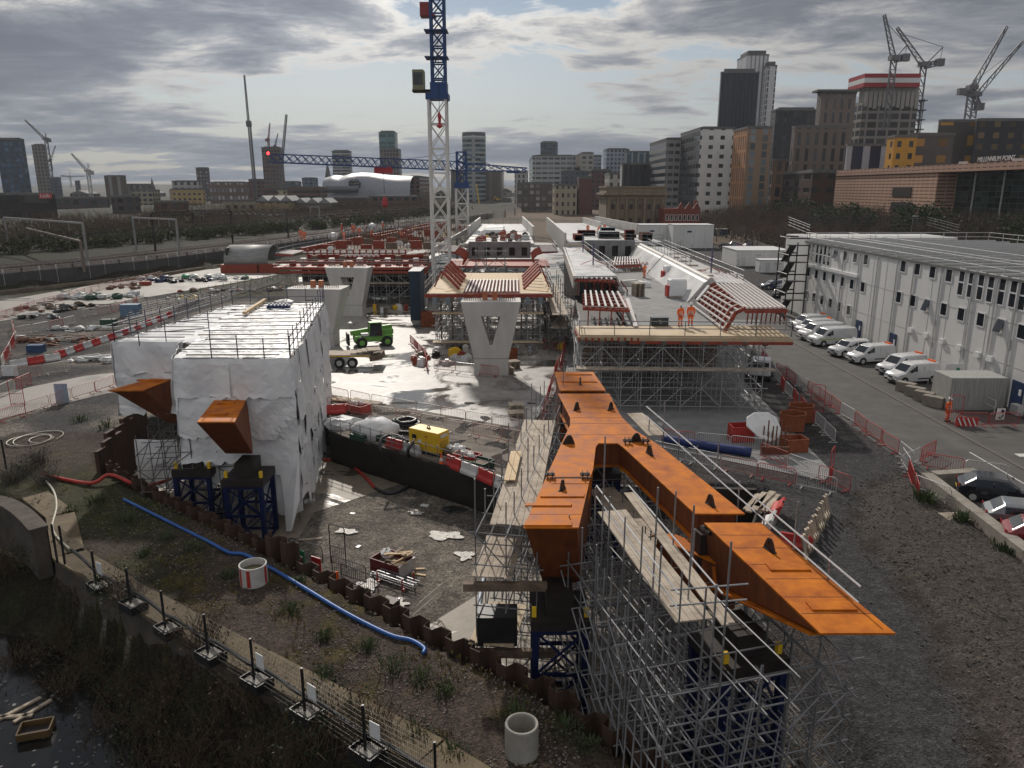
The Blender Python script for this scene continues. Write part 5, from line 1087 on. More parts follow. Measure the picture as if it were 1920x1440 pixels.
def person_proto():
    p = proto('person')
    def skin(name, jts, eds, rad, m, sub=1):
        me = bpy.data.meshes.new(name); me.from_pydata(jts, eds, []); o = bpy.data.objects.new(name, me); col.objects.link(o)
        md = o.modifiers.new('skin', 'SKIN'); md.use_smooth_shade = True
        for i, r in enumerate(rad): me.skin_vertices[0].data[i].radius = (r, r)
        me.skin_vertices[0].data[0].use_root = True
        sb = o.modifiers.new('sub', 'SUBSURF'); sb.levels = sub; sb.render_levels = sub
        dg = bpy.context.evaluated_depsgraph_get(); nm = bpy.data.meshes.new_from_object(o.evaluated_get(dg)); col.objects.unlink(o); nm.materials.clear(); nm.materials.append(m)
        nm.polygons.foreach_set('use_smooth', [True] * len(nm.polygons)); o2 = bpy.data.objects.new(name, nm); col.objects.link(o2); o2.parent = p; return o2
    m_skin = mat('skin', (.42, .24, .16), .6)
    J = [(0, 0, .95), (0, 0, 1.15), (0, 0, 1.42), (0, -.01, 1.53), (0, -.02, 1.62), (0, -.02, 1.74)]; rad = [.14, .13, .14, .055, .085, .075]; E = [(0, 1), (1, 2), (2, 3), (3, 4), (4, 5)]
    for s in (-1, 1):
        k = len(J); J += [(s * .1, 0, .9), (s * .11, -.02, .5), (s * .12, .02, .09), (s * .12, -.13, .05)]; rad += [.09, .065, .05, .04]; E += [(0, k), (k, k + 1), (k + 1, k + 2), (k + 2, k + 3)]
        k = len(J); J += [(s * .2, 0, 1.42), (s * .26, .03, 1.13), (s * .24, -.12, .90), (s * .235, -.15, .83)]; rad += [.065, .05, .038, .035]; E += [(2, k), (k, k + 1), (k + 1, k + 2), (k + 2, k + 3)]; hnd = k + 3
        for f in range(5): kk = len(J); fx = s * .235 + (f - 2) * .018; J += [(fx, -.17 - (.02 if f == 0 else 0), .77), (fx, -.185, .735 + .006 * abs(f - 2))]; rad += [.009, .008]; E += [(hnd, kk), (kk, kk + 1)]
    skin('body', J, E, rad, m_skin)
    # jacket and trousers follow the body
    J = [(0, 0, .90), (0, 0, 1.15), (0, 0, 1.40), (0, -.005, 1.48)]; rad = [.185, .175, .175, .09]; E = [(0, 1), (1, 2), (2, 3)]
    for s in (-1, 1): k = len(J); J += [(s * .21, 0, 1.41), (s * .27, .03, 1.13), (s * .245, -.11, .92)]; rad += [.09, .07, .055]; E += [(2, k), (k, k + 1), (k + 1, k + 2)]
    skin('jacket', J, E, rad, m_orange)
    J = [(0, 0, .94), ]; rad = [.16]; E = []
    for s in (-1, 1): k = len(J); J += [(s * .105, 0, .82), (s * .115, -.02, .5), (s * .125, .01, .13)]; rad += [.115, .09, .075]; E += [(0, k), (k, k + 1), (k + 1, k + 2)]
    skin('trousers', J, E, rad, m_orange)
    MB().lathe((0, -.02, 1.70), [(.135, 0), (.125, .05), (.10, .11), (.05, .15), (.001, .16)], 12).box((0, -.14, 1.70), (.16, .1, .02)).build('hard_hat', m_white, p)
    mb = MB(); [mb.lathe((0, 0, z), [(.196, 0), (.196, .05)], 12) for z in (1.02, 1.18)]; mb.build('reflective_band', m_hivis, p)
    mb = MB(); [mb.lathe((s * .118, -.01, z), [(.102, 0), (.1, .045)], 8) for s in (-1, 1) for z in (.34, .5)]; mb.build('reflective_band', m_hivis, p)
    for s in (-1, 1): MB().box((s * .12, -.05, .05), (.11, .28, .1)).build('boot', m_black, p, bevel=.02)
    MB().box((0, -.115, 1.63), (.022, .03, .04)).build('nose', m_skin, p); MB().box((0, -.108, 1.59), (.05, .01, .012)).build('mouth', m_rebar, p); [MB().box((s * .032, -.105, 1.665), (.022, .01, .012)).build('eye', m_black, p) for s in (-1, 1)]
    return p
PP = person_proto()
def man(u, v, z, lab, rz=0.0, s=1.0, rx=0.0, grp=None): return place(PP, G(u, v, z), rz, lab, 'person', grp, s, rx)
man(1275, 612, 6.08, 'person in orange with arms folded, left of the pair at the deck front edge', .3, 1.0)
man(1294, 611, 6.08, 'person in orange facing the camera, right of the pair at the deck front edge', -.2, 1.05)
o = man(1775, 790, .02, 'person in orange hi-vis walking along the kerb beside the steel container', .5, 1.02)
m_rib = mat('whitish_formwork_beam', (.55, .50, .48), .5, c2=(.72, .68, .66), scale=4)
m_deckc = mat('fresh_deck_concrete', (.42, .41, .41), .45, c2=(.60, .59, .58), scale=.4, detail=8, rvar=.15)
m_parap = mat('pale_precast', (.45, .43, .40), .6, c2=(.60, .58, .55), scale=.5, detail=6)
def table(t, quad, nrib, th=.35, m=m_rib, ncross=6, legs=0):
    """formwork table: quad = four 3-D corners (front-left, front-right, back-right, back-left); ribs run front to back"""
    a, b, c, d = [V(p) for p in quad]; dz = V((0, 0, -th))
    for k in range(nrib):
        u = (k + .5) / nrib; MB().bar(lerp(a, b, u), lerp(d, c, u), .16, .14).build('white_rib', m, t)
    for k in range(ncross):
        v = (k + .2) / ncross; MB().bar(lerp(a, d, v) + dz * .6, lerp(b, c, v) + dz * .6, .12, .24).build('red_joist', m_redox, t)
    MB().bar(a + dz * .8, b + dz * .8, .12, .22).build('edge_channel', m_redox, t); MB().bar(b + dz * .8, c + dz * .8, .12, .22).build('edge_channel', m_redox, t)
    for k in range(legs): u = (k + .5) / legs; p = lerp(a, b, u); MB().bar(p + dz, p + V((0, .3, -1.9)), .1).build('strut', m_redox, t)
S1 = thing('falsework_scaffold', 'tall tube falsework carrying the right-hand deck where two people stand', 'scaffold', (12.5, 60, 0))
scaffold(S1, (5.4, 57.3, 0), radians(-2), rg(0, 14, 10), [0, 1.6, 3.2, 5.2, 8, 12], [.4, 1.9, 3.5, 5.1], 5.45, m=m_tubel, seed=31, brace=.75, r=.034)
MB().b2(6.2, 19.2, 69.5, 69.8, .2, 5).build('inner_shutter', m_timber, S1)  # dark sheet added to stand in for the shade deep under the deck
MB().bar((5.0, 57.2, 3.45), (20.2, 56.7, 3.45), .9, .12).build('walkway_board', m_board, S1)
for k in range(10): p = V((5.4 + 1.555 * k, 57.3 - .05 * k, 5.45)); MB().box(p, (.3, .3, .3), taper=1.6).build('fork_head', m_tubed, S1)
D1 = thing('bridge_deck', 'right-hand viaduct deck under construction, its trough floor open to the front', 'bridge deck', (12.5, 80, 5.5))
MB().prism([(5.2, 57.6), (21.2, 56.9), (21.2, 61.5), (5.2, 61.5)], 5.88, 6.0).build('plywood_platform', m_ply, D1)
mb = MB(); [mb.bar((5.2 + .5 * k, 57.2, 5.68), (5.2 + .5 * k, 61, 5.68), .14, .34) for k in range(33)]; mb.build('joist_row', m_redox, D1)
MB().bar((5.0, 57.5, 5.75), (21.4, 56.7, 5.75), .1, .3).build('edge_board', m_ply, D1); MB().bar((9.0, 57.1, 5.5), (21.4, 56.6, 5.5), .1, .22).build('edge_channel', m_redox, D1)
MB().prism([(9.6, 61.5), (17.2, 61.5), (19.0, 122), (11.4, 122)], 5.75, 6.04).build('trough_floor', m_slab, D1)
MB().prism([(5.7, 61.6), (9.58, 61.6), (11.3, 82), (6.9, 82)], 4.9, 5.2).build('lower_platform', m_darkst, D1)
MB().prism([(6.9, 82), (11.3, 82), (11.2, 123), (8.4, 123)], 7.55, 7.8).build('wing_slab', m_deckc, D1)
mb = MB(); mb.extr([V((11.3, 82, 7.55)), V((11.3, 82, 7.8)), V((12.2, 82, 6.05)), V((11.6, 82, 6.05))], (-.1, 41, 0)); mb.build('wing_haunch', m_deckc, D1)
mb = MB(); mb.extr([V((6.9, 82, 7.0)), V((6.9, 82, 7.8)), V((6.6, 82, 7.8)), V((6.6, 82, 6.4))], (1.6, 41, 0)); mb.build('fascia', m_parap, D1)
FT = thing('formwork_table', 'red formwork table with seven white ribs at the front left corner of the right-hand deck', 'formwork', (7.5, 63, 6))
table(FT, (G(1093, 573, 7.3), G(1180, 577, 7.3), G(1163, 547, 7.3), G(1092, 545, 7.3)), 7, ncross=5, legs=4)
MB().bar(G(1176, 560, 7.2), G(1192, 612, 6.1), .35, .12).build('curved_edge_form', m_rib, FT)
FT = thing('formwork_table', 'red formwork with white ribs further back on the left wing of the deck', 'formwork', (9, 75, 7))
table(FT, (G(1077, 521, 7.6), G(1152, 524, 7.6), G(1134, 503, 7.6), G(1102, 502, 7.6)), 8, ncross=4, legs=5)
table(FT, (G(1077, 521, 7.62), G(1100, 522, 7.62), G(1090, 485, 7.62), G(1075, 485, 7.62)), 4, ncross=8)
for k in range(7): MB().bar(G(1110 + 9 * k, 527, 7.4), G(1120 + 9.5 * k, 545, 6.0), .1).build('strut', m_redox, FT)
FT = thing('formwork_table', 'large formwork of long white ribs over red joists, front right of the deck', 'formwork', (20, 62, 7))
table(FT, (G(1398, 578, 7.9), G(1476, 577, 7.9), G(1380, 512, 7.9), G(1318, 514, 7.9)), 9, ncross=15, legs=0)
for k in range(13):
    a = lerp(G(1398, 578, 7.9), G(1318, 514, 7.9), k / 12.5); b = V((a.x - 1.5, a.y, 6.1)); m_ = V((a.x - .75, a.y, 7.55)); MB().bar(a, m_, .13, .3).bar(m_, b, .13, .3).build('haunch_rib', m_redox, FT)
for k in range(6): o_ = k / 5; a = lerp(G(1398, 578, 7.9), V((G(1398, 578, 7.9).x - 1.5, G(1398, 578, 7.9).y, 6.2)), o_); MB().bar(a + V((-.1, 0, .1)), a + V((.2, 11.5, .1)), .14, .1).build('white_rib', m_rib, FT)
for k in range(9): a = lerp(G(1404, 578, 7.4), G(1474, 578, 7.4), k / 8); MB().bar(a, V((a.x, a.y + .2, 6.05)), .09).build('strut', m_redox, FT)
prof = [(17.3, 6.05), (18.9, 8.0), (19.3, 8.25), (19.8, 8.25), (20.1, 8.0), (23.2, 7.9), (23.2, 7.6), (20.1, 7.6)]
for (y0, y1, nm) in ((74.5, 100, 'a'), (100.6, 122, 'b')):
    mb = MB(); mb.extr([V((x + .02 * (y0 - 74), y0, z)) for x, z in prof], (.02 * (y1 - y0), y1 - y0, 0)); mb.build('edge_beam_wing', m_deckc, D1)
mb = MB(); mb.path([(19.5 + .02 * (y - 74), y, 8.16) for y in (74.4, 85, 100)], .34, 10); mb.build('rounded_coping', m_parap, D1)
mb = MB(); mb.path([(19.5 + .02 * (y - 74), y, 8.16) for y in (100.6, 110, 122)], .34, 10); mb.build('rounded_coping', m_parap, D1)
MB().box((18.6, 73.6, 7.1), (.1, .8, 1.8), rot=Euler((0, .65, 0)).to_matrix()).build('stop_end_panel', m_deckc, D1)
for k in range(7): MB().box((20.4 + .5 * k % 2.8, 80 + 5.5 * k, 8.05), (1.6, .3, .15)).build('timber_packer', m_board, D1)
def diaphragm(t, x0, x1, y, z0, z1, n):
    w_ = (x1 - x0) / n; MB().b2(x0, x1, y, y + .5, z0, z0 + .35).build('diaphragm_wall', m_slab, t); MB().b2(x0, x1, y, y + .5, z1 - .9, z1).build('diaphragm_wall', m_slab, t)
    for k in range(n + 1): MB().b2(x0 + k * w_ - w_ * .27 if k else x0, x0 + k * w_ + w_ * .27 if k < n else x1, y, y + .5, z0 + .36, z1 - .91).build('diaphragm_pier', m_slab, t)
    MB().b2(x0, x1, y + .52, y + .6, z0, z1 - .1).build('dark_shutter', m_darkst, t)
diaphragm(D1, 11.3, 19.6, 122.6, 6, 8.9, 4)
MB().prism([(8.9, 123.3), (24.2, 123.3), (20.5, 190), (8.9, 190)], 8.3, 8.6).build('deck_slab', m_deckc, D1)
def parapet(t, x0, y0, x1, y1, z0, z1, n, th=.35, m=None):
    for k in range(n):
        a = lerp((x0, y0, 0), (x1, y1, 0), (k + .01) / n); b = lerp((x0, y0, 0), (x1, y1, 0), (k + .99) / n); MB().bar(a + V((0, 0, (z0 + z1) / 2)), b + V((0, 0, (z0 + z1) / 2)), th, z1 - z0).build('parapet_panel', m or m_parap, t)
parapet(D1, 8.6, 124, 8.6, 190, 6.6, 10.0, 14); parapet(D1, 24.4, 150, 20.6, 192, 8.2, 10.2, 9); parapet(D1, 19.0, 165, 17.6, 192, 8.6, 9.9, 6)
MB().prism([(8.4, 123), (8.9, 123), (11, 123.2), (11, 130)], 0, 6.5).build('support_wall', m_parap, D1)
la = Lattice(m_tube, .035)
def rails(la, pts, hz, step=2.4, hh=1.15, zs_=(.55, 1.1)):
    P_ = [V(p) for p in pts]
    for a, b in zip(P_, P_[1:]):
        n_ = max(1, int((b - a).length / step))
        for k in range(n_ + 1): p = lerp(a, b, k / n_); la.add('guard_post', p, p + V((0, 0, hh)))
        for z in zs_: la.add('guard_rail', a + V((0, 0, z)), b + V((0, 0, z)))
rails(la, [(5.2, 57.5, 6), (21.3, 56.8, 6), (24, 72, 6.0)], 0); rails(la, [(23.2, 76, 7.9), (24.1, 122, 7.9)], 0, 2.6); rails(la, [(5.2, 57.5, 6), (5.5, 62, 6)], 0); rails(la, [(21.0, 90, 8), (21.6, 122, 8)], 0); rails(la, [(11.2, 122.8, 8.9), (24.2, 123, 8.6)], 0); rails(la, [(11.5, 82.5, 7.8), (11.3, 122, 7.8)], 0, 3)
for k in range(8): p = V((23.4 + .02 * k, 72 + 7 * k, 3.5)); la.add('guard_post', p, p + V((0, 0, 6.4)))
la.build(D1)
t = thing('tool_chest', 'dark steel chest with a white chalk mark at the deck front edge', 'tool chest', G(1237, 612, 6)); c = G(1237, 611, 6.02)
MB().box(c + V((0, .3, .33)), (1.4, .7, .62)).build('chest', mat('slate_chest', (.03, .04, .045), .5), t, bevel=.02); MB().box(c + V((0, .3, .67)), (1.44, .74, .05)).build('lid', mat('slate_lid', (.12, .14, .15), .5), t)
tag(MB().path([c + V(p) for p in ((-.1, -.07, .45), (.02, -.07, .5), (.08, -.07, .42), (0, -.07, .34), (-.02, -.07, .25), (.1, -.07, .22), (.2, -.07, .23))], .014, 4).build('chalk_mark', m_white, t))
for (u, v, s, lab) in ((1268, 557, 1.0, 'white plastic-wrapped load on a pallet, front one of the two on the deck'), (1257, 527, .9, 'white plastic-wrapped tall load, rear one of the two on the deck')):
    c = G(u, v, 6.05); t = thing('wrapped_load', lab, 'wrapped load', c); MB().box(c + V((0, 0, 1.0)), (1.9 * s, 1.4, 1.8), rz=.1, taper=.92).build('plastic_cover', m_wrap, t, bevel=.12); MB().box(c + V((0, 0, .08)), (1.9 * s, 1.5, .14), rz=.1).build('pallet_base', m_board, t); MB().box(c + V((-1.0, -.2, .7)), (.3, .8, 1.1), rz=.1).build('red_crate', m_red, t)
pallet(1196, 555, 6.04, .2, 'tall pallet stack at the left side of the deck trough', 9)
for k, (u, v, sx, sy, h_, m_, lab) in enumerate(((1178, 535, 3.4, 1.2, .5, 'm_parap', 'grey crate of plates on the left of the deck trough'), (1205, 538, 1.6, 1.0, .5, 'm_wrap', 'crumpled white sheet heap beside the pallet stack on the deck'), (1150, 510, 2.4, .8, .3, 'm_white', 'pale board bundle at the back left of the deck trough'), (1196, 508, 2.2, .5, .25, 'm_timber', 'dark timber bundle lying mid deck'), (1228, 513, 1.4, 1.0, .5, 'm_board', 'small timber stack behind the wrapped loads'), (1165, 500, 1.8, .6, .3, 'm_white', 'white bags heap in front of the red frame'))):
    c = G(u, v, 6.05); tag(MB().box(c + V((0, 0, h_ / 2)), (sx, sy, h_), rz=.2).box(c + V((.1, .1, h_ + .05)), (sx * .6, sy * .6, .12), rz=.5).build('material_stack', globals()[m_], loc=c), lab, 'stack')
FT = thing('formwork_rack', 'red triangulated frame rack with white battens across the deck before the diaphragm wall', 'formwork', G(1175, 490, 6.05))
table(FT, (G(1148, 497, 7.0), G(1200, 495, 7.0), G(1196, 481, 7.0), G(1152, 482, 7.0)), 10, ncross=3)
for k in range(12): MB().bar(G(1138 + 7 * k, 503, 6.05), G(1142 + 7 * k, 492, 7.1), .08).bar(G(1142 + 7 * k, 503, 6.05), G(1136 + 7 * k, 492, 7.1), .08).build('strut', m_red, FT)
for (u, v, lab) in ((1112, 497, 'white and purple spreader frame standing nearer on the left wing'), (1093, 472, 'white and purple spreader frame standing further on the left wing'), (1333, 513, 'white and purple spreader frame on the right wing beside the ribs')):
    c = G(u, v, 7.85); t = thing('post_stand', lab, 'post stand', c); MB().tube(c, c + V((0, 0, 2.6)), .09).bar(c + V((-.35, 0, 1.3)), c + V((.2, 0, 2.0)), .1).build('post', mat('purple_steel', (.08, .06, .14), .5), t); mb = MB(); [mb.bar(c + V((x, y, .1)), c + V((0, 0, .7)), .09) for x, y in ((-1.6, -.5), (1.6, -.5), (1.2, .9), (-1.2, .9))]; mb.build('splayed_leg', m_bpink, t)
for k, (u, v, z, lab) in enumerate(((1102, 438, 8.6, 'person in orange, left one of the three at the far end of the right-hand deck'), (1117, 436, 8.6, 'person in orange bending between two others at the far end of the right-hand deck'), (1133, 437, 8.6, 'person in orange, right one of the three at the far end of the right-hand deck'), (1208, 521, 6.06, 'person in dark clothes standing alone in the deck trough'))):
    o = man(u, v, z, lab, k * 1.3, 1.0, .6 if k == 1 else 0)
for k, (x, y, sx, sy, h_, m_, lab) in enumerate(((11, 128, 1.4, 4, .9, 'm_redox', 'rusty formwork block at the front left of the finished deck'), (16.6, 133, 3.5, 3, 1.1, 'm_white', 'white crates on the finished deck beside the workers'), (19.5, 128, 1.4, 1.5, 1.6, 'm_redox', 'dark red box standing on the finished deck edge'), (22, 127, 1.6, 3.5, 1.2, 'm_rebar', 'brown formwork stack at the right front of the finished deck'), (13.5, 140, 3, 2, .9, 'm_redox', 'red formwork beam stack behind the left worker'), (17.6, 142, 2.5, 1.6, 1.3, 'm_blue', 'pale blue tank on the finished deck'), (20.5, 136, 2, 5, .5, 'm_timber', 'timber stack along the right side of the finished deck'))):
    mb = MB(); mb.b2(x - sx / 2, x + sx / 2, y - sy / 2, y + sy / 2, 8.62, 8.6 + h_); [mb.b2(x - sx / 2 - .05, x + sx / 2 + .05, y - sy / 2 + i * sy / 3, y - sy / 2 + i * sy / 3 + .1, 8.62, 8.65 + h_) for i in range(4)]; tag(mb.build('material_stack', globals()[m_] if m_ != 'm_blue' else mat('pale_blue_tank', (.25, .38, .45), .5), loc=(x, y, 8.6)), lab, 'stack')
S2 = thing('falsework_scaffold', 'central tube falsework tower behind the nearest V-shaped pier, boarded platform on top', 'scaffold', (-2.6, 86, 0))
scaffold(S2, (-8.3, 81.2, 0), 0.0, rg(0, 11.4, 9), [0, 1.6, 4, 8, 13, 19], [.5, 1.5, 2.5, 3.5, 4.9], 5.5, m=m_tubel, seed=41, brace=.5, r=.04)
for z in (.75, 3.9): MB().bar((-8.6, 81.0, z), (3.4, 81.0, z), 1.0, .08).build('walkway_board', m_ply, S2)
mb = MB(); [mb.b2(-8.1 + 1.3 * k, -7.95 + 1.3 * k, 84.8, 85.0, .3, 4.7) for k in range(9)]; mb.build('inner_shutter', m_timber, S2)
for k in range(9): MB().box((-8.3 + 1.42 * k, 81.1, 5.2), (.35, .3, .8), taper=1.4).build('fork_head', mat('grey_blue_head', (.2, .24, .28), .5), S2)
T2 = thing('formwork_platform', 'boarded square platform with a ribbed strip in its middle on top of the central falsework', 'formwork', (-2.6, 90, 6))
for (x0, x1) in ((-9.2, -5.3), (.9, 4.2)):
    for k in range(14): MB().b2(x0, x1, 81.4 + 1.45 * k, 82.8 + 1.45 * k, 5.9, 6.0).build('ply_board', m_newwood if k % 3 else m_ply, T2)
MB().b2(-5.28, .88, 93.5, 101.5, 5.9, 6.0).build('ply_board', m_newwood, T2); MB().b2(-9.4, 4.4, 81.2, 81.38, 5.55, 5.95).build('edge_channel', m_redox, T2)
table(T2, ((-5.2, 81.8, 6.1), (.8, 81.8, 6.1), (.8, 93.3, 6.1), (-5.2, 93.3, 6.1)), 15, ncross=18, th=.3)
for s, x in ((-1, -5.9), (1, 1.3)):
    for k in range(5): MB().bar((x, 84.5 + 3 * k, 6.1), (x + s * 1.9, 85.5 + 3 * k, 7.9), .35, .22).build('haunch_fin', m_redox, T2)
    for k in range(2): MB().bar((x + s * 2.9, 86 + 8 * k, 6.1), (x + s * 2.2, 87 + 8 * k, 7.7), .12).build('strut', m_redox, T2)
la = Lattice(m_tube, .04); rails(la, [(-9.4, 81.6, 6), (-9.4, 101, 6)], 0); rails(la, [(4.4, 81.6, 6), (4.4, 101, 6)], 0); la.build(T2)
S3 = thing('falsework_scaffold', 'tube falsework with a stair tower below the middle viaduct end, beyond the central platform', 'scaffold', (-2.4, 114, 0))
scaffold(S3, (-9, 112, 0), 0, rg(0, 13, 9), [0, 4, 9], [1.5, 3, 4.5], 5.8, seed=51, brace=.5, r=.045)
scaffold(S3, (-5.2, 109, 0), 0, [0, 1.5, 4.2], [0, 2], [2, 4, 6, 8.2], 9.5, seed=52, brace=.9, r=.045)
D2 = thing('bridge_deck', 'middle viaduct deck with curved red edge forms and cluttered white surface', 'bridge deck', (-2.4, 125, 6))
diaphragm(D2, -7.0, 3.0, 123.5, 6, 8.6, 5)
MB().prism([(-7.6, 124.2), (3.6, 124.2), (3.2, 192), (-7.8, 192)], 8.0, 8.3).build('deck_slab', m_deckc, D2)
parapet(D2, -8.2, 146, -7.8, 190, 8.0, 10.0, 8); parapet(D2, 3.9, 140, 2.6, 190, 8.0, 10.2, 8)
MB().prism([(-10, 113), (5.6, 113), (5.6, 124), (-10, 124)], 5.5, 5.8).build('platform', m_redox, D2)
for s, x0 in ((-1, -7.2), (1, 3.2)):
    for k in range(7):
        y = 113.4 + 1.7 * k; MB().path([(x0 + s * .1, y, 5.9), (x0 - s * .1, y, 6.8), (x0 + s * .5, y, 7.4), (x0 + s * 1.4, y, 7.7), (x0 + s * 3.6, y, 7.8)], .13, 4).build('curved_form_rib', m_redox, D2)
        MB().bar((x0 + s * 1.2, y, 7.9), (x0 + s * 3.6, y, 7.95), .3, .1).build('white_rib', m_rib, D2)
la = Lattice(m_tube, .045); rails(la, [(-10.6, 113, 7.8), (-10.6, 124, 7.8), (-7.6, 124.4, 8.3), (3.6, 124.4, 8.3), (6.6, 124, 7.8), (6.6, 113, 7.8)], 0, 2.2); rails(la, [(-7.6, 190, 8.3), (3.2, 190, 8.3)], 0, 1.6, 2); la.build(D2)
rr5 = random.Random(77); CM = [m_white, m_redox, m_timber, m_parap, m_darkst, m_white, m_redox, m_timber, m_bgal, m_darkst, m_yel]
def scatter(t, n, x0, x1, y0, y1, z, nm, where, smax=1.6):
    for k in range(n):
        x, y = rr5.uniform(x0, x1), rr5.uniform(y0, y1); m_ = rr5.choice(CM); s = (rr5.uniform(.4, smax), rr5.uniform(.3, smax * .7), rr5.uniform(.2, .8)); c = V((x, y, z)); mb = MB(); rz = rr5.uniform(0, 3); mb.box(c + V((0, 0, s[2] / 2)), s, rz=rz, taper=rr5.uniform(.7, 1)); mb.box(c + V((0, 0, s[2] + .08)), (s[0] * .6, s[1] * .5, .16), rz=rz + .5)
        tag(mb.build(nm, m_, loc=c), '%s site box, %s of the jumble %s' % (m_.name.split('_')[0].replace('weathering', 'rust').replace('whitish', 'white').replace('pier', 'grey'), ORD[k + 1], where), 'site box', 'jumble ' + where)
scatter(None, 29, -6.8, 2.6, 126, 150, 8.32, 'site_box', 'on the middle viaduct deck')
tag(MB().b2(-5.6, -1.6, 150, 168, 8.35, 9.1).build('tarpaulin', m_white, loc=(-3, 158, 8.3), bevel=.2), 'large white tarpaulin spread on the middle viaduct deck', 'tarpaulin')
S4 = thing('falsework_scaffold', 'wide dark tube falsework under the red formwork of the left viaduct', 'scaffold', (-23, 115, 0))
scaffold(S4, (-33.5, 112.2, 0), 0, rg(0, 20.5, 12), [0, 2.5, 6, 11, 17], [1.4, 2.9, 4.4], 5.3, m=m_tubel, seed=61, brace=.5, r=.05)
for z in (3.4,): MB().bar((-34, 112, z), (-12.6, 112, z), 1.2, .12).build('walkway_board', m_board, S4)
MB().b2(-33, -13.2, 119.5, 119.8, .2, 5).build('hanging_sheet', m_darkst, S4)
D3 = thing('bridge_deck', 'left viaduct deck crowded with orange-clad workers and red edge formwork', 'bridge deck', (-23, 125, 6))
MB().prism([(-35, 111.6), (-12.4, 111.6), (-12.4, 118), (-34, 118)], 5.35, 5.75).build('platform', m_redox, D3)
MB().b2(-31.5, -12.8, 117.6, 118.2, 5.8, 7.1).build('side_form', m_redox, D3)
for k in range(19): MB().b2(-31.4 + k, -31.2 + k, 117.2, 117.5, 5.8, 7.9).build('soldier_post', m_redox, D3)
MB().b2(-32, -12.6, 117.2, 117.35, 7.35, 7.5).build('waler', m_white, D3)
MB().prism([(-32, 118.3), (-12.8, 118.3), (-9.4, 215), (-20, 215)], 7.0, 7.3).build('deck_slab', mat('rebar_mat', (.07, .045, .032), .9, c2=(.16, .12, .09), scale=2.5, bump=.8, bscale=9), D3)
for y_ in (126, 135, 146, 160, 178):
    x0, x1 = -32 + (y_ - 118) * .12, -12.8 + (y_ - 118) * .035; [MB().b2(x0 + k * (x1 - x0) / 9, x0 + (k + .9) * (x1 - x0) / 9, y_, y_ + .3, 7.3, 8.0 + .3 * ((k * 5 + y_) % 3)).build('side_form', [m_redox, m_redox, m_timber][(k + y_) % 3], D3) for k in range(9) if (k * 7 + y_) % 4]; mb = MB(); [mb.tube((x0 + (x1 - x0) * k / 34, y_ + 1.2, 7.3), (x0 + (x1 - x0) * k / 34, y_ + 1.2, 9 + .5 * (k % 3)), .05, 4) for k in range(35)]; mb.build('starter_bars', m_rebar, D3)
for z_ in (6.4, 5.0): MB().bar((-34.4, 111.7, z_), (-12.4, 111.7, z_), .2, .35).build('waler', m_redox, D3)
for k in range(15): MB().b2(-33 + 1.4 * k, -32.2 + 1.4 * k, 113 + (k % 3), 114 + (k % 3), 5.76, 6.5 + .3 * (k % 3)).build('form_panel', [m_redox, m_rib, m_timber][k % 3], D3)
for s, x0 in ((-1, -32), (1, -15.5)):
    for k in range(8): MB().bar((x0, 112.3 + .8 * k, 7.6), (x0 - 2.6 if s < 0 else x0 + 2.6, 112.3 + .8 * k, 7.75), .22, .1).build('white_rib', m_rib, D3)
    MB().bar((x0, 112, 7.4), (x0 + s * 2.6, 112, 7.5), .12, .25).build('edge_channel', m_redox, D3)
for k in range(7): MB().path([(-24.5 + .7 * k, 112.5, 7.2), (-24.2 + .7 * k, 112.5, 7.5), (-23.8 + .7 * k, 112.6, 7.2)], .16, 5).build('curved_form_rib', m_rib, D3)
for a_ in ((-32.6, 118.5, -20.5, 214), (-26, 150, -17, 214), (-12.3, 118.5, -9.0, 214)): parapet(D3, a_[0], a_[1], a_[2], a_[3], 7.2, 8.0, 14, .3, m_redox if a_[0] < -20 else m_parap)
la = Lattice(m_tube, .05); rails(la, [(-34.5, 111.6, 5.75), (-12.4, 111.6, 5.75)], 0, 2); rails(la, [(-34.2, 112, 7.3), (-34, 119, 7.3), (-20.8, 214, 7.3)], 0, 3, 1.9); rails(la, [(-31, 170, 7.3), (-10, 170, 7.3)], 0, 2.5, 1.6); rails(la, [(-26, 200, 7.3), (-9, 200, 7.3)], 0, 1.6, 2.2); la.build(D3)
WK = [(571, 452, 'leftmost, near the yellow crates'), (564, 448, 'faint, just behind the leftmost'), (641, 437, 'upper left of the white dome'), (645, 452, 'crouching by the white tent'), (661, 437, 'centre back, left of a pair'), (665, 438, 'centre back, right of a pair'), (674, 445, 'small one behind the cables'), (697, 450, 'standing alone mid deck'), (718, 433, 'far back right'), (754, 450, 'rightmost, near the white crane mast')]
for k, (u, v, w_) in enumerate(WK): man(u, v, 7.35, 'person in orange on the left viaduct deck, ' + w_, k * 1.1, 1.15, .5 if k in (3, 9) else 0)
scatter(None, 30, -29, -12.5, 119, 190, 7.32, 'site_box', 'on the left viaduct deck', 1.9)
for (u, v, lab) in ((625, 448, 'small white dome tent on the left viaduct deck'), (698, 428, 'white round-topped machine far back on the left viaduct deck')):
    c = G(u, v, 7.3); tag(MB().blob(c + V((0, 0, .5)), (1.0, 1, .8), 10, 6, .05).build('dome_tent', m_white, loc=c), lab, 'tent')
scatter(None, 22, -10.5, -4, 73, 79, .02, 'site_box', 'of scrap left of the nearest V-shaped pier', 1.3)
scatter(None, 8, -20, -14.5, 106, 110.5, .02, 'site_box', 'of red formwork below the left viaduct', 2.6)
scatter(None, 16, 3.6, 6.5, 80, 108, .02, 'site_box', 'in the gap between the two decks', 1.6)
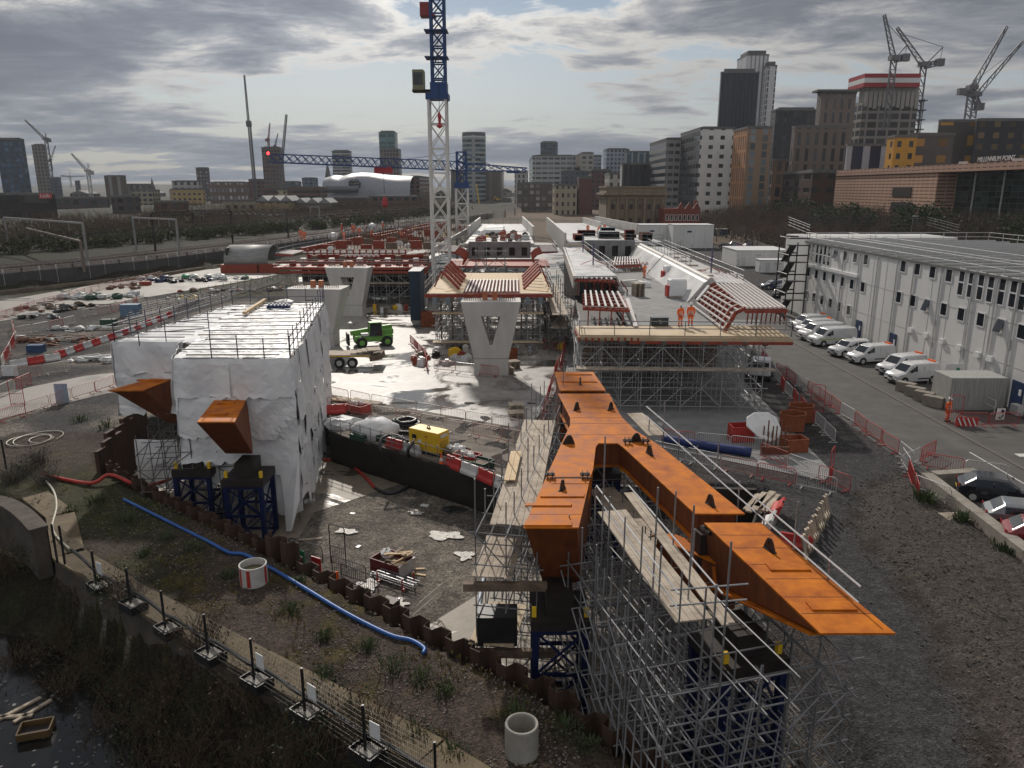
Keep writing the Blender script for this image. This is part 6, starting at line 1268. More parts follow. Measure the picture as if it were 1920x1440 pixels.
bin_(945, 675, 0, 'rust red scrap bin right of the nearest V-shaped pier', m_orbin, 2.4, 1.4, 1.2, fill=m_rebar); bin_(930, 668, 0, 'taller rust red scrap bin behind the first, against the central scaffold', m_orbin, 2.0, 1.4, 1.5)
bin_(808, 612, 0, 'rust red crate standing at the left side of the central scaffold', m_orbin, 2.4, 1.6, 1.8, fill=m_rib, rz=.1)
SG = thing('scaffold', 'dark cluttered access scaffold in the gap between central platform and right-hand deck', 'scaffold', (5, 92, 0))
scaffold(SG, (3.9, 78, 0), 0, rg(0, 2.2, 3), rg(0, 26, 7), [1.4, 2.8, 4.2], 6.0, m=m_tubed, seed=71, brace=.8, r=.045)
for z in (2.8, 4.2): MB().bar((5, 78, z), (5.2, 104, z), 1.6, .08).build('walkway_board', m_board, SG)
c = G(700, 648, 0); th_ = thing('telehandler', 'bright green telescopic handler parked on the wet yard', 'telehandler', c, radians(200)); OFF[th_.name] = V()
m_grn = mat('green_machine', (.12, .32, .05), .45, c2=(.20, .45, .09), scale=3)
MB().box((0, 0, .95), (4.2, 1.7, .7)).build('chassis', m_grn, th_, bevel=.08)
for sx in (-1, 1):
    for sy in (-1, 1): w_ = MB().tube((sx * 1.4, sy * .75, .6), (sx * 1.4, sy * 1.2, .6), .6, 14).build('wheel', m_black, th_); MB().tube((sx * 1.4, sy * 1.21, .6), (sx * 1.4, sy * 1.23, .6), .3, 10).build('rim', m_grn, w_)
MB().box((-.2, .5, 1.95), (1.5, .95, 1.4), taper=.85).build('cab_glass', m_glass, th_); MB().box((-.2, .5, 2.7), (1.35, .9, .1)).build('cab_roof', m_grn, th_)
mb = MB(); [mb.bar((x, y, 1.3), (x * .85 - .02, y * .95, 2.65), .08) for x in (-.95, .55) for y in (.04, .97)]; mb.build('cab_frame', m_grn, th_)
MB().bar((-2.2, -.35, 2.0), (2.4, -.35, 1.5), .45, .5).build('boom', m_grn, th_); MB().box((2.7, -.35, .9), (.2, 1.6, 1.3)).build('fork_carriage', m_darkst, th_); MB().box((-1.6, -.2, 1.55), (1.3, 1.2, .6)).build('engine_cover', m_grn, th_, bevel=.08); MB().box((.8, .7, 1.45), (1.2, .5, .3)).build('white_tank', m_white, th_)
c = G(655, 690, 0); tr = thing('flatbed_trailer', 'flatbed lorry trailer with timber deck beside the white sheeting', 'trailer', c, 0.02); OFF[tr.name] = V()
MB().box((-2.6, 1, 1.25), (9.4, 2.4, .16)).build('timber_deck', m_board, tr); MB().box((-2.6, 1, 1.08), (9.2, 1.2, .2)).build('chassis', m_darkst, tr); MB().bar((-7, -.22, 1.2), (2.1, -.22, 1.2), .04, .08).build('yellow_strip', m_yel, tr)
for x in (-.9, .35, -3.4, -4.6):
    w_ = MB().tube((x, -.25, .52), (x, .15, .52), .5, 16).build('wheel', m_black, tr); MB().tube((x, -.27, .52), (x, -.25, .52), .28, 12).build('rim', m_bgal, w_)
MB().box((2.6, 1, 1.0), (1.2, 2.2, .5), rot=Euler((0, -.2, 0)).to_matrix()).build('rear_ramp', m_timber, tr); [MB().box((.8 + .5 * k, .9, 1.4 + .1 * k), (1.3, 1.6, .08), rz=.1 * k).build('loose_board', m_board, tr) for k in range(4)]; MB().box((-6.0, -.1, .75), (1.6, .3, .5)).build('locker', m_white, tr)
c = G(790, 590, 0); lf = thing('site_lift', 'small white boom lift beside the blue container at the left of the central scaffold', 'lift', c); MB().box(c + V((0, 0, .6)), (1.5, 2.4, .7)).build('base', m_bgal, lf, bevel=.05); MB().box(c + V((0, .3, 1.9)), (1.7, 1.5, 1.2)).build('cabin', m_white, lf, bevel=.08); MB().bar(c + V((.2, .4, 1)), c + V((1.0, -2.4, .6)), .2).build('arm', m_darkst, lf); MB().box(c + V((-.1, -.47, 2.05)), (.9, .02, .3)).build('panel', m_blue, lf)
for sx in (-1, 1):
    for sy in (-1, 1): MB().tube(c + V((sx * .6, sy * .9, .3)), c + V((sx * .85, sy * .9, .3)), .3, 10).build('wheel', m_black, lf)
tag(MB().b2(-13.4, -12.0, 99, 104, 0, 6.2).b2(-13.5, -11.9, 98.9, 104.1, 6.2, 6.5).build('dark_tank', mat('navy_tank', (.01, .03, .06), .5), loc=(-12.7, 101, 0)), 'tall dark navy tank between the crane mast foot and the central scaffold', 'tank')
m_cwh = mat('crane_white', (.55, .54, .52), .5, c2=(.70, .69, .67), scale=2); m_cbl = mat('crane_blue', (.012, .04, .13), .5, c2=(.02, .07, .22), scale=2)
def mast(t, x, y, z0, z1, w_, m, step, r, name='mast_section'):
    n_ = max(1, round((z1 - z0) / step)); h_ = w_ / 2; dzs = (z1 - z0) / n_
    for k in range(n_):
        a, b = z0 + k * dzs, z0 + (k + 1) * dzs; mb = MB()
        for sx in (-1, 1):
            for sy in (-1, 1): mb.bar((x + sx * h_, y + sy * h_, a), (x + sx * h_, y + sy * h_, b), r * 2.2)
        for s in (-1, 1):
            for (c0, c1) in ((-1, 1), (1, -1)):
                mb.bar((x + c0 * h_, y + s * h_, a), (x + c1 * h_, y + s * h_, b), r); mb.bar((x + s * h_, y + c0 * h_, a), (x + s * h_, y + c1 * h_, b), r)
            mb.bar((x - h_, y + s * h_, b), (x + h_, y + s * h_, b), r * 1.3); mb.bar((x + s * h_, y - h_, b), (x + s * h_, y + h_, b), r * 1.3)
        mb.build(name, m, t)
def jib(t, a, b, w0, w1, n_, m, r, name='jib', up=V((0, 0, 1))):
    a = V(a); b = V(b); d = (b - a).normalized(); s = d.cross(up).normalized(); u2 = s.cross(d).normalized(); mb = MB(); pr_ = None
    for k in range(n_ + 1):
        f = k / n_; w_ = w0 + (w1 - w0) * f; c = lerp(a, b, f); q_ = (c + s * w_ / 2, c - s * w_ / 2, c + u2 * w_)
        if pr_:
            for i in range(3): mb.bar(pr_[i], q_[i], r * 1.6)
            mb.bar(pr_[0], q_[2], r); mb.bar(pr_[1], q_[2], r); mb.bar(pr_[2], q_[0], r); mb.bar(q_[0], q_[1], r)
        pr_ = q_
    return mb.build(name, m, t)
ty = 107.0; tx = XA(826, 400, ty)
tc = thing('tower_crane', 'tall tower crane with a white lattice mast and blue top crossing the sky', 'tower crane', (tx, ty, 0))
mast(tc, tx - .02, ty, 0, ZA(186, ty), 2.3, m_cwh, 3.1, .13)
zt_ = ZA(186, ty); mast(tc, tx + .2, ty, zt_ + .5, ZA(0, ty) + 12, 1.7, m_cbl, 2.0, .14, 'blue_tower_section')
MB().box((tx, ty, zt_ + .25), (3.0, 3.0, .7)).build('slewing_ring', m_cbl, tc); MB().box((tx + .2, ty, zt_ + 1.2), (2.2, 2.4, 1.6)).build('slewing_frame', m_cbl, tc)
cb_ = MB().box((tx - 2.4, ty - .6, ZA(152, ty)), (1.5, 1.8, 2.5)).build('cab', mat('cab_yellow_grey', (.2, .19, .12), .5), tc, bevel=.08); MB().box((tx - 2.4, ty - 1.52, ZA(150, ty)), (1.2, .03, 1.5)).build('cab_window', m_glass, cb_)
MB().bar((tx - 3.3, ty, ZA(171, ty)), (tx, ty, ZA(171, ty)), 1.6, .3).build('cab_platform', m_darkst, tc)
MB().box((tx - 1.4, ty, ZA(18, ty)), (1.2, 1.6, 1.5)).b2(tx - 2, tx, ty - 1, ty + 1, ZA(32, ty), ZA(30, ty)).build('winch', mat('crane_red', (.25, .03, .03), .5), tc)
for z_ in (ZA(110, ty), ZA(60, ty)): MB().b2(tx - 1.5, tx + 1.5, ty - 1.4, ty + 1.4, z_, z_ + .12).build('service_platform', m_cbl, tc)
hk = MB().tube((tx + .3, ty - 1.6, ZA(60, ty)), (tx + .3, ty - 1.6, ZA(215, ty)), .03, 4).build('hoist_rope', m_darkst, tc); MB().lathe((tx + .3, ty - 1.6, ZA(243, ty)), [(.01, 0), (.5, .3), (.15, .6), (.25, 1.6), (.01, 2.2)], 8).build('hook_block', mat('hook_red', (.4, .03, .04), .5), tc)
t2y = 172.0; t2x = XA(866, 350, t2y); c2 = thing('tower_crane', 'second tower crane with a white mast and a long horizontal blue jib pointing left', 'tower crane', (t2x, t2y, 0)); zz2 = ZA(352, t2y)
mast(c2, t2x, t2y, 0, zz2, 2.6, m_cwh, 3.2, .14); MB().box((t2x, t2y, zz2 + .5), (3.2, 3.2, 1.2)).build('slewing_ring', m_cbl, c2); mast(c2, t2x, t2y, zz2 + 1, zz2 + 7.5, 2.0, m_cbl, 2.2, .16, 'blue_tower_section')
tipp = A(504, 304, 150); root_ = V((t2x, t2y, ZA(320, t2y))); jib(c2, root_, tipp, 1.9, 1.5, 26, m_cbl, .13); cj = A(988, 321, 180); jib(c2, root_, cj, 1.6, .7, 8, m_cbl, .16, 'counter_jib')
MB().box(A(962, 322, 180), (3, 1.5, .6)).build('counterweight', m_cbl, c2); MB().bar(V((t2x, t2y, zz2 + 7.5)), A(940, 318, 178), .12).build('pendant_bar', m_cbl, c2); MB().bar(V((t2x, t2y, zz2 + 7.5)), lerp(root_, tipp, .35) + V((0, 0, 1.6)), .1).build('pendant_bar', m_cbl, c2)
tr_ = lerp(root_, tipp, .44); MB().box(tr_ + V((0, 0, -.6)), (3.6, 1.4, 1.2)).build('trolley', MATS['hook_red'], c2); MB().tube(tr_ + V((0, 0, -1)), tr_ + V((0, 0, -5.2)), .05, 4).build('hoist_rope', m_darkst, c2); MB().lathe(tr_ + V((0, 0, -8.2)), [(.01, 0), (.7, .6), (.5, 1.8), (.1, 2.4)], 8).build('hook_block', MATS['hook_red'], c2); MB().tube(tr_ + V((0, 0, -8.2)), tr_ + V((0, 0, -17)), .05, 4).build('load_chain', m_darkst, c2)
MB().blob(tipp + V((0, 0, 1.6)), .26, 8, 6, 0).build('warning_lamp', mat('red_lamp', (.8, .02, .02), .5, emit=(1, .02, .02), es=12), c2)
m_off = mat('office_panel', (.62, .615, .60), .5, c2=(.76, .75, .73), scale=.25, detail=7, stretch=(1, 1, .3)); m_roofd = mat('grey_roof', (.085, .083, .08), .8, c2=(.15, .145, .14), scale=.6)
XW = 39.5
def W(u, v): d = ray(u, v); t = XW / d.x; return V((XW, t * d.y, H + t * d.z))
of = thing('office_block', 'long white three-storey modular office block with railed flat roof on the right', 'office building', (52, 76, 0))
MB().b2(XW, 64, 46, 103.2, 0, 9.9).build('wall', m_off, of); rf = MB().b2(XW - .15, 64.2, 45.9, 103.4, 9.92, 10.1).build('roof', m_roofd, of)
for k in range(20): MB().b2(XW, 64, 46.6 + 2.9 * k, 46.75 + 2.9 * k, 10.12, 10.3).build('roof_rib', m_bgal, rf)
for k in range(19): MB().b2(XW - .02, XW - .002, 47.2 + 3 * k, 47.24 + 3 * k, 0, 9.9).build('panel_joint', m_bgal, of)
for z in (3.3, 6.6): MB().b2(XW - .02, XW - .002, 46, 103, z, z + .05).build('panel_joint', m_bgal, of)
Z4 = lambda X, Y: (1400 + X / 3.6, 400 + Y / 3.6)
def window(X, Y, w_, h_, tilt=0):
    p = W(*Z4(X, Y)); x = XW - .03; f = MB()
    f.b2(x - .04, x + .02, p.y - w_ / 2 - .09, p.y + w_ / 2 + .09, p.z + h_ / 2, p.z + h_ / 2 + .1).b2(x - .04, x + .02, p.y - w_ / 2 - .09, p.y + w_ / 2 + .09, p.z - h_ / 2 - .1, p.z - h_ / 2).b2(x - .04, x + .02, p.y - w_ / 2 - .09, p.y - w_ / 2, p.z - h_ / 2, p.z + h_ / 2).b2(x - .04, x + .02, p.y + w_ / 2, p.y + w_ / 2 + .09, p.z - h_ / 2, p.z + h_ / 2)
    if h_ > 1.5: f.b2(x - .04, x + .02, p.y - w_ / 2, p.y + w_ / 2, p.z - .06, p.z + .06)
    wf = f.build('window', m_white, of); MB().box((x + (-.18 if tilt else 0), p.y, p.z), (.02, w_, h_), rot=Euler((0, .3 if tilt else 0, 0)).to_matrix()).build('pane', m_glass, wf)
for X, Y in ((427, 262), (450, 268), (478, 274), (503, 279), (530, 284), (558, 290)): window(X, Y, .75, 2.3)
for X, Y in ((1452, 465), (1517, 480), (1583, 493), (1650, 507), (1726, 523), (1803, 538), (1868, 556)): window(X, Y, .75, 2.2)
for k, (X, Y) in enumerate(((605, 275), (670, 285), (736, 298), (808, 312), (1060, 358), (1156, 377), (1258, 397), (1369, 420), (420, 398), (473, 410), (528, 424), (587, 440), (648, 460), (712, 478), (786, 497), (1029, 566), (1125, 590), (1220, 620), (1333, 648), (1450, 682), (1582, 718), (1716, 760), (1860, 800), (402, 550), (456, 567), (510, 585), (567, 605), (626, 630), (690, 655))): window(X, Y, .95, 1.05, k in (0, 17, 21))
for X, Y in ((1113, 788), (1216, 823), (1325, 862), (1443, 905), (1566, 953), (1650, 980)): p = W(*Z4(X, Y)); MB().box((XW - .12, p.y, p.z), (.24, .8, .45), taper=.8).build('vent_hood', m_white, of)
for X, Y in ((765, 700), (998, 785), (1850, 1090)): p = W(*Z4(X, Y)); dr = MB().box((XW - .05, p.y, 1.25), (.08, 1.4, 2.3)).build('door', mat('navy_door', (.012, .03, .09), .5), of); MB().box((XW - .1, p.y - .4, 1.6), (.02, .3, .5)).build('notice', m_white, dr); MB().b2(XW - 1.4, XW - .05, p.y - .9, p.y + .9, 0, .12).build('doorstep', m_darkst, of)
for X in (645, 755, 880, 1015, 1130, 1320, 1545, 1710, 1860): p = W(*Z4(X, 420)); MB().tube((XW - .1, p.y, .1), (XW - .1, p.y, 9.8), .07).build('drainpipe', m_bgal, of)
for k in range(16): MB().box((XW - .6, 56 + 2.9 * k, .45), (.5, .9, .8)).build('air_conditioner', m_bgal, of)
p0 = W(*Z4(410, 345)); p1 = W(*Z4(760, 425)); MB().bar(p0 + V((-.15, 0, 0)), p1 + V((-.15, 0, 0)), .3, .35).build('cable_tray', m_white, of)
la = Lattice(m_bgal, .035); rails(la, [(XW, 46, 10.1), (XW, 103, 10.1), (63.8, 103, 10.1), (63.8, 46, 10.1)], 0, 2.9); rails(la, [(45, 46, 10.1), (45, 103, 10.1)], 0, 5.8); la.build(rf)
la = Lattice(m_black, .05); rails(la, [(XW + .5, 103.5, 10.6), (XW + .5, 112, 11.4), (60, 112, 11.4), (60, 103.5, 10.6)], 0, 1.6, 1.5, (.4, .8, 1.2, 1.5)); la.build(of); MB().b2(XW + .4, 60, 103.6, 112, 0, 10.5).build('rear_block', m_off, of)
es = thing('fire_escape', 'black steel stair tower at the far end of the white office block', 'stair tower', (37.5, 103, 0)); la = Lattice(m_black, .09)
for x in (36.4, 38.9):
    for y in (100.5, 104.5): la.add('post', (x, y, 0), (x, y, 9.8))
for z in (2.4, 4.9, 7.4, 9.6):
    MB().b2(36.4, 38.9, 100.5, 101.6, z, z + .12).build('landing', m_black, es); MB().bar((37.2, 101.6, z), (37.2, 104.4, z - 2.3), .9, .15).build('stair_flight', m_black, es)
    for y in (100.5, 104.5): la.add('rail', (36.4, y, z + 1), (38.9, y, z + 1))
    la.add('rail', (36.4, 100.5, z + 1), (36.4, 104.5, z + 1))
la.build(es)
m_vw = mat('white_vehicle_paint', (.55, .56, .58), .25, c2=(.66, .66, .67), scale=1, coat=.5); m_tyre = mat('tyre', (.015, .015, .015), .8); m_lampw = mat('headlight', (.5, .52, .55), .1, spec=.8); m_lampr = mat('tail_light', (.35, .01, .01), .2)
def vehicle(L_, w_, prof, belt, paint, glass, name='parked_van', wheels=(.18, .82), wr_=.33, side=None, amber=False, stripe=None, flat=False):
    """prof: list of (x, top z) from nose to tail; glass: (kind, x0, x1) pieces"""
    p = proto(name); st = []
    for x, z in prof: st.append((x, z))
    def sec(x, z):
        hw = w_ / 2 * (1 - .12 * max(0, (.10 - x) / .10) ** 2 - .05 * max(0, (x - .93) / .07)); zb = .26; b = min(belt, z - .08); tum = .13 if z > belt + .2 else .05; xx = (x - .5) * L_
        return [(xx, -hw, zb), (xx, -hw, b), (xx, -hw + tum, z - .07), (xx, -hw + tum + .16, z), (xx, hw - tum - .16, z), (xx, hw - tum, z - .07), (xx, hw, b), (xx, hw, zb)]
    mb = MB(); S = [sec(*s) for s in st]; n = 8
    for s in S: mb.v += s
    for a in range(len(S) - 1):
        for i in range(n): j = (i + 1) % n; o = a * n; mb.f.append((o + i, o + n + i, o + n + j, o + j)); mb.mi.append(0)
    mb.f.append(tuple(range(n - 1, -1, -1))[::-1]); mb.f.append(tuple((len(S) - 1) * n + i for i in range(n))[::-1]); mb.mi += [0, 0]
    body = mb.build('body', paint, p, smooth=True); bv = body.modifiers.new('b', 'BEVEL'); bv.width = .05; bv.segments = 2; bv.angle_limit = .35; bv.harden_normals = True
    def top(x):
        for (x0, z0), (x1, z1) in zip(prof, prof[1:]):
            if x0 <= x <= x1: return z0 + (z1 - z0) * (x - x0) / (x1 - x0)
        return prof[-1][1]
    for kind, x0, x1 in glass:
        a, b = sec(x0, top(x0)), sec(x1, top(x1)); n_ = V((0, 0, .012)) + V((-.012 if x0 < .5 else .012, 0, 0))
        if kind == 'top': MB().q(V(a[3]) + n_, V(a[4]) + n_, V(b[4]) + n_, V(b[3]) + n_).build('windscreen' if x0 < .5 else 'rear_window', m_glass, p)
        else:
            for s, i1, i2 in ((-1, 1, 2), (1, 6, 5)):
                o_ = V((0, s * .012, 0)); lo = .08; q_ = [lerp(a[i1], a[i2], lo) + o_, lerp(b[i1], b[i2], lo) + o_, lerp(b[i1], b[i2], .86) + o_, lerp(a[i1], a[i2], .86) + o_]; MB().q(*q_).build('side_window', m_glass, p)
    for x in wheels:
        for s in (-1, 1):
            xx = (x - .5) * L_; wl = MB().tube((xx, s * (w_ / 2 - .18), wr_), (xx, s * (w_ / 2 + .012), wr_), wr_, 18).build('wheel', m_tyre, p); MB().tube((xx, s * (w_ / 2 + .008), wr_), (xx, s * (w_ / 2 + .022), wr_), wr_ * .6, 12).build('rim', m_bgal, wl)
            MB().tube((xx, s * (w_ / 2 - .1), wr_ + .02), (xx, s * (w_ / 2 + .004), wr_ + .02), wr_ * 1.18, 18).build('wheel_arch', m_black, p)
    for s in (-1, 1):
        MB().box((-L_ / 2 + .10, s * (w_ / 2 - .28), .72), (.16, .36, .16)).build('headlight', m_lampw, p, bevel=.03); MB().box((L_ / 2 - .01, s * (w_ / 2 - .2), .88), (.05, .16, .42 if not flat else .18)).build('tail_light', m_lampr, p); MB().box((-L_ * .20, s * (w_ / 2 + .1), belt + .1), (.1, .2, .16)).build('wing_mirror', m_black, p)
    MB().box((-L_ / 2 + .02, 0, .42), (.12, w_ * .82, .2)).build('front_bumper', m_black, p, bevel=.03); MB().box((-L_ / 2 + .0, 0, .66), (.06, .5, .12)).build('grille', m_black, p); MB().box((L_ / 2, 0, .42), (.1, w_ * .86, .18)).build('rear_bumper', m_black if flat < 1 else paint, p, bevel=.03)
    MB().box((-L_ / 2 - .05, 0, .42), (.012, .5, .11)).build('number_plate', m_white, p); MB().box((L_ / 2 + .052, 0, .62), (.012, .5, .11)).build('number_plate', m_yel, p)
    if side: [MB().box((.12 * L_, s * (w_ / 2 + .01), .52), (L_ * .3, .02, .1)).build('rubbing_strip', m_black, p) for s in (-1, 1)]; [MB().box((.1 * L_, s * (w_ / 2 - .045), 1.35), (.02, .012, .5)).build('door_seam', m_darkst, p) for s in (-1, 1)]
    if stripe: [MB().box((0, s * (w_ / 2 + .008), .82), (L_ * .86, .012, .09)).build('lime_stripe', mat('lime_stripe', (.35, .5, .03), .5), p) for s in (-1, 1)]
    if amber: MB().box((L_ * .42, 0, prof[-2][1] + .06), (.2, .8, .12)).build('beacon_bar', m_orange, p)
    return p
PV = [(0, .58), (.02, .82), (.06, .98), (.2, 1.12), (.33, 1.72), (.42, 1.84), (.97, 1.84), (1, 1.6)]; GV = [('top', .205, .325), ('side', .27, .45)]
v1 = vehicle(4.5, 1.85, PV, 1.12, m_vw, GV, side=1, amber=True); v2 = vehicle(5.1, 2.0, [(0, .6), (.02, .9), (.05, 1.05), (.17, 1.2), (.29, 1.88), (.36, 1.98), (.97, 1.98), (1, 1.75)], 1.2, m_vw, [('top', .175, .285), ('side', .24, .40)], side=1, stripe=1)
PC = [(0, .55), (.02, .72), (.06, .82), (.26, .98), (.42, 1.42), (.55, 1.47), (.8, 1.42), (.93, 1.02), (1, .9)]; GC = [('top', .27, .41), ('side', .34, .58), ('side', .60, .8), ('top', .815, .92)]
suvp = vehicle(4.4, 1.8, [(0, .6), (.02, .82), (.06, .98), (.24, 1.08), (.37, 1.6), (.5, 1.66), (.9, 1.62), (.98, 1.12), (1, 1.0)], 1.08, m_vw, [('top', .25, .36), ('side', .31, .55), ('side', .57, .8)], 'parked_car', wr_=.36, flat=1)
def park(pr, u, v, rz, lab, z=.02, grp=None, cat='van'): return place(pr, G(u, v, z), rz, lab, cat, grp)
RZ = .22; gv = 'white vans parked below the office block'
park(v1, 1708, 716, RZ, 'white van nearest the concrete blocks, side lettering, amber beacon bar', grp=gv); MBx = None
park(v1, 1688, 700, RZ + .1, 'white van tucked behind the nearest one, small gap between them', grp=gv)
park(v1, 1630, 679, RZ, 'white van with an amber beacon bar right of the white off-roader', grp=gv); park(suvp, 1592, 666, RZ + .1, 'white off-roader with black side windows between two vans', cat='car')
park(v2, 1558, 646, RZ, 'white van with a lime stripe along its side, fourth from the far end', grp=gv); park(v2, 1537, 636, RZ, 'white van third from the far end, half behind the striped one', grp=gv); park(v1, 1526, 626, RZ, 'white van second from the far end of the parked row', grp=gv); park(v1, 1515, 617, RZ, 'white van farthest along the row, beside the stair tower', grp=gv)
def car(m, lab, u, v, rz, z=.02): place(vehicle(4.0, 1.7, PC, .95, m, GC, 'parked_car', wr_=.31, flat=1), G(u, v, z), rz, lab, 'car')
car(mat('black_car_paint', (.012, .014, .02), .2, coat=.8), 'black hatchback with yellow rear plate by the concrete block wall', 1868, 938, pi - .42); car(mat('silver_car_paint', (.22, .23, .24), .3, metal=.4, coat=.6), 'silver hatchback parked beside the black one at the right edge', 1925, 992, pi - .42); car(mat('red_car_paint', (.22, .015, .02), .25, coat=.8), 'dark red car cut off by the right edge below the silver one', 1965, 1030, pi - .42)
for k, (u, v, c) in enumerate(((1447, 541, 'dark blue'), (1466, 540, 'white'), (1462, 556, 'black'), (1486, 556, 'silver'), (1497, 540, 'grey'), (1362, 466, 'black'), (1390, 470, 'red'), (1378, 462, 'silver'), (1404, 466, 'dark blue'), (1405, 476, 'black'))):
    cc = {'dark blue': (.02, .03, .08), 'white': (.5, .5, .5), 'black': (.015, .015, .017), 'silver': (.25, .26, .27), 'grey': (.1, .1, .1), 'red': (.25, .02, .02)}[c]
    MATS.setdefault('paint_' + c, None); m_ = MATS['paint_' + c] or bpy.data.materials.get('paint_' + c)
    if m_ is None: del MATS['paint_' + c]; m_ = mat('paint_' + c, cc, .25, coat=.7)
    q_ = place(vehicle(4.1, 1.75, PC, .95, m_, GC, 'parked_car', flat=1), G(u, v, .03), .3 + k * .4, '%s car, %s' % (c, ['front left of the group beyond the deck ribs', 'front centre of the group beyond the deck ribs', 'half hidden under the white ribs', 'beside the stair tower foot', 'behind the stair tower', 'left in the far compound below the containers', 'beside the red barriers in the far compound', 'between two dark ones in the far compound', 'right in the far compound', 'lowest in the far compound'][k]), 'car')
c = G(1418, 440, 0); lo = thing('lorry', 'small white box lorry with blue cab top on the boulevard', 'lorry', c, -.5 + pi / 2); OFF[lo.name] = V()
MB().box((1.5, 0, 2.2), (6.5, 2.4, 2.9)).build('cargo_box', m_vw, lo); MB().box((-2.9, 0, 1.5), (1.9, 2.3, 2.0), taper=.92).build('cab', m_vw, lo); MB().box((-2.8, 0, 3.0), (1.7, 2.2, .9), taper=.8).build('wind_deflector', mat('lorry_blue', (.03, .05, .3), .4), lo); MB().box((-3.87, 0, 1.9), (.04, 2.0, .9)).build('windscreen', m_glass, lo)
for x in (-2.6, 3.2): [MB().tube((x, s * .8, .5), (x, s * 1.2, .5), .5, 12).build('wheel', m_tyre, lo) for s in (-1, 1)]
c = G(1492, 490, 0); cv_ = thing('coach', 'white coach parked behind the stair tower', 'coach', c, 1.2); OFF[cv_.name] = V(); MB().box((0, 0, 1.9), (9, 2.5, 3.0)).build('body', m_vw, cv_, bevel=.25); [MB().box((0, s * 1.26, 2.3), (8, .02, .9)).build('side_window', m_glass, cv_) for s in (-1, 1)]; MB().box((-4.51, 0, 2.1), (.02, 2.2, 1.4)).build('windscreen', m_glass, cv_); [MB().tube((x, s * 1, .5), (x, s * 1.27, .5), .5, 12).build('wheel', m_tyre, cv_) for x in (-2.8, 2.8) for s in (-1, 1)]
c = G(1424, 712, 0); pk = thing('small_truck', 'white pickup partly hidden behind the right legs of the deck falsework', 'truck', c, 1.2); OFF[pk.name] = V(); MB().box((0, 0, 1.3), (1.8, 1.9, 1.5), taper=.85).build('cab', m_vw, pk, bevel=.08); MB().box((2.2, 0, .8), (2.6, 1.8, .5)).build('load_bed', m_darkst, pk); MB().box((-.9, 0, 1.5), (.03, 1.5, .6)).build('windscreen', m_glass, pk); [MB().tube((x, s * .7, .35), (x, s * .97, .35), .35, 12).build('wheel', m_tyre, pk) for x in (-.4, 2.6) for s in (-1, 1)]
bl = thing('block_wall', 'wall of pale interlocking concrete blocks in front of the parked cars', 'block wall', (24.5, 38, 0))
a, b = G(1738, 886, .85), G(1932, 1032, .85)
for k in range(8): p = lerp(a, b + (b - a) * .15, k / 8); q_ = lerp(a, b + (b - a) * .15, (k + .985) / 8); MB().bar((p.x, p.y, .42), (q_.x, q_.y, .42), .65, .84).build('concrete_block', mat('block_concrete', (.2, .175, .145), .85, c2=(.33, .30, .26), scale=1.6, detail=8, bump=.3), bl)
MB().bar((a.x + .4, a.y, .42), (a.x + 3.2, a.y + .5, .42), .6, .84).build('concrete_block', MATS['block_concrete'], bl)
sc2 = thing('storage_container', 'dirty pale steel container with an open end behind the walking worker', 'container', (36.6, 58.5, 0))
for (x0, x1, y0, y1, z0, z1, nm) in ((34.4, 38.8, 57.4, 57.5, .1, 2.5, 'side_wall'), (34.4, 38.8, 59.9, 60, .1, 2.5, 'side_wall'), (34.4, 34.5, 57.51, 59.89, .1, 2.5, 'end_wall'), (34.4, 38.8, 57.4, 60, 2.51, 2.6, 'roof'), (34.4, 38.8, 57.4, 60, 0, .09, 'floor')): MB().b2(x0, x1, y0, y1, z0, z1).build(nm, mat('dirty_container', (.28, .28, .27), .6, c2=(.42, .42, .40), scale=1.2, stretch=(6, 6, .5)), sc2)
MB().b2(38.81, 38.86, 58.9, 59.95, .1, 2.45).build('door_leaf', m_white, sc2)
for k in range(18): MB().b2(34.5 + .235 * k, 34.6 + .235 * k, 57.36, 57.39, .15, 2.45).build('corrugation', MATS['dirty_container'], sc2)
for k in range(4): litter('concrete_block', '%s concrete block from the left by the kerb beside the nearest van' % ORD[k + 1], 'concrete block', 1698 + 17 * k, 734 + 9 * k, .02, (1.5, .7, .8), MATS['block_concrete'], 'concrete blocks by the kerb', rz=-.9)
t = thing('notice_board', 'white site notice board with green panels by the container', 'sign', G(1783, 728, 0)); c = G(1783, 728, 0); MB().box(c + V((0, 0, 1.5)), (1.5, .06, 1.4)).build('board', m_white, t); MB().box(c + V((0, -.04, 1.1)), (1.0, .02, .3)).build('green_panel', MATS['green_panel'], t); MB().box(c + V((.35, -.04, 1.7)), (.3, .02, .3)).build('green_panel', MATS['green_panel'], t); [MB().tube(c + V((s * .6, .05, 0)), c + V((s * .6, .05, 1.6)), .04).build('post', m_bgal, t) for s in (-1, 1)]
t = thing('safety_sign', 'white sign with a green tick and blue mark on the red barriers', 'sign', G(1873, 790, 0)); c = G(1873, 796, 0); MB().box(c + V((0, 0, .8)), (.6, .04, .85)).build('board', m_white, t); MB().bar(c + V((-.15, -.03, .6)), c + V((-.02, -.03, .48)), .08).bar(c + V((-.02, -.03, .48)), c + V((.2, -.03, .8)), .08).build('green_tick', MATS['green_panel'], t); MB().box(c + V((.1, -.03, 1.05)), (.2, .01, .2)).build('blue_mark', m_blue, t)
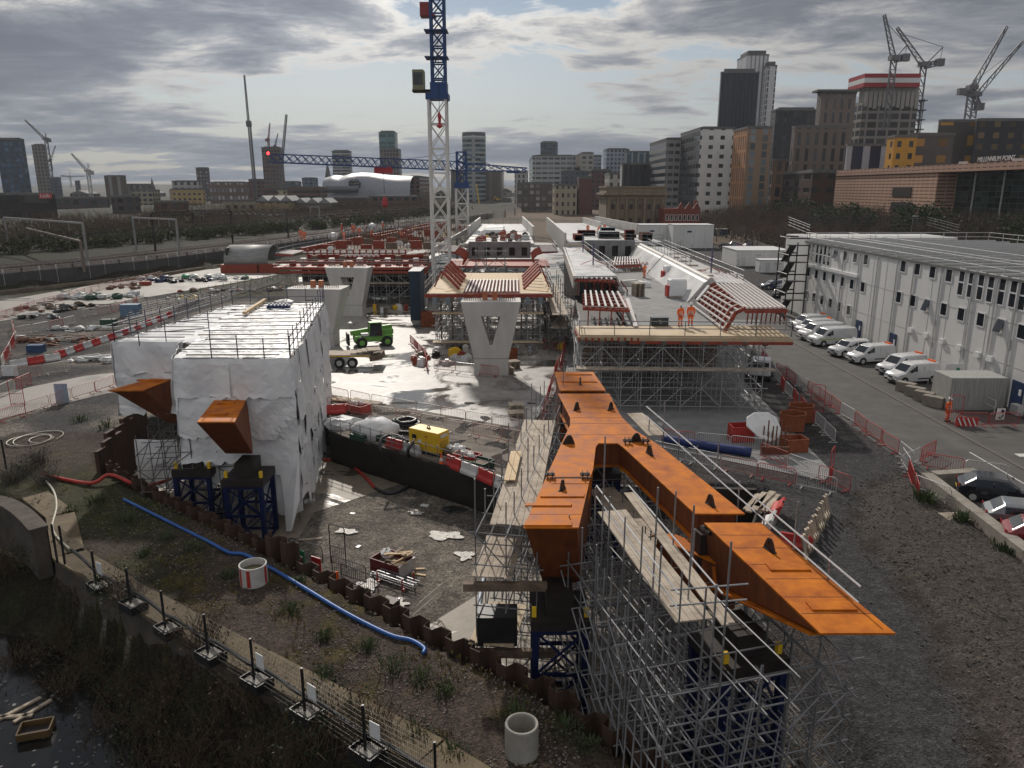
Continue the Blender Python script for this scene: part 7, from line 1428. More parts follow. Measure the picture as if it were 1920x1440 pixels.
t = thing('striped_board', 'red and white diagonally striped board at the corner of the container barriers', 'striped board', G(1806, 790, 0)); c = G(1806, 800, 0); MB().bar(c + V((-.6, 0, .4)), c + V((.9, -.2, .4)), .06, .7).build('board', m_red, t); [MB().bar(c + V((-.5 + .33 * k, -.06 - .04 * k, .7)), c + V((-.2 + .33 * k, -.1 - .04 * k, .1)), .03, .09).build('white_stripe', m_white, t) for k in range(4)]
rl = thing('guard_rail_fence', 'pale tube handrail on posts between the parked vans and the office foot', 'guard rail', (37.5, 75, 0)); la = Lattice(m_white_tube, .035); rails(la, [(37.2, 56, 0), (37.4, 98, 0)], 0, 3.2, 1.2, (.6, 1.15)); la.build(rl)
def cabin(u0, u1, v0, vb, dep, lab, n=1, m=None, name='site_cabin', roofm=None):
    c0 = G(u0, vb, 0); c1 = XA(u1, vb, c0.y); h_ = A(u0, v0, c0.y).z; t = thing(name, lab, 'cabin', (c0.x, c0.y, 0)); MB().b2(c0.x, c1, c0.y, c0.y + dep, .1, h_).build('walls', m or m_off, t); MB().b2(c0.x - .1, c1 + .1, c0.y - .1, c0.y + dep + .1, h_ + .01, h_ + .12).build('roof', roofm or m_white, t)
    k = int((c1 - c0.x) / 3); [MB().b2(c0.x + 3 * i + .02, c0.x + 3 * i + .1, c0.y - .05, c0.y - .01, .1, h_).build('corner_post', m_bgal, t) for i in range(k + 1)]; MB().box((lerp((c0.x, 0, 0), (c1, 0, 0), .4).x, c0.y - .03, h_ * .72), (1.3, .04, .45)).build('name_panel', m_blue if n else m_bgal, t); MB().box((c0.x + 1.6, c0.y - .03, 1.1), (.9, .04, 2.0)).build('door', m_bgal, t)
cabin(1197, 1258, 422, 462, 8, 'white two-storey site cabin left of its twin behind the right-hand deck'); cabin(1261, 1336, 422, 466, 8, 'white two-storey site cabin right of its twin with a small blue panel')
cabin(1380, 1480, 470, 500, 12, 'pale flat-roofed store behind the deck handrail', 0); cabin(1424, 1508, 488, 512, 3, 'long white container before the stair tower', 0); cabin(1338, 1365, 430, 442, 4, 'small blue container right of the white site cabins', 0, mat('blue_container', (.03, .1, .2), .6))
def offl(pts, d):
    out = []
    for i, p in enumerate(pts):
        a = V(pts[max(i - 1, 0)]); b = V(pts[min(i + 1, len(pts) - 1)]); e = (b - a).normalized(); out.append((p[0] - e.y * d, p[1] + e.x * d))
    return out
RL = [(*p,) for p in RAIL]; rwl = thing('railway_wall', 'long dark panelled retaining wall with posts carrying the railway on the left', 'retaining wall', (-72, 150, 0)); m_rwall = mat('dark_wall_panel', (.045, .045, .048), .8, c2=(.085, .082, .08), scale=.5, detail=7)
ww = walk(RL[:7], 3.0)
for k, (p, d) in enumerate(ww[:92]): q_ = p + d * 2.9; MB().bar((p.x, p.y, 1.6), (q_.x, q_.y, 1.6), .25, 3.2).build('wall_panel', m_rwall, rwl); MB().bar((p.x, p.y, 0), (p.x, p.y, 3.9), .22).build('post', m_bgal if k % 3 else m_rwall, rwl)
mb = MB(); kp = offl(RL, -1.6)
for a, b in zip(kp[:5], kp[1:6]): mb.bar((a[0], a[1], .3), (b[0], b[1], .3), 1.6, .6)
struct('kerb', mb, mat('brown_bund', (.13, .10, .075), .9, c2=(.22, .18, .13), scale=.6))
for j, o_ in enumerate((3.6, 7.4, 13.5, 17.3)):
    mb = MB()
    for s in (0, 1.44):
        P_ = offl(RL, o_ + s)
        for a, b in zip(P_, P_[1:]): mb.bar((a[0], a[1], 2.95), (b[0], b[1], 2.95), .12, .16)
    t = tag(mb.build('railway_track', mat('polished_rail', (.45, .42, .42), .25, metal=.8), loc=(-72, 150, 2.7)), '%s railway track counted from the dark retaining wall' % ORD[j + 1], 'railway track', 'parallel railway tracks')
    w3 = walk(P_, .9); mb = MB(); [mb.box((p.x + d.y * .72, p.y - d.x * .72, 2.8), (.28, 2.5, .14), rz=atan2(d.y, d.x)) for p, d in w3[:330]]; tag(mb.build('sleepers', m_timber, t), kind='stuff')
m_ole = mat('gantry_steel', (.22, .22, .22), .6, c2=(.32, .32, .31), scale=2)
def portal(u1, v1, u2, v2, vt, z, lab, m=None, truss=False):
    a, b = G(u1, v1, z), G(u2, v2, z); zt_ = A(u1, vt, a.y).z; t = thing('railway_gantry', lab, 'gantry', a); r = .16
    for p in (a, b): MB().bar(p - V((0, 0, .5)), (p.x, p.y, zt_), .38).build('post', m or m_ole, t)
    if truss: jib(t, (a.x, a.y, zt_ - .6), (b.x, b.y, zt_ - .6), .9, .9, 14, m or m_ole, .1, 'truss_beam')
    else: MB().bar((a.x, a.y, zt_), (b.x, b.y, zt_), .35, .35).build('cross_beam', m or m_ole, t)
    for k in range(4): p = lerp(a, b, .15 + .23 * k); MB().bar((p.x, p.y, zt_), (p.x, p.y, zt_ - 1.6), .1).build('insulator_drop', m or m_ole, t)
portal(18, 470, 165, 492, 408, 2.7, 'grey railway portal gantry nearest the left edge'); portal(55, 468, 158, 505, 428, 2.7, 'brown single-arm railway gantry in front of the shrubs', mat('rusty_gantry', (.16, .13, .11), .7)); portal(256, 470, 337, 478, 408, 2.7, 'grey portal gantry astride the tracks, third from the left')
portal(292, 472, 437, 458, 400, 2.7, 'dark lattice gantry spanning behind the grey portals', m_darkst, True); portal(365, 440, 541, 446, 397, 2.7, 'long dark lattice gantry over the tracks left of the crane', m_darkst, True); portal(624, 412, 716, 410, 381, 2.7, 'far dark lattice gantry just left of the crane mast', m_darkst, True); portal(583, 420, 600, 420, 388, 2.7, 'narrow far gantry beside the viaduct handrail')
wi = MB()
for o_ in (4.3, 8.1, 14.2, 18): 
    for zz_ in (8.2, 9.2):
        P_ = offl(RL, o_); [wi.bar((a[0], a[1], zz_), (b[0], b[1], zz_), .05) for a, b in zip(P_, P_[1:])]
tag(wi.build('overhead_wires', m_darkst, loc=(-70, 150, 8)), 'overhead electric wires strung above the railway tracks', 'wires')
c = G(476, 510, 0); ar = thing('arched_store', 'grey corrugated half-round store on red containers at the left', 'store building', (c.x, c.y, 0)); m_arch = mat('grey_corrugated', (.2, .2, .2), .6, c2=(.3, .3, .29), scale=.6, stretch=(1, 8, 1)); mb = MB(); r_ = 4.6
pts = [(r_ * cos(pi * k / 14), r_ * .8 * sin(pi * k / 14) + 1.7) for k in range(15)]; x0, x1 = c.x - 5.5, c.x + 3.5
mb = MB(); k0 = len(mb.v)
for x, dy in ((x0, 0), (x1, 0)):
    for (a, z) in pts: mb.v.append((x, c.y + 3 + a, z))
n = 15
for i in range(14): mb.f.append((i, i + 1, n + i + 1, n + i)); mb.mi.append(0)
ob = mb.build('arched_roof', m_arch, ar, smooth=True); md = ob.modifiers.new('s', 'SOLIDIFY'); md.thickness = .15
MB().b2(x0 - .5, x0 + 7, c.y - 2.4, c.y - .6, 0, 1.7).build('base_container', m_redox, ar); MB().b2(x1 - 1.6, x1 + 2.2, c.y - 2.3, c.y - 1.2, 0, 1.8).build('base_container', m_redox, ar); MB().b2(x0 + .3, x0 + .6, c.y - 1, c.y + 7, 0, 5).build('end_wall', m_darkst, ar); MB().b2(x1 + 2.4, x1 + 4, c.y - 2, c.y - .5, 0, 1.7).build('green_locker', MATS['green_panel'], ar)
def heap(u, v, n, sp, lab, ms, cat='heap', smx=1.0, nm='material_heap'):
    c = G(u, v, 0); t = thing(nm, lab, cat, c)
    for k in range(n):
        x, y = rr5.gauss(0, sp[0]), rr5.gauss(0, sp[1]); s = rr5.uniform(.3, .8) * smx; m_ = rr5.choice(ms)
        if k % 3 == 0: MB().bar(c + V((x - s * 2, y, .15 + rr5.random() * .4)), c + V((x + s * 2, y + rr5.uniform(-1, 1), .15 + rr5.random() * .5)), .18, .1).build('long_piece', m_, t)
        else: MB().blob(c + V((x, y, s * .35)), (s, s * .8, s * .5), 7, 4, .25, rr=rr5).build('lump', m_, t)
m_bag = mat('bulk_bag', (.35, .37, .37), .6, c2=(.6, .61, .6), scale=3, bump=.4); m_rust2 = m_rebar
heap(100, 580, 36, (4.0, 2.2), 'dark heap of pipes and rubble behind the barriers at the left edge', [m_black, m_rebar, m_timber, m_darkst]); heap(170, 560, 26, (3.5, 1.2), 'white bulk bags heaped beside the pale haul road', [m_bag, m_bag, m_bag, MATS['dark_green']], 'bag heap', 1.5); heap(60, 595, 16, (2.5, 1.0), 'black and white bag heap at the left edge', [m_bag, m_black], 'bag heap'); heap(165, 620, 14, (1.6, .8), 'clear plastic bundle heap right of the barriers in the left yard', [m_bag], 'bag heap'); heap(110, 640, 24, (3.2, 1.2), 'rusty bar heap left of the chain of road barriers', [m_rebar, m_rebar, m_bgal, m_timber])
heap(165, 677, 16, (1.3, .7), 'white plastic bundle in front of the chain of road barriers', [m_bag, m_white], 'plastic heap'); heap(345, 528, 40, (6.5, 1.8), 'long row of black-wrapped bundles with white tops at the back of the left yard', [m_black, m_black, m_bag, MATS['navy_plastic']], 'bundle row', 1.5); heap(420, 522, 18, (4, 1.0), 'green tarpaulin covered bundles beside the grey arched store', [MATS['green_panel'], m_bag, m_white], 'bundle row', 1.4); heap(235, 540, 16, (2, 1.2), 'dark rebar tangle left of the black-wrapped bundles', [m_rebar]); heap(330, 560, 30, (8, 2.6), 'scattered pegs and blocks on the grey pad of the left yard', [m_bgal, m_timber, m_bag, m_yel], 'scatter', .5); heap(470, 545, 26, (5, 1.6), 'cluttered crates right of the black-wrapped bundles', [m_white, m_redox, m_timber, m_bag])
t = thing('tube_rack', 'long rack of horizontal scaffold tubes behind the white sheeting', 'tube rack', G(400, 585, 0)); la = Lattice(m_tubed, .04)
for k in range(9): la.add('tube', G(225 + 3 * k, 612 - 5 * k, .6 + .2 * (k % 4)), G(520 + 3 * k, 530 - 2 * k, .6 + .2 * (k % 4)))
for k in range(22): f = k / 21; p = lerp(G(228, 615, 0), G(522, 532, 0), f); la.add('post', p, p + V((0, 0, 1.6))); q_ = lerp(G(240, 590, 0), G(540, 525, 0), f); la.add('post', q_, q_ + V((0, 0, 1.8)))
la.build(t)
for (u, v, w_, h_, m_, lab) in ((247, 592, 2.4, 1.6, mat('light_blue_box', (.12, .2, .3), .6), 'pale blue cabinet behind the white sheeting'), (69, 660, 1.6, .8, mat('tub_blue', (.02, .06, .14), .5), 'dark blue tub by the chain of road barriers'), (205, 610, 1.8, .8, MATS['dark_green'], 'dark green open bin beside the plastic bundles'), (273, 535, 1.8, .7, m_redox, 'red crate at the back of the grey pad'), (20, 705, 1.4, 1.0, m_white, 'white sign panel on the barriers at the left edge'), (118, 755, 1.0, 1.6, mat('pale_blue_board', (.3, .34, .42), .5), 'pale blue board hung on the barriers of the site track')): litter('site_box', lab, 'box', u, v, 0, (w_, .08 if 'board' in lab or 'sign' in lab else w_ * .6, h_), m_, rz=.1)
def txt(s, size, m, par, loc, rot, name='lettering'):
    cu = bpy.data.curves.new('t', 'FONT'); cu.body = s; cu.size = size; cu.extrude = .03 * size; cu.align_x = 'CENTER'; o = bpy.data.objects.new('t', cu); col.objects.link(o); dg = bpy.context.evaluated_depsgraph_get(); me = bpy.data.meshes.new_from_object(o.evaluated_get(dg)); bpy.data.objects.remove(o); me.materials.clear(); me.materials.append(m); o = bpy.data.objects.new(name, me); col.objects.link(o); o.parent = par; off = OFF.get(par.name, V()); o.location = V(loc) - off; o.rotation_euler = rot; return o
def branch(mb, p, d, l_, r, dep, rr):
    q_ = p + d * l_; mb.tube(p, q_, r, 4 if dep > 2 else 3, r * .65, False)
    if dep == 0: return
    for k in range(3 if dep > 1 else 4):
        nd = (d + V((rr.gauss(0, .45), rr.gauss(0, .45), rr.gauss(.1, .3)))).normalized(); branch(mb, lerp(p, q_, rr.uniform(.5, 1)), nd, l_ * rr.uniform(.55, .85), r * .6, dep - 1, rr)
def bare(seed, m, h_=9):
    rr = random.Random(seed); p = proto('bare_tree'); MB().tube((0, 0, -.3), (0, 0, h_ * .3), .17, 7, .12).build('trunk', m, p); mb = MB()
    for k in range(5): branch(mb, V((0, 0, h_ * (.2 + .03 * k))), V((rr.gauss(0, .5), rr.gauss(0, .5), 1)).normalized(), h_ * .27, .09, 4, rr)
    mb.build('crown', m, p); return p
m_bark = mat('winter_bark', (.085, .062, .050), .9, c2=(.15, .115, .095), scale=1)
def leafy(seed, m, h_=5, n_=900, name='evergreen_tree', cone_=False):
    rr = random.Random(seed); p = proto(name); MB().tube((0, 0, -.3), (0, 0, h_ * .5), .14, 6, .06).build('trunk', m_bark, p); mb = MB(); sh_ = name == 'shrub'; cl = [(V((rr.gauss(0, h_ * (.4 if sh_ else .2)), rr.gauss(0, h_ * (.4 if sh_ else .2)), h_ * (rr.uniform(.05, .5) if sh_ else rr.uniform(.12, .9)))), h_ * rr.uniform(.13, .26)) for _ in range(16)]
    for k in range(n_):
        c, r = rr.choice(cl); v_ = V((rr.gauss(0, 1), rr.gauss(0, 1), rr.gauss(0, 1))).normalized() * r * rr.uniform(.6, 1.1); q_ = c + v_; e = .16; m_ = Euler((rr.uniform(0, 3), rr.uniform(0, 3), rr.uniform(0, 3))).to_matrix(); mb.q(q_ + m_ @ V((-e, 0, 0)), q_ + m_ @ V((0, -e, 0)), q_ + m_ @ V((e, 0, 0)), q_ + m_ @ V((0, e, 0)))
    mb.build('crown', m, p); return p
TB = [bare(1, m_bark), bare(2, m_bark), bare(3, mat('reddish_twigs', (.10, .06, .045), .9, c2=(.16, .10, .075), scale=1))]; m_eg = mat('evergreen_leaf', (.018, .032, .012), .8, c2=(.045, .07, .025), scale=2); TE = [leafy(4, m_eg), leafy(5, m_eg)]; TG = [leafy(6, mat('olive_bush_leaf', (.04, .05, .018), .8, c2=(.085, .09, .035), scale=2), 4, 900, 'shrub')]
rr6 = random.Random(31)
def grove(n, f, protos, where, grp, cat='tree', s0=.8, s1=1.3):
    for k in range(n): x, y = f(k); z = hgt(x, y); place(rr6.choice(protos), (x, y, z), rr6.uniform(0, 6), '%s %s %s' % ('bare winter tree,' if protos is TB else 'dark evergreen,' if protos is TE else 'olive green shrub,', (ORD + ['thirty-' + o for o in ORD[1:10]] + ['fortieth'] + ['forty-' + o for o in ORD[1:10]])[k + 1], where), cat, grp, rr6.uniform(s0, s1))
def xy(u, v, z=0): p = G(u, v, z); return p.x, p.y
grove(34, lambda k: (74 + (k % 3) * 7 + rr6.uniform(-2, 2), 118 + 6.0 * k + rr6.uniform(-2, 2)), TB, 'from the near end behind the office block', 'bare trees beside the boulevard', s0=.8, s1=1.15)
grove(16, lambda k: (96 + rr6.uniform(-4, 5), 130 + 11 * k), TE, 'from the near end before the glass building', 'evergreens before the glass building', s0=1.2, s1=2.0)
grove(16, lambda k: (66 + (k % 2) * 12 + rr6.uniform(-2, 2), 190 + 10 * k), TB, 'from the near end along the boulevard', 'bare trees lining the boulevard', s0=.8, s1=1.0)
grove(34, lambda k: (-150 + k * 3.1 + rr6.uniform(-8, 8), 190 + rr6.uniform(0, 40) + k * 3), TB, 'from the left in the scrub beyond the railway', 'bare trees beyond the railway', s0=.7, s1=1.15)
grove(40, lambda k: (-128 + k * 2.0 + rr6.uniform(-7, 1), 120 + k * 5.2 + rr6.uniform(-5, 5)), TG, 'from the left on the bank beyond the tracks', 'shrubs beyond the railway tracks', 'shrub', .9, 1.5)
grove(8, lambda k: xy(760 + 12 * k, 410 + (k % 3) * 3), TG, 'from the left behind the crane mast', 'shrubs behind the crane', 'shrub', 1.0, 2.0)
def wood(name, n, f, hmax, e0, m, rr=random.Random(3), fn=.03):
    mb = MB()
    for k in range(n):
        x, y = f(rr); g_ = noise.noise(V((x * fn, y * fn, 6)))
        if g_ < -.15: continue
        h_ = hmax * (.35 + .9 * max(0, g_ + .2)); q_ = V((x, y, hgt(x, y) + h_ * rr.random() ** .7)); e = e0 * rr.uniform(.5, 1.4); m_ = Euler((rr.uniform(0, 3), rr.uniform(0, 3), rr.uniform(0, 3))).to_matrix()
        if name == 'scrub': w_ = V((rr.gauss(0, .3), rr.gauss(0, .3), 1)).normalized() * e * 3; mb.q(q_, q_ + V((e * .12, 0, 0)), q_ + w_)
        else: mb.q(q_ + m_ @ V((-e, 0, 0)), q_ + m_ @ V((0, -e * .7, 0)), q_ + m_ @ V((e, 0, 0)), q_ + m_ @ V((0, e * .7, 0)))
    tag(mb.build(name, m), kind='stuff')
lf_ = lambda r: (lambda t: (-118 + t * 95 - r.uniform(0, 30) * (1 + r.random() * 2), 125 + t * 330 + r.uniform(0, 30)))(r.random())
rf_ = lambda r: (r.uniform(72, 130), r.uniform(112, 345))
wood('woodland', 13000, lf_, 4.5, .5, mat('dark_scrub_leaf', (.016, .022, .010), .85, c2=(.045, .052, .02), scale=.4)); wood('scrub', 30000, lf_, 7, .8, m_leaf[2])
wood('scrub', 34000, rf_, 7.5, .8, mat('brown_twigs', (.06, .042, .034), .9, c2=(.12, .09, .07), scale=.4)); wood('woodland', 5000, rf_, 3, .4, MATS['dark_scrub_leaf'])
sheet('path', [G2(u, v, .3) for u, v in ((1215, 400), (1400, 404), (1490, 440), (1560, 478), (1500, 480), (1440, 450), (1345, 425), (1240, 420))], .05, mat('pale_boulevard', (.26, .245, .235), .8, c2=(.36, .345, .33), scale=.2))
mb = MB(); [mb.bar(G(1400 + 22 * k, 452 + 7.5 * k, .8), G(1420 + 22 * k, 459 + 7.5 * k, .8), .5, 1.6) for k in range(5)]; tag(mb.build('boundary_wall', m_stone, loc=G(1440, 468, 0)), 'low dark wall below the boulevard left of the coach', 'wall')
for k in range(12): man(1352 + 4.5 * k + rr6.uniform(-1, 1), 414 + (k % 4) * 2.5, .1, 'distant pedestrian, %s from the left on the pale boulevard' % ORD[k + 1], k, 1.15, grp='pedestrians on the boulevard')
for k, (u, v, vt) in enumerate(((1463, 440, 395), (1345, 432, 398), (1407, 430, 392), (1700, 500, 405), (900, 425, 400), (1372, 418, 394))):
    c = G(u, v, 0); t = thing('street_lamp', 'thin street lamp, %s' % ['before the bare trees on the boulevard', 'left edge of the boulevard', 'beside the lorry', 'rising behind the office roof', 'by the second crane foot', 'among the pedestrians'][k], 'street lamp', c); zt_ = A(u, vt, c.y).z; MB().tube(c, (c.x, c.y, zt_), .1, 6, .06).build('column', m_ole, t); MB().box((c.x + .5, c.y, zt_), (1.2, .3, .15)).build('lamp_head', m_bgal, t)
def bld(name, lab, ul, uc, ur, vt, y, mf, ms=None, cat='building', z0=-2, roof=True, extra=None, vb=None, mt=None):
    """front face and the one side you can see; uc is the pixel of the corner between them"""
    if uc is None: uc = ul if (ul + ur) / 2 > CX else ur
    right = (ul + ur) / 2 > CX; zt_ = A(uc, vt, y).z
    if right: x0, x1 = XA(uc, vt, y), XA(ur, vt, y); y2 = y * (uc - CX) / (ul - CX) if uc - ul > 1 and ul > CX + 25 else y + 22
    else: x0, x1 = XA(ul, vt, y), XA(uc, vt, y); y2 = y * (uc - CX) / (ur - CX) if ur - uc > 1 else y + 22
    y2 = min(y2, y + 130); t = thing(name, lab, cat, ((x0 + x1) / 2, y, 0)); mb = MB(); P_ = [(x0, y), (x1, y), (x1, y2), (x0, y2)]
    for i in range(4):
        a, b = P_[i], P_[(i + 1) % 4]; mb.cur = 0 if i % 2 == 0 else 1; mb.q((a[0], a[1], z0), (b[0], b[1], z0), (b[0], b[1], zt_), (a[0], a[1], zt_))
    mb.cur = 2; mb.q(*[(p[0], p[1], zt_) for p in P_]); mb.build('walls', [mf, ms or mf, m_roofd], t)
    if roof: w_ = x1 - x0; MB().b2(x0 + w_ * .1, x0 + w_ * .9, y + 2, max(y2 - 2, y + 4), zt_ + .02, zt_ + max(1.2, (zt_ - 5) * .035)).build('roof_plant', mt or m_roofd, t); mb = MB(); mb.b2(x0 - .2, x1 + .2, y - .2, y + .3, zt_, zt_ + .9); mb.b2(x0 - .2, x0 + .3, y + .32, y2, zt_, zt_ + .9); mb.b2(x1 - .3, x1 + .2, y + .32, y2, zt_, zt_ + .9); mb.build('parapet', m_roofd, t)
    t['_b'] = 0; del t['_b']; return t, x0, x1, y2, zt_
fc = lambda n, w_, g=(.02, .025, .03), **k: facade(n, w_, g, **k)
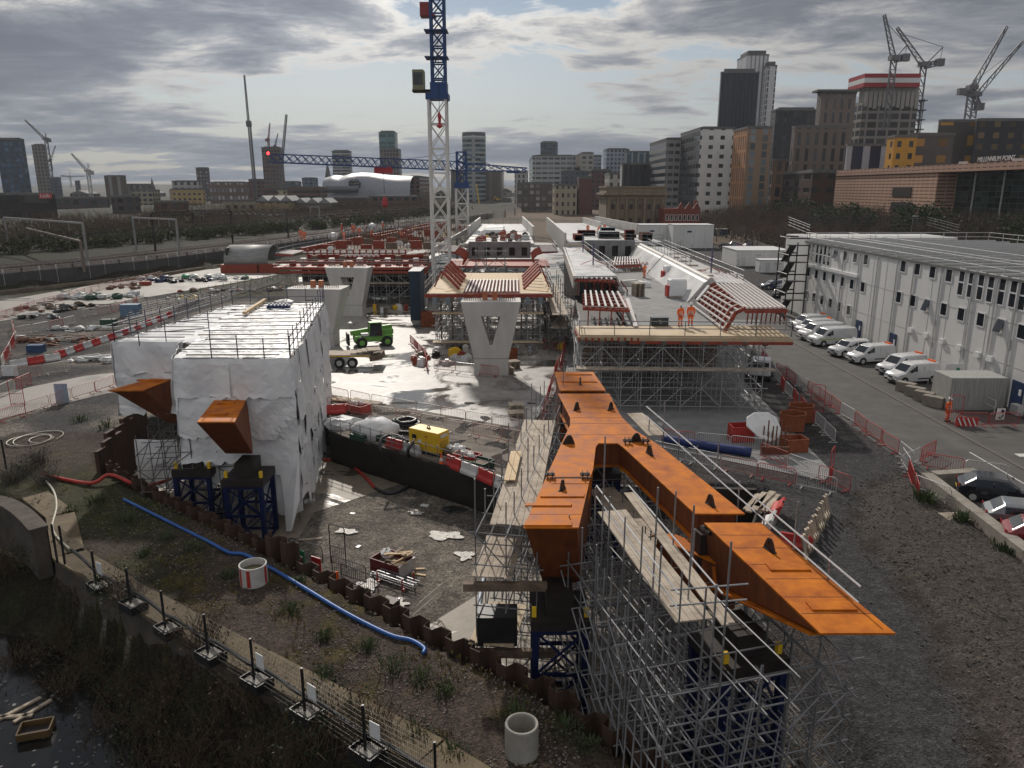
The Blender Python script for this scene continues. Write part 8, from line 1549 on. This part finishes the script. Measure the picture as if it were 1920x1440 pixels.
B = [
 ('left_edge', 'tower', 'dark blue glazed tower still under construction at the left edge', -10, 38, 45, 262, 620, fc('f_navy', (.035, .045, .065), (.03, .07, .13), cw=4, ch=4, fx=.7, fz=.7), None),
 ('', 'tower', 'slim pale brown tower right of the left edge tower', 59, 80, 84, 273, 760, fc('f_slim', (.16, .14, .12), cw=3.4, ch=3.4, fx=.5, fz=.6), None),
 ('', 'tower', 'squat dark blue tower right of the slim brown tower', 88, 110, 114, 334, 800, fc('f_squat', (.05, .06, .09), (.03, .04, .06), cw=4), None),
 ('', 'apartment_building', 'ribbed brown apartment block above the bare trees on the left', 195, 232, 236, 331, 640, fc('f_rib', (.10, .075, .06), (.28, .27, .26), cw=7, ch=60, fx=.35, fz=1.0), None),
 ('', 'apartment_building', 'long low ribbed brown block right of the ribbed brown apartments', 232, 283, 285, 347, 650, fc('f_rib2', (.09, .07, .06), (.26, .25, .24), cw=5, ch=60, fx=.4, fz=1.0), None),
 ('', 'apartment_building', 'low beige block below the ribbed brown blocks', 245, 285, 300, 358, 560, fc('f_beige', (.28, .25, .18), cw=4, ch=3.4), None),
 ('', 'apartment_building', 'white and dark upper block behind the tan building', 322, 372, 379, 341, 600, fc('f_wd', (.36, .36, .35), (.04, .05, .07), cw=5, ch=6, fx=.5, fz=.7), None),
 ('', 'apartment_building', 'tan building with rows of small windows on the left', 319, 380, 384, 356, 560, fc('f_tan', (.42, .30, .13), cw=3.6, ch=3.6, fx=.5, fz=.4), None),
 ('', 'tower', 'small dark gridded tower behind the tan building', 367, 389, 392, 316, 700, fc('f_grid', (.07, .06, .06), (.16, .16, .17), cw=2.6, ch=3.2), None),
 ('', 'apartment_building', 'long brown and white terrace block right of the tan building', 391, 464, 468, 343, 640, fc('f_terr', (.14, .09, .075), (.24, .25, .27), cw=3.2, ch=6, fx=.6, fz=.5), None),
 ('', 'apartment_building', 'red brick block under the tall thin crane', 466, 492, 496, 338, 600, fc('f_rb', (.13, .065, .055), cw=4), None),
 ('', 'tower', 'brown gridded tower under construction with cranes on its roof', 490, 524, 530, 278, 660, fc('f_brt', (.13, .095, .085), (.05, .045, .05), cw=2.6, ch=3.2, fx=.5, fz=.55), None),
 ('', 'car_park', 'long brown multi-storey car park left of the silver curved building', 494, 600, 613, 353, 520, fc('f_park', (.15, .08, .06), cw=40, ch=3.2, fx=.98, fz=.45), None),
 ('', 'office_building', 'cream gabled building at the corner of the car park', 519, 534, 538, 357, 480, fc('f_cream', (.45, .38, .25), cw=4, ch=4, fx=.3, fz=.4), None),
 ('', 'office_building', 'low glassy block left of the church spire', 530, 560, 565, 342, 700, fc('f_lg', (.10, .12, .14), (.12, .15, .18), cw=4, fx=.8, fz=.6), None),
 ('', 'office_building', 'blue-grey stepped office block left of the church spire', 566, 590, 596, 335, 720, fc('f_bg', (.12, .15, .18), (.05, .07, .10), cw=4), None),
 ('', 'tower', 'grey banded concrete tower behind the blue jib', 622, 655, 659, 284, 900, fc('f_bt', (.30, .30, .30), (.07, .08, .09), cw=60, ch=3.4, fx=.99, fz=.5), None),
 ('', 'tower', 'brown gridded hotel tower in front of the teal tower', 712, 748, 752, 281, 780, fc('f_hot', (.17, .14, .12), (.05, .055, .06), cw=3, ch=3.6, fx=.55, fz=.75), None),
 ('', 'tower', 'tall teal and pale glass tower behind the brown hotel', 710, 740, 745, 249, 900, fc('f_teal', (.07, .17, .17), (.05, .12, .13), cw=9, ch=4, fx=.8, fz=.7), fc('f_pale', (.28, .28, .28), (.2, .2, .2), cw=9)),
 ('', 'office_building', 'green-edged brick block right of the silver curved building', 770, 786, 810, 332, 620, fc('f_gb', (.16, .07, .06), cw=5), None),
 ('', 'office_building', 'dark brown ribbed department block below the round tower', 845, 942, 946, 322, 700, fc('f_dep', (.12, .10, .09), (.20, .17, .14), cw=5, ch=80, fx=.45, fz=1.0), None),
 ('', 'office_building', 'white stone block right of the dark ribbed department block', 945, 965, 990, 325, 640, fc('f_ws', (.40, .39, .37), cw=3.6, ch=4, fx=.4, fz=.6), None),
 ('', 'tower', 'dark square tower rising behind the long white office', 1014, 1014, 1046, 268, 900, fc('f_dk', (.055, .07, .095), (.03, .04, .06), cw=3.4, ch=3.6, fx=.8, fz=.8), None),
 ('', 'office_building', 'long white office with horizontal window bands in the centre', 990, 999, 1079, 293, 640, fc('f_lw', (.40, .40, .40), (.10, .11, .12), cw=5, ch=3.8, fx=.85, fz=.45), fc('f_lwt', (.2, .27, .28), (.08, .12, .13), cw=4)),
 ('', 'office_building', 'brown-ended white block right of the long white office', 1079, 1090, 1113, 288, 620, fc('f_bew', (.36, .34, .31), (.12, .12, .12), cw=5, ch=3.8), mat('brown_end', (.09, .07, .06), .8)),
 ('', 'office_building', 'narrow pale office tower right of the brown-ended block', 1110, 1113, 1128, 293, 680, fc('f_npo', (.30, .33, .36), (.10, .12, .14), cw=60, fx=.99, fz=.5), None),
 ('', 'tower', 'pale blue gridded office tower with rooftop masts', 1136, 1137, 1180, 281, 700, fc('f_pbl', (.28, .31, .36), (.05, .065, .10), cw=3.4, ch=3.6, fx=.62, fz=.62), None),
 ('', 'office_building', 'blue-green glass office with white vertical stripes', 1170, 1173, 1222, 286, 560, fc('f_str', (.30, .33, .34), (.05, .10, .13), cw=4.4, ch=40, fx=.75, fz=1.0), None),
 ('', 'office_building', 'white villa-like block with four tall windows', 1141, 1142, 1166, 327, 470, fc('f_villa', (.46, .44, .41), (.03, .03, .035), cw=4.5, ch=7, fx=.35, fz=.7), None),
 ('', 'office_building', 'black glass block with a white end wall behind the stone hall', 1163, 1167, 1219, 309, 440, fc('f_blk', (.018, .018, .02), (.03, .03, .035), cw=3, ch=60, fx=.7, fz=1), mat('white_end', (.42, .42, .41), .7)),
 ('', 'office_building', 'grey banded ten-storey office left of the white hotel', 1219, 1250, 1281, 262, 400, fc('f_gbn', (.28, .28, .28), (.05, .055, .06), cw=3.2, ch=3.6, fx=.75, fz=.45), fc('f_gbn2', (.22, .22, .22), (.04, .045, .05), cw=80, ch=3.6, fx=.99, fz=.5)),
 ('', 'hotel', 'white hotel block with scattered square windows and a dark balcony face', 1277, 1314, 1377, 242, 360, fc('f_wht', (.66, .655, .64), (.03, .035, .04), cw=5.2, ch=4.1, fx=.38, fz=.42), fc('f_bal', (.05, .055, .06), (.025, .03, .035), cw=6, ch=4.1, fx=.8, fz=.5)),
 ('', 'tower', 'very tall charcoal tower in front of the silver one', 1351, 1353, 1424, 137, 520, fc('f_chr', (.018, .024, .038), (.008, .010, .016), cw=2.4, ch=200, fx=.5, fz=1), None),
 ('', 'tower', 'silver white tower rising behind the charcoal one, tallest on the skyline', 1383, 1400, 1442, 104, 600, fc('f_slv', (.62, .62, .63), (.36, .36, .38), cw=3, ch=200, fx=.4, fz=1), fc('f_slv2', (.5, .51, .52), (.3, .3, .3), cw=3, ch=200, fx=.3, fz=1)),
 ('', 'tower', 'right-hand slab of the silver tower with a ladder of dark windows', 1440, 1441, 1457, 124, 590, fc('f_slv3', (.58, .58, .6), (.05, .055, .06), cw=5.5, ch=4, fx=.25, fz=.8), None),
 ('', 'tower', 'tan tower with orange brick side and tall window strips', 1376, 1402, 1448, 241, 330, fc('f_tan2', (.26, .18, .12), (.11, .13, .14), cw=5.0, ch=3.2, fx=.42, fz=.8), fc('f_orn', (.42, .20, .09), (.14, .09, .06), cw=3.2, ch=6.4, fx=.4, fz=.85)),
 ('', 'office_building', 'low brown block with grid facade right of the tan tower', 1447, 1450, 1490, 302, 380, fc('f_lbg', (.20, .125, .085), (.05, .045, .04), cw=4, ch=6, fx=.6, fz=.75), None),
 ('', 'office_building', 'wide black office slab behind the brown apartment blocks', 1446, 1455, 1537, 207, 520, fc('f_wbk', (.022, .024, .028), (.04, .045, .05), cw=3, ch=3.6, fx=.5, fz=.75), None),
 ('', 'apartment_building', 'tall brown tower with a flat overhanging cap beside the unfinished tower', 1533, 1541, 1606, 176, 420, fc('f_tbr', (.17, .135, .115), (.05, .05, .05), cw=4, ch=7, fx=.35, fz=.75), None),
 ('', 'apartment_building', 'lower brown apartment block with white floor bands', 1485, 1491, 1592, 240, 360, fc('f_lbr', (.16, .125, .105), (.05, .05, .05), cw=4, ch=7, fx=.4, fz=.8), None),
 ('', 'office_building', 'dark glazed pavilion with a pale thin roof before the brown block', 1468, 1500, 1568, 326, 300, fc('f_pav', (.035, .03, .028), (.05, .045, .04), cw=5, ch=4.2, fx=.8, fz=.5), None),
 ('', 'office_building', 'dark red brick block joined to the copper screen building', 1500, 1524, 1566, 324, 270, fc('f_drb', (.06, .03, .022), (.02, .02, .02), cw=9, ch=4.6, fx=.7, fz=.35), None),
 ('', 'apartment_building', 'striped navy and white block at the foot of the unfinished tower', 1586, 1590, 1662, 274, 330, fc('f_nws', (.34, .36, .40), (.02, .025, .06), cw=7.5, ch=90, fx=.6, fz=1), None),
 ('', 'apartment_building', 'yellow-ochre apartment block above the copper screen', 1664, 1678, 1720, 258, 300, fc('f_och', (.46, .25, .035), (.03, .03, .03), cw=4.5, ch=4.4, fx=.35, fz=.5), None),
 ('', 'apartment_building', 'grey and ochre apartment block in the middle of the terrace', 1705, 1707, 1790, 254, 310, fc('f_goc', (.09, .08, .075), (.28, .15, .03), cw=9, ch=6.2, fx=.4, fz=.45), None),
 ('', 'apartment_building', 'tall black and ochre apartment block with a green roof unit', 1760, 1762, 1845, 229, 330, fc('f_bko', (.07, .065, .06), (.34, .19, .03), cw=12, ch=8, fx=.45, fz=.5), None),
 ('', 'apartment_building', 'black apartment block at the right edge of the skyline', 1830, 1832, 1940, 227, 320, fc('f_bkr', (.03, .03, .034), (.10, .07, .03), cw=6, ch=4.4, fx=.4, fz=.5), None),
 ('', 'warehouse', 'long low black warehouse with a red sign at the left edge', -20, 100, 103, 366, 380, fc('f_war', (.018, .014, .012), (.03, .025, .022), cw=14, ch=8, fx=.8, fz=.5), None),
 ('', 'workshop', 'beige long workshop with pitched roofs beyond the tracks', 417, 480, 484, 378, 400, fc('f_wks', (.32, .28, .20), (.05, .05, .05), cw=4, ch=5, fx=.5, fz=.35), None),
 ('', 'workshop', 'tan gabled workshop right of the long beige one', 481, 548, 552, 380, 390, fc('f_wk2', (.34, .26, .14), (.05, .05, .05), cw=4, ch=4, fx=.5, fz=.35), None),
 ('', 'workshop', 'row of low gabled sheds left of the crane mast', 552, 620, 624, 384, 400, fc('f_wk3', (.20, .17, .13), (.05, .05, .05), cw=4, ch=4, fx=.5, fz=.35), None),
 ('', 'warehouse', 'dark brick warehouse below the silver curved building', 600, 690, 694, 373, 460, fc('f_bw', (.09, .06, .05), cw=5, ch=5), None),
 ('', 'warehouse', 'low brick range behind the crane mast', 690, 790, 794, 370, 500, fc('f_bw2', (.14, .075, .06), cw=5, ch=4), None),
 ('', 'warehouse', 'dark brick range in the left middle distance', 100, 200, 204, 372, 520, fc('f_bw3', (.06, .045, .04), cw=6, ch=5), None),
 ('', 'warehouse', 'brown flat block beneath the bare trees in the left distance', 208, 258, 262, 370, 430, fc('f_bw4', (.07, .05, .042), cw=5, ch=4), None),
 ('', 'warehouse', 'red-brown shed between the trees and the tan building', 288, 350, 354, 380, 410, fc('f_bw5', (.11, .045, .035), cw=6, ch=5), None),
 ('', 'office_building', 'cream stone building with a chimney in the centre distance', 1036, 1040, 1082, 349, 470, fc('f_crm', (.38, .33, .24), (.05, .05, .05), cw=3.4, ch=5, fx=.4, fz=.5), None),
 ('', 'warehouse', 'dark red brick gable wall right of the cream stone building', 1082, 1086, 1112, 335, 470, fc('f_drw', (.13, .05, .045), cw=9, ch=6, fx=.2), None),
 ('', 'office_building', 'grey blue block behind the cream stone building', 1051, 1053, 1103, 322, 580, fc('f_gbb', (.09, .10, .12), (.05, .06, .08), cw=4), None),
 ('', 'warehouse', 'brown tiled range below the long white office', 965, 970, 1036, 345, 520, fc('f_btr', (.10, .08, .07), (.2, .19, .18), cw=4, ch=4), None),
 ('', 'office_building', 'brick upper range behind the white villa-like block', 1108, 1110, 1145, 320, 540, fc('f_bur', (.11, .055, .05), cw=4), None),
 ('', 'tower', 'distant dark block beyond the left cranes', 140, 148, 150, 340, 1000, fc('f_ddb', (.06, .065, .08), cw=4), None)]
TH = {}
for i, (k_, nm, lab, ul, uc, ur, vt, y, mf, ms) in enumerate(B): TH[lab[:24]] = bld(nm, lab, ul, uc, ur, vt, y, mf, ms, nm.replace('_', ' '))
for i in range(16):
    u = 130 + i * 62 + rr6.uniform(-15, 15); w_ = rr6.uniform(22, 45); v = 357 + rr6.uniform(-3, 6); t, x0, x1, y2, zt_ = bld('low_building', 'low distant building with a pitched roof, %s from the left along the far city edge' % ORD[i + 1], u, None, u + w_, v, 760 + rr6.uniform(-80, 120), fc('f_low%d' % (i % 4), [(.12, .08, .07), (.2, .18, .16), (.08, .08, .09), (.3, .29, .27)][i % 4], cw=5, ch=4), None, 'building', roof=False)
    yy = 0; b = t.location.y; MB().extr([V((x0, b, zt_)), V((x1, b, zt_)), V(((x0 + x1) / 2, b, zt_ + 3))], (0, 20, 0)).build('pitched_roof', m_roofd, t)
    t['group'] = 'low buildings along the far city edge'
for key in ('tan gabled workshop righ', 'row of low gabled sheds '):
    t, x0, x1, y2, zt_ = TH[key]; n = 3
    for k in range(n): a = x0 + (x1 - x0) * k / n; b = x0 + (x1 - x0) * (k + 1) / n; MB().extr([V((a, t.location.y - .1, zt_ + .9)), V((b, t.location.y - .1, zt_ + .9)), V(((a + b) / 2, t.location.y - .1, zt_ + 3.4))], (0, 18, 0)).build('pitched_roof', m_arch, t)
t, x0, x1, y2, zt_ = TH['long low black warehouse']; a, b = A(76, 372, 379), A(97, 363, 379); MB().b2(a.x, b.x, 378.2, 378.9, a.z, b.z).build('red_sign', mat('sign_red', (.55, .03, .02), .5), t); txt('Latifs', 2.3, m_white, t, ((a.x + b.x) / 2, 378.1, a.z + .5), (pi / 2, 0, 0), 'sign_lettering')
t, x0, x1, y2, zt_ = TH['tall brown tower with a ']; MB().b2(x0 - 3, x1 + 1, 418, y2, zt_ + 1, zt_ + 2).build('flat_cap', m_roofd, t)
y = 700; xr = XA(889, 300, y); r_ = (XA(911, 300, y) - XA(867, 300, y)) / 2; zt_ = ZA(254, y); t = thing('round_tower', 'round banded tower block right of the white crane mast', 'tower', (xr, y, 0)); m_rt = facade('f_rot', (.30, .31, .31), (.07, .10, .12), cw=300, ch=3.9, fx=.99, fz=.55); MB().lathe((xr, y, 0), [(r_, -2), (r_, zt_), (r_ * .96, zt_), (.01, zt_)], 32).build('shaft', m_rt, t); MB().lathe((xr, y, zt_), [(r_ * .98, .1), (r_ * .98, 2.4), (.01, 2.4)], 32).build('crown', m_roofd, t); MB().lathe((xr, y, ZA(259, y)), [(r_ * 1.03, 0), (r_ * 1.03, 1.5)], 32).build('rooftop_rail', m_bgal, t)
y = 600; xa, xb = XA(603, 340, y), XA(771, 340, y); t = thing('curved_store', 'big silver blob-shaped department store covered in discs', 'department store', ((xa + xb) / 2, y, 0)); mb = MB(); NX, NZ = 60, 12
m_disc = mat('silver_discs', (.20, .205, .24), .5, metal=0, c2=(.30, .31, .35), scale=.9, bump=.6, bscale=1.1)
for j in range(NZ + 1):
    for i in range(NX + 1):
        u = i / NX; v = j / NZ; top_ = [332, 327.5, 329, 324, 322.5, 323, 325, 327, 328, 329, 330][min(10, int(u * 10))] * (1 - (u * 10) % 1) + [327.5, 329, 324, 322.5, 323, 325, 327, 328, 329, 330, 330][min(10, int(u * 10))] * ((u * 10) % 1); zt_ = ZA(top_, y); z = 2 + (zt_ - 2) * sin(v * pi / 2) if v < 1 else zt_
        bul = 9 * sin(min(1, u * 3) * pi / 2) * cos(v * pi / 2 * .95) + 4 * sin(u * 9) * cos(v * 1.5); mb.v.append((xa + (xb - xa) * u, y - bul + 22 * v ** 4, z))
for j in range(NZ):
    for i in range(NX): o = j * (NX + 1) + i; mb.f.append((o, o + 1, o + NX + 2, o + NX + 1)); mb.mi.append(0)
mb.b2(xa + .5, xb - .5, y + 23, y + 60, 0, ZA(332, y)); mb.build('disc_skin', m_disc, t, smooth=True)
a, b = A(612, 355, y - 12), A(672, 355, y - 12); MB().tube(a, b, 2.6, 10).build('tube_bridge', mat('bridge_grey', (.09, .09, .10), .4), t); MB().blob(A(665, 345, y - 6), (5, 3, 4), 10, 6, 0).build('round_window', m_glass, t)
for (u, vt, vb, w_, y, lab) in ((615, 300, 330, 1.9, 640, 'dark pointed church spire behind the silver curved store'), (286, 333, 350, 1.6, 700, 'small thin spire on the left skyline')): x = XA(u, vb, y); zb_ = ZA(vb, y); t = thing('church_spire', lab, 'spire', (x, y, 0)); MB().b2(x - w_, x + w_, y - w_, y + w_, 0, zb_).build('tower', m_stone, t); MB().lathe((x, y, zb_), [(w_ * 1.2, 0), (.05, ZA(vt, y) - zb_)], 8).build('spire', m_roofd, t)
y = 262; x0, x1, x2 = XA(1137, 380, y), XA(1224, 380, y), XA(1247, 380, y + 0); zt_ = ZA(352, y); m_hall = mat('sooty_stone', (.15, .115, .078), .85, c2=(.26, .21, .15), scale=.35, detail=8, bump=.2, stretch=(1, 1, .4)); t = thing('stone_hall', 'sooty classical stone hall with columns and a deep cornice at the end of the deck', 'historic building', ((x0 + x1) / 2, y, 0))
MB().b2(x0, x2, y, y + 22, 0, zt_).build('walls', m_hall, t); [MB().b2(x0 - k_, x2 + k_, y - k_, y + 22 + k_, zz_, zz_ + h_).build('cornice', m_hall, t) for k_, zz_, h_ in ((.5, zt_ - 3.6, .4), (1.0, zt_ - 2.4, .7), (.3, zt_ + .01, .5))]
for k in range(7): x = x0 + .8 + (x2 - x0 - 1.6) * k / 6; MB().tube((x, y - .5, .1), (x, y - .5, zt_ - 3.62), .62, 10, .52).build('column', m_hall, t)
for k in range(6):
    x = x0 + .8 + (x2 - x0 - 1.6) * (k + .5) / 6
    for zz_, h_ in ((zt_ - 6.2, 1.6), (zt_ - 11.5, 3.0)): f = MB().box((x, y - .06, zz_), (1.7, .1, h_ + .4)).build('window_surround', m_hall, t); MB().box((x, y - .13, zz_), (1.1, .04, h_)).build('pane', m_stone if k % 2 else m_darkst, f)
y = 250; x0, x1 = XA(1246, 400, y), XA(1313, 400, y); zt_ = ZA(391, y); m_pub = mat('pub_brick', (.13, .03, .02), .8, c2=(.20, .05, .03), scale=1); t = thing('brick_pub', 'small ornate red brick public house beside the stone hall', 'public house', (x0, y, 0)); MB().b2(x0, x1, y, y + 10, 0, zt_).build('walls', m_pub, t)
for k in range(3): a = x0 + (x1 - x0) * (.36 + .22 * k); MB().extr([V((a, y - .1, zt_)), V((a + 2.2, y - .1, zt_)), V((a + 1.1, y - .1, zt_ + 2))], (0, 1, 0)).build('gable', m_pub, t)
MB().b2(x1 - 1.5, x1 - .5, y + 3, y + 4, zt_, zt_ + 2.5).build('chimney', m_pub, t); MB().b2(x0, x1, y - .05, y - .01, zt_ * .5, zt_ * .5 + .2).build('stone_band', m_hall, t)
for k in range(8):
    for z in (zt_ * .3, zt_ * .73): f = MB().box((x0 + .9 + (x1 - x0 - 1.8) * k / 7, y - .05, z), (.95, .08, 1.9)).build('window', m_parap, t); MB().box((x0 + .9 + (x1 - x0 - 1.8) * k / 7, y - .1, z), (.65, .04, 1.6)).build('pane', m_glass, f)
t = thing('screen_building', 'long building with a copper louvre screen and dark glass wing on the right', 'exhibition building', (140, 260, 0)); m_cop = facade('f_cop', (.50, .31, .22), (.10, .055, .04), cw=3, ch=1.1, fx=.86, fz=.32, grough=.6, vary=.1); m_wing = facade('f_wing', (.05, .06, .055), (.022, .035, .030), cw=3.4, ch=1.6, fx=.92, fz=.86)
MB().b2(134, 180, 247, 337, 0, 21.6).build('copper_screen_block', m_cop, t); MB().b2(140, 180, 120, 246.5, 0, 22).build('glass_wing', m_wing, t); MB().b2(133.5, 182, 118, 337.5, 21.7, 23.9).build('roof_band', facade('f_roofb', (.42, .25, .18), (.12, .07, .05), cw=3, ch=1.1, fx=.7, fz=.3, grough=.6, vary=.1), t)
for z in (9, 14): MB().b2(133.8, 133.95, 262, 275, z, z + 3.2).build('louvre_opening', m_darkst, t)
for k in range(9): MB().b2(139.4, 139.7, 124 + 14 * k, 124.5 + 14 * k, 0, 21.6).build('mullion', m_bgal, t)
for k in range(5): MB().tube((150, 150 + 28 * k, 23.9), (150, 150 + 28 * k, 25.4), 1.4, 8).build('roof_vent', m_bgal, t)
txt('MILLENNIUM POINT', 1.9, m_bgal, t, (136, 222, 24.3), (pi / 2, 0, -pi / 2), 'sign_lettering')
t, x0, x1, y2, zt_ = bld('unfinished_tower', 'unfinished concrete tower wrapped in red and white climbing screens at its top', 1600, 1618, 1722, 190, 440, fc('f_unf', (.24, .22, .20), (.035, .03, .03), cw=6, ch=4.4, fx=.8, fz=.68), None, 'tower', roof=False); m_net = mat('pale_netting', (.26, .24, .22), .8, c2=(.36, .34, .31), scale=.3, stretch=(1, 1, .2))
MB().b2(x0 + 2, x1 - 1, 441, y2 - 2, zt_ + .05, ZA(160, 440)).build('core_wall', m_net, t)
for (a, b) in ((1620, 1674), (1678, 1725)):
    xa, xb = XA(a, 150, 438), XA(b, 150, 438)
    for v0, v1, m_ in ((138, 146, mat('screen_red', (.35, .01, .015), .5)), (146.2, 155, m_white), (155.2, 163, mat('screen_red', (.35, .01, .015), .5))): MB().b2(xa, xb, 437.5, 458, ZA(v1, 438), ZA(v0, 438)).build('climbing_screen', m_, t)
for k in range(12): x = x0 + (x1 - x0) * k / 12; MB().b2(x + .3, x + (x1 - x0) / 12 - .3, 439.2, 439.7, ZA(200 + (k % 3) * 2, 440), ZA(172, 440)).build('edge_net', m_net, t)
la = Lattice(m_darkst, .25); [la.add('hoist_mast', (x1 + 3, 440 + 3 * k, 0), (x1 + 3, 440 + 3 * k, ZA(185, 440))) for k in range(2)]; la.build(t); [MB().b2(x1 + .5, x1 + 5, 440, 444, 8 + 5 * k, 8.5 + 5 * k).build('hoist_landing', m_darkst, t) for k in range(12)]
m_dcr = mat('far_crane_steel', (.09, .09, .10), .6, c2=(.16, .16, .17), scale=.3); m_dcp = mat('far_crane_pale', (.34, .34, .34), .6)
def luff(um, vb, vm, ut, vt, uc, vc, y, w_, lab, m=None, uh=None, vh=None, ub=None):
    m = m or m_dcr; x = XA(um, vm, y); zb_ = ZA(vb, y); zm = ZA(vm, y); t = thing('distant_crane', lab, 'crane', (x, y, 0)); n_ = max(4, int((zm - zb_) / (w_ * 1.6))); q0 = V((x, y, zm))
    jib(t, (x, y, max(-2, zb_)), q0, w_, w_, n_, m, w_ * .13, 'mast', up=V((0, 1, 0))); jib(t, q0, A(ut, vt, y), w_ * .9, w_ * .4, max(6, n_), m, w_ * .11, 'jib', up=V((0, 1, 0)))
    c_ = A(uc, vc, y); jib(t, q0, c_, w_ * .9, w_ * .8, 3, m, w_ * .14, 'counter_jib', up=V((0, 1, 0))); MB().box(c_, (w_ * 1.3, w_, w_ * 1.2)).build('counterweight', m, t); MB().box(q0 + V((0, 0, w_ * .3)), (w_ * 1.5, w_ * 1.5, w_ * .8)).build('slewing_unit', m, t)
    pk = A(uh or um, vh or (vm - 10), y); MB().bar(q0, pk, w_ * .2).build('a_frame', m, t); MB().bar(pk, lerp(q0, A(ut, vt, y), .85), w_ * .07).build('pendant', m, t); MB().bar(pk, c_, w_ * .07).build('pendant', m, t)
luff(86, 335, 262, 47, 225, 91, 263, 640, 2.4, 'luffing crane with its jib raised left, beside the slim brown tower', uh=85, vh=250); luff(165, 378, 322, 134, 288, 171, 324, 600, 2.4, 'pale luffing crane above the warehouse roofs on the left', m_dcp, 165, 307); luff(131, 352, 331, 160, 330, 116, 330, 900, 1.6, 'small flat-topped crane far away on the left skyline', m_dcp); luff(95, 320, 300, 104, 273, 92, 302, 820, 1.6, 'faint crane behind the left luffing crane', m_dcr)
luff(1676, 240, 112, 1658, 28, 1697, 108, 430, 3.0, 'luffing crane standing in front of the red and white screens', uh=1700, vh=84); luff(1732, 252, 124, 1682, 52, 1762, 117, 460, 3.2, 'luffing crane right of the unfinished tower', uh=1768, vh=88); luff(1822, 222, 168, 1888, 50, 1836, 200, 420, 3.0, 'crane with a steep jib above the black and ochre block', uh=1826, vh=150); luff(1830, 222, 180, 1918, 78, 1803, 172, 400, 2.6, 'crane with a long shallow jib reaching the right edge', uh=1830, vh=150)
luff(503, 276, 262, 506, 231, 500, 263, 640, 1.6, 'small luffing crane on the left corner of the brown gridded tower roof', mat('far_crane_red', (.25, .12, .1), .6)); luff(516, 278, 274, 521, 250, 512, 276, 650, 1.3, 'tiny crane in the middle of the brown gridded tower roof')
t = thing('crawler_crane', 'very tall thin mobile crane boom leaning left over the brick blocks', 'crane', A(481, 372, 430)); jib(t, A(480, 372, 430), A(467, 230, 430), 1.6, 1.6, 34, m_dcr, .22, 'boom', up=V((0, 1, 0))); MB().box(A(466.5, 232, 430), (2.6, 1.6, 3)).build('boom_head', m_dcr, t); jib(t, A(466, 230, 430), A(458, 141, 430), 1.1, .7, 24, m_dcr, .16, 'fly_jib', up=V((0, 1, 0)))
t = thing('crawler_crane', 'thin crane boom rising right of the brown gridded tower', 'crane', A(524, 352, 600)); jib(t, A(524, 352, 600), A(537, 215, 600), 2.2, 1.4, 30, m_dcr, .24, 'boom', up=V((0, 1, 0)))
t = thing('piling_rig', 'yellow piling rig in the field beyond the second crane', 'piling rig', G(900, 392, 1)); c = G(900, 392, 1); MB().bar(c, A(893, 345, c.y), .8).build('mast', m_yel, t); MB().box(c + V((0, 0, 2)), (5, 3, 3)).build('cab', m_yel, t); MB().box(c + V((0, 0, .4)), (6, 3.5, .9)).build('tracks', m_black, t)
for k, (u, v) in enumerate(((1023, 393), (985, 400), (1088, 398), (1060, 388), (934, 389))):
    c = G(u, v, 0); c.z = hgt(c.x, c.y); t = thing('excavator', 'small yellow excavator, %s from the left in the earthworks beyond the decks' % ORD[[2, 1, 4, 3, 0][k] + 1], 'excavator', c, k, 'excavators in the earthworks'); OFF[t.name] = V(); MB().box((0, 0, 1.8), (3.2, 2.6, 1.6)).build('cab', m_yel, t, bevel=.1); MB().box((0, 0, .5), (4, 3, .9)).build('tracks', m_black, t); MB().bar((1.4, 0, 2), (4, 0, 4.6), .5).bar((4, 0, 4.6), (6, 0, 1.6), .4).build('arm', m_yel, t); MB().box((6, 0, 1), (1, 1.2, 1)).build('bucket', m_darkst, t)
sheet('path', [G2(u, v, 0) for u, v in ((1040, 380), (1058, 378), (1092, 400), (1075, 404))], 1.5, mat('pale_ramp', (.4, .37, .33), .8))
hb2 = thing('field_fence', 'long pale hoarding fence across the far field', 'fence', G(1000, 370, 6)); [MB().bar(A(950 + 9 * k, 364 + .9 * k, 560), A(958.6 + 9 * k, 364.8 + .9 * k, 560), .3, 2.6).build('panel', m_ole, hb2) for k in range(16)]
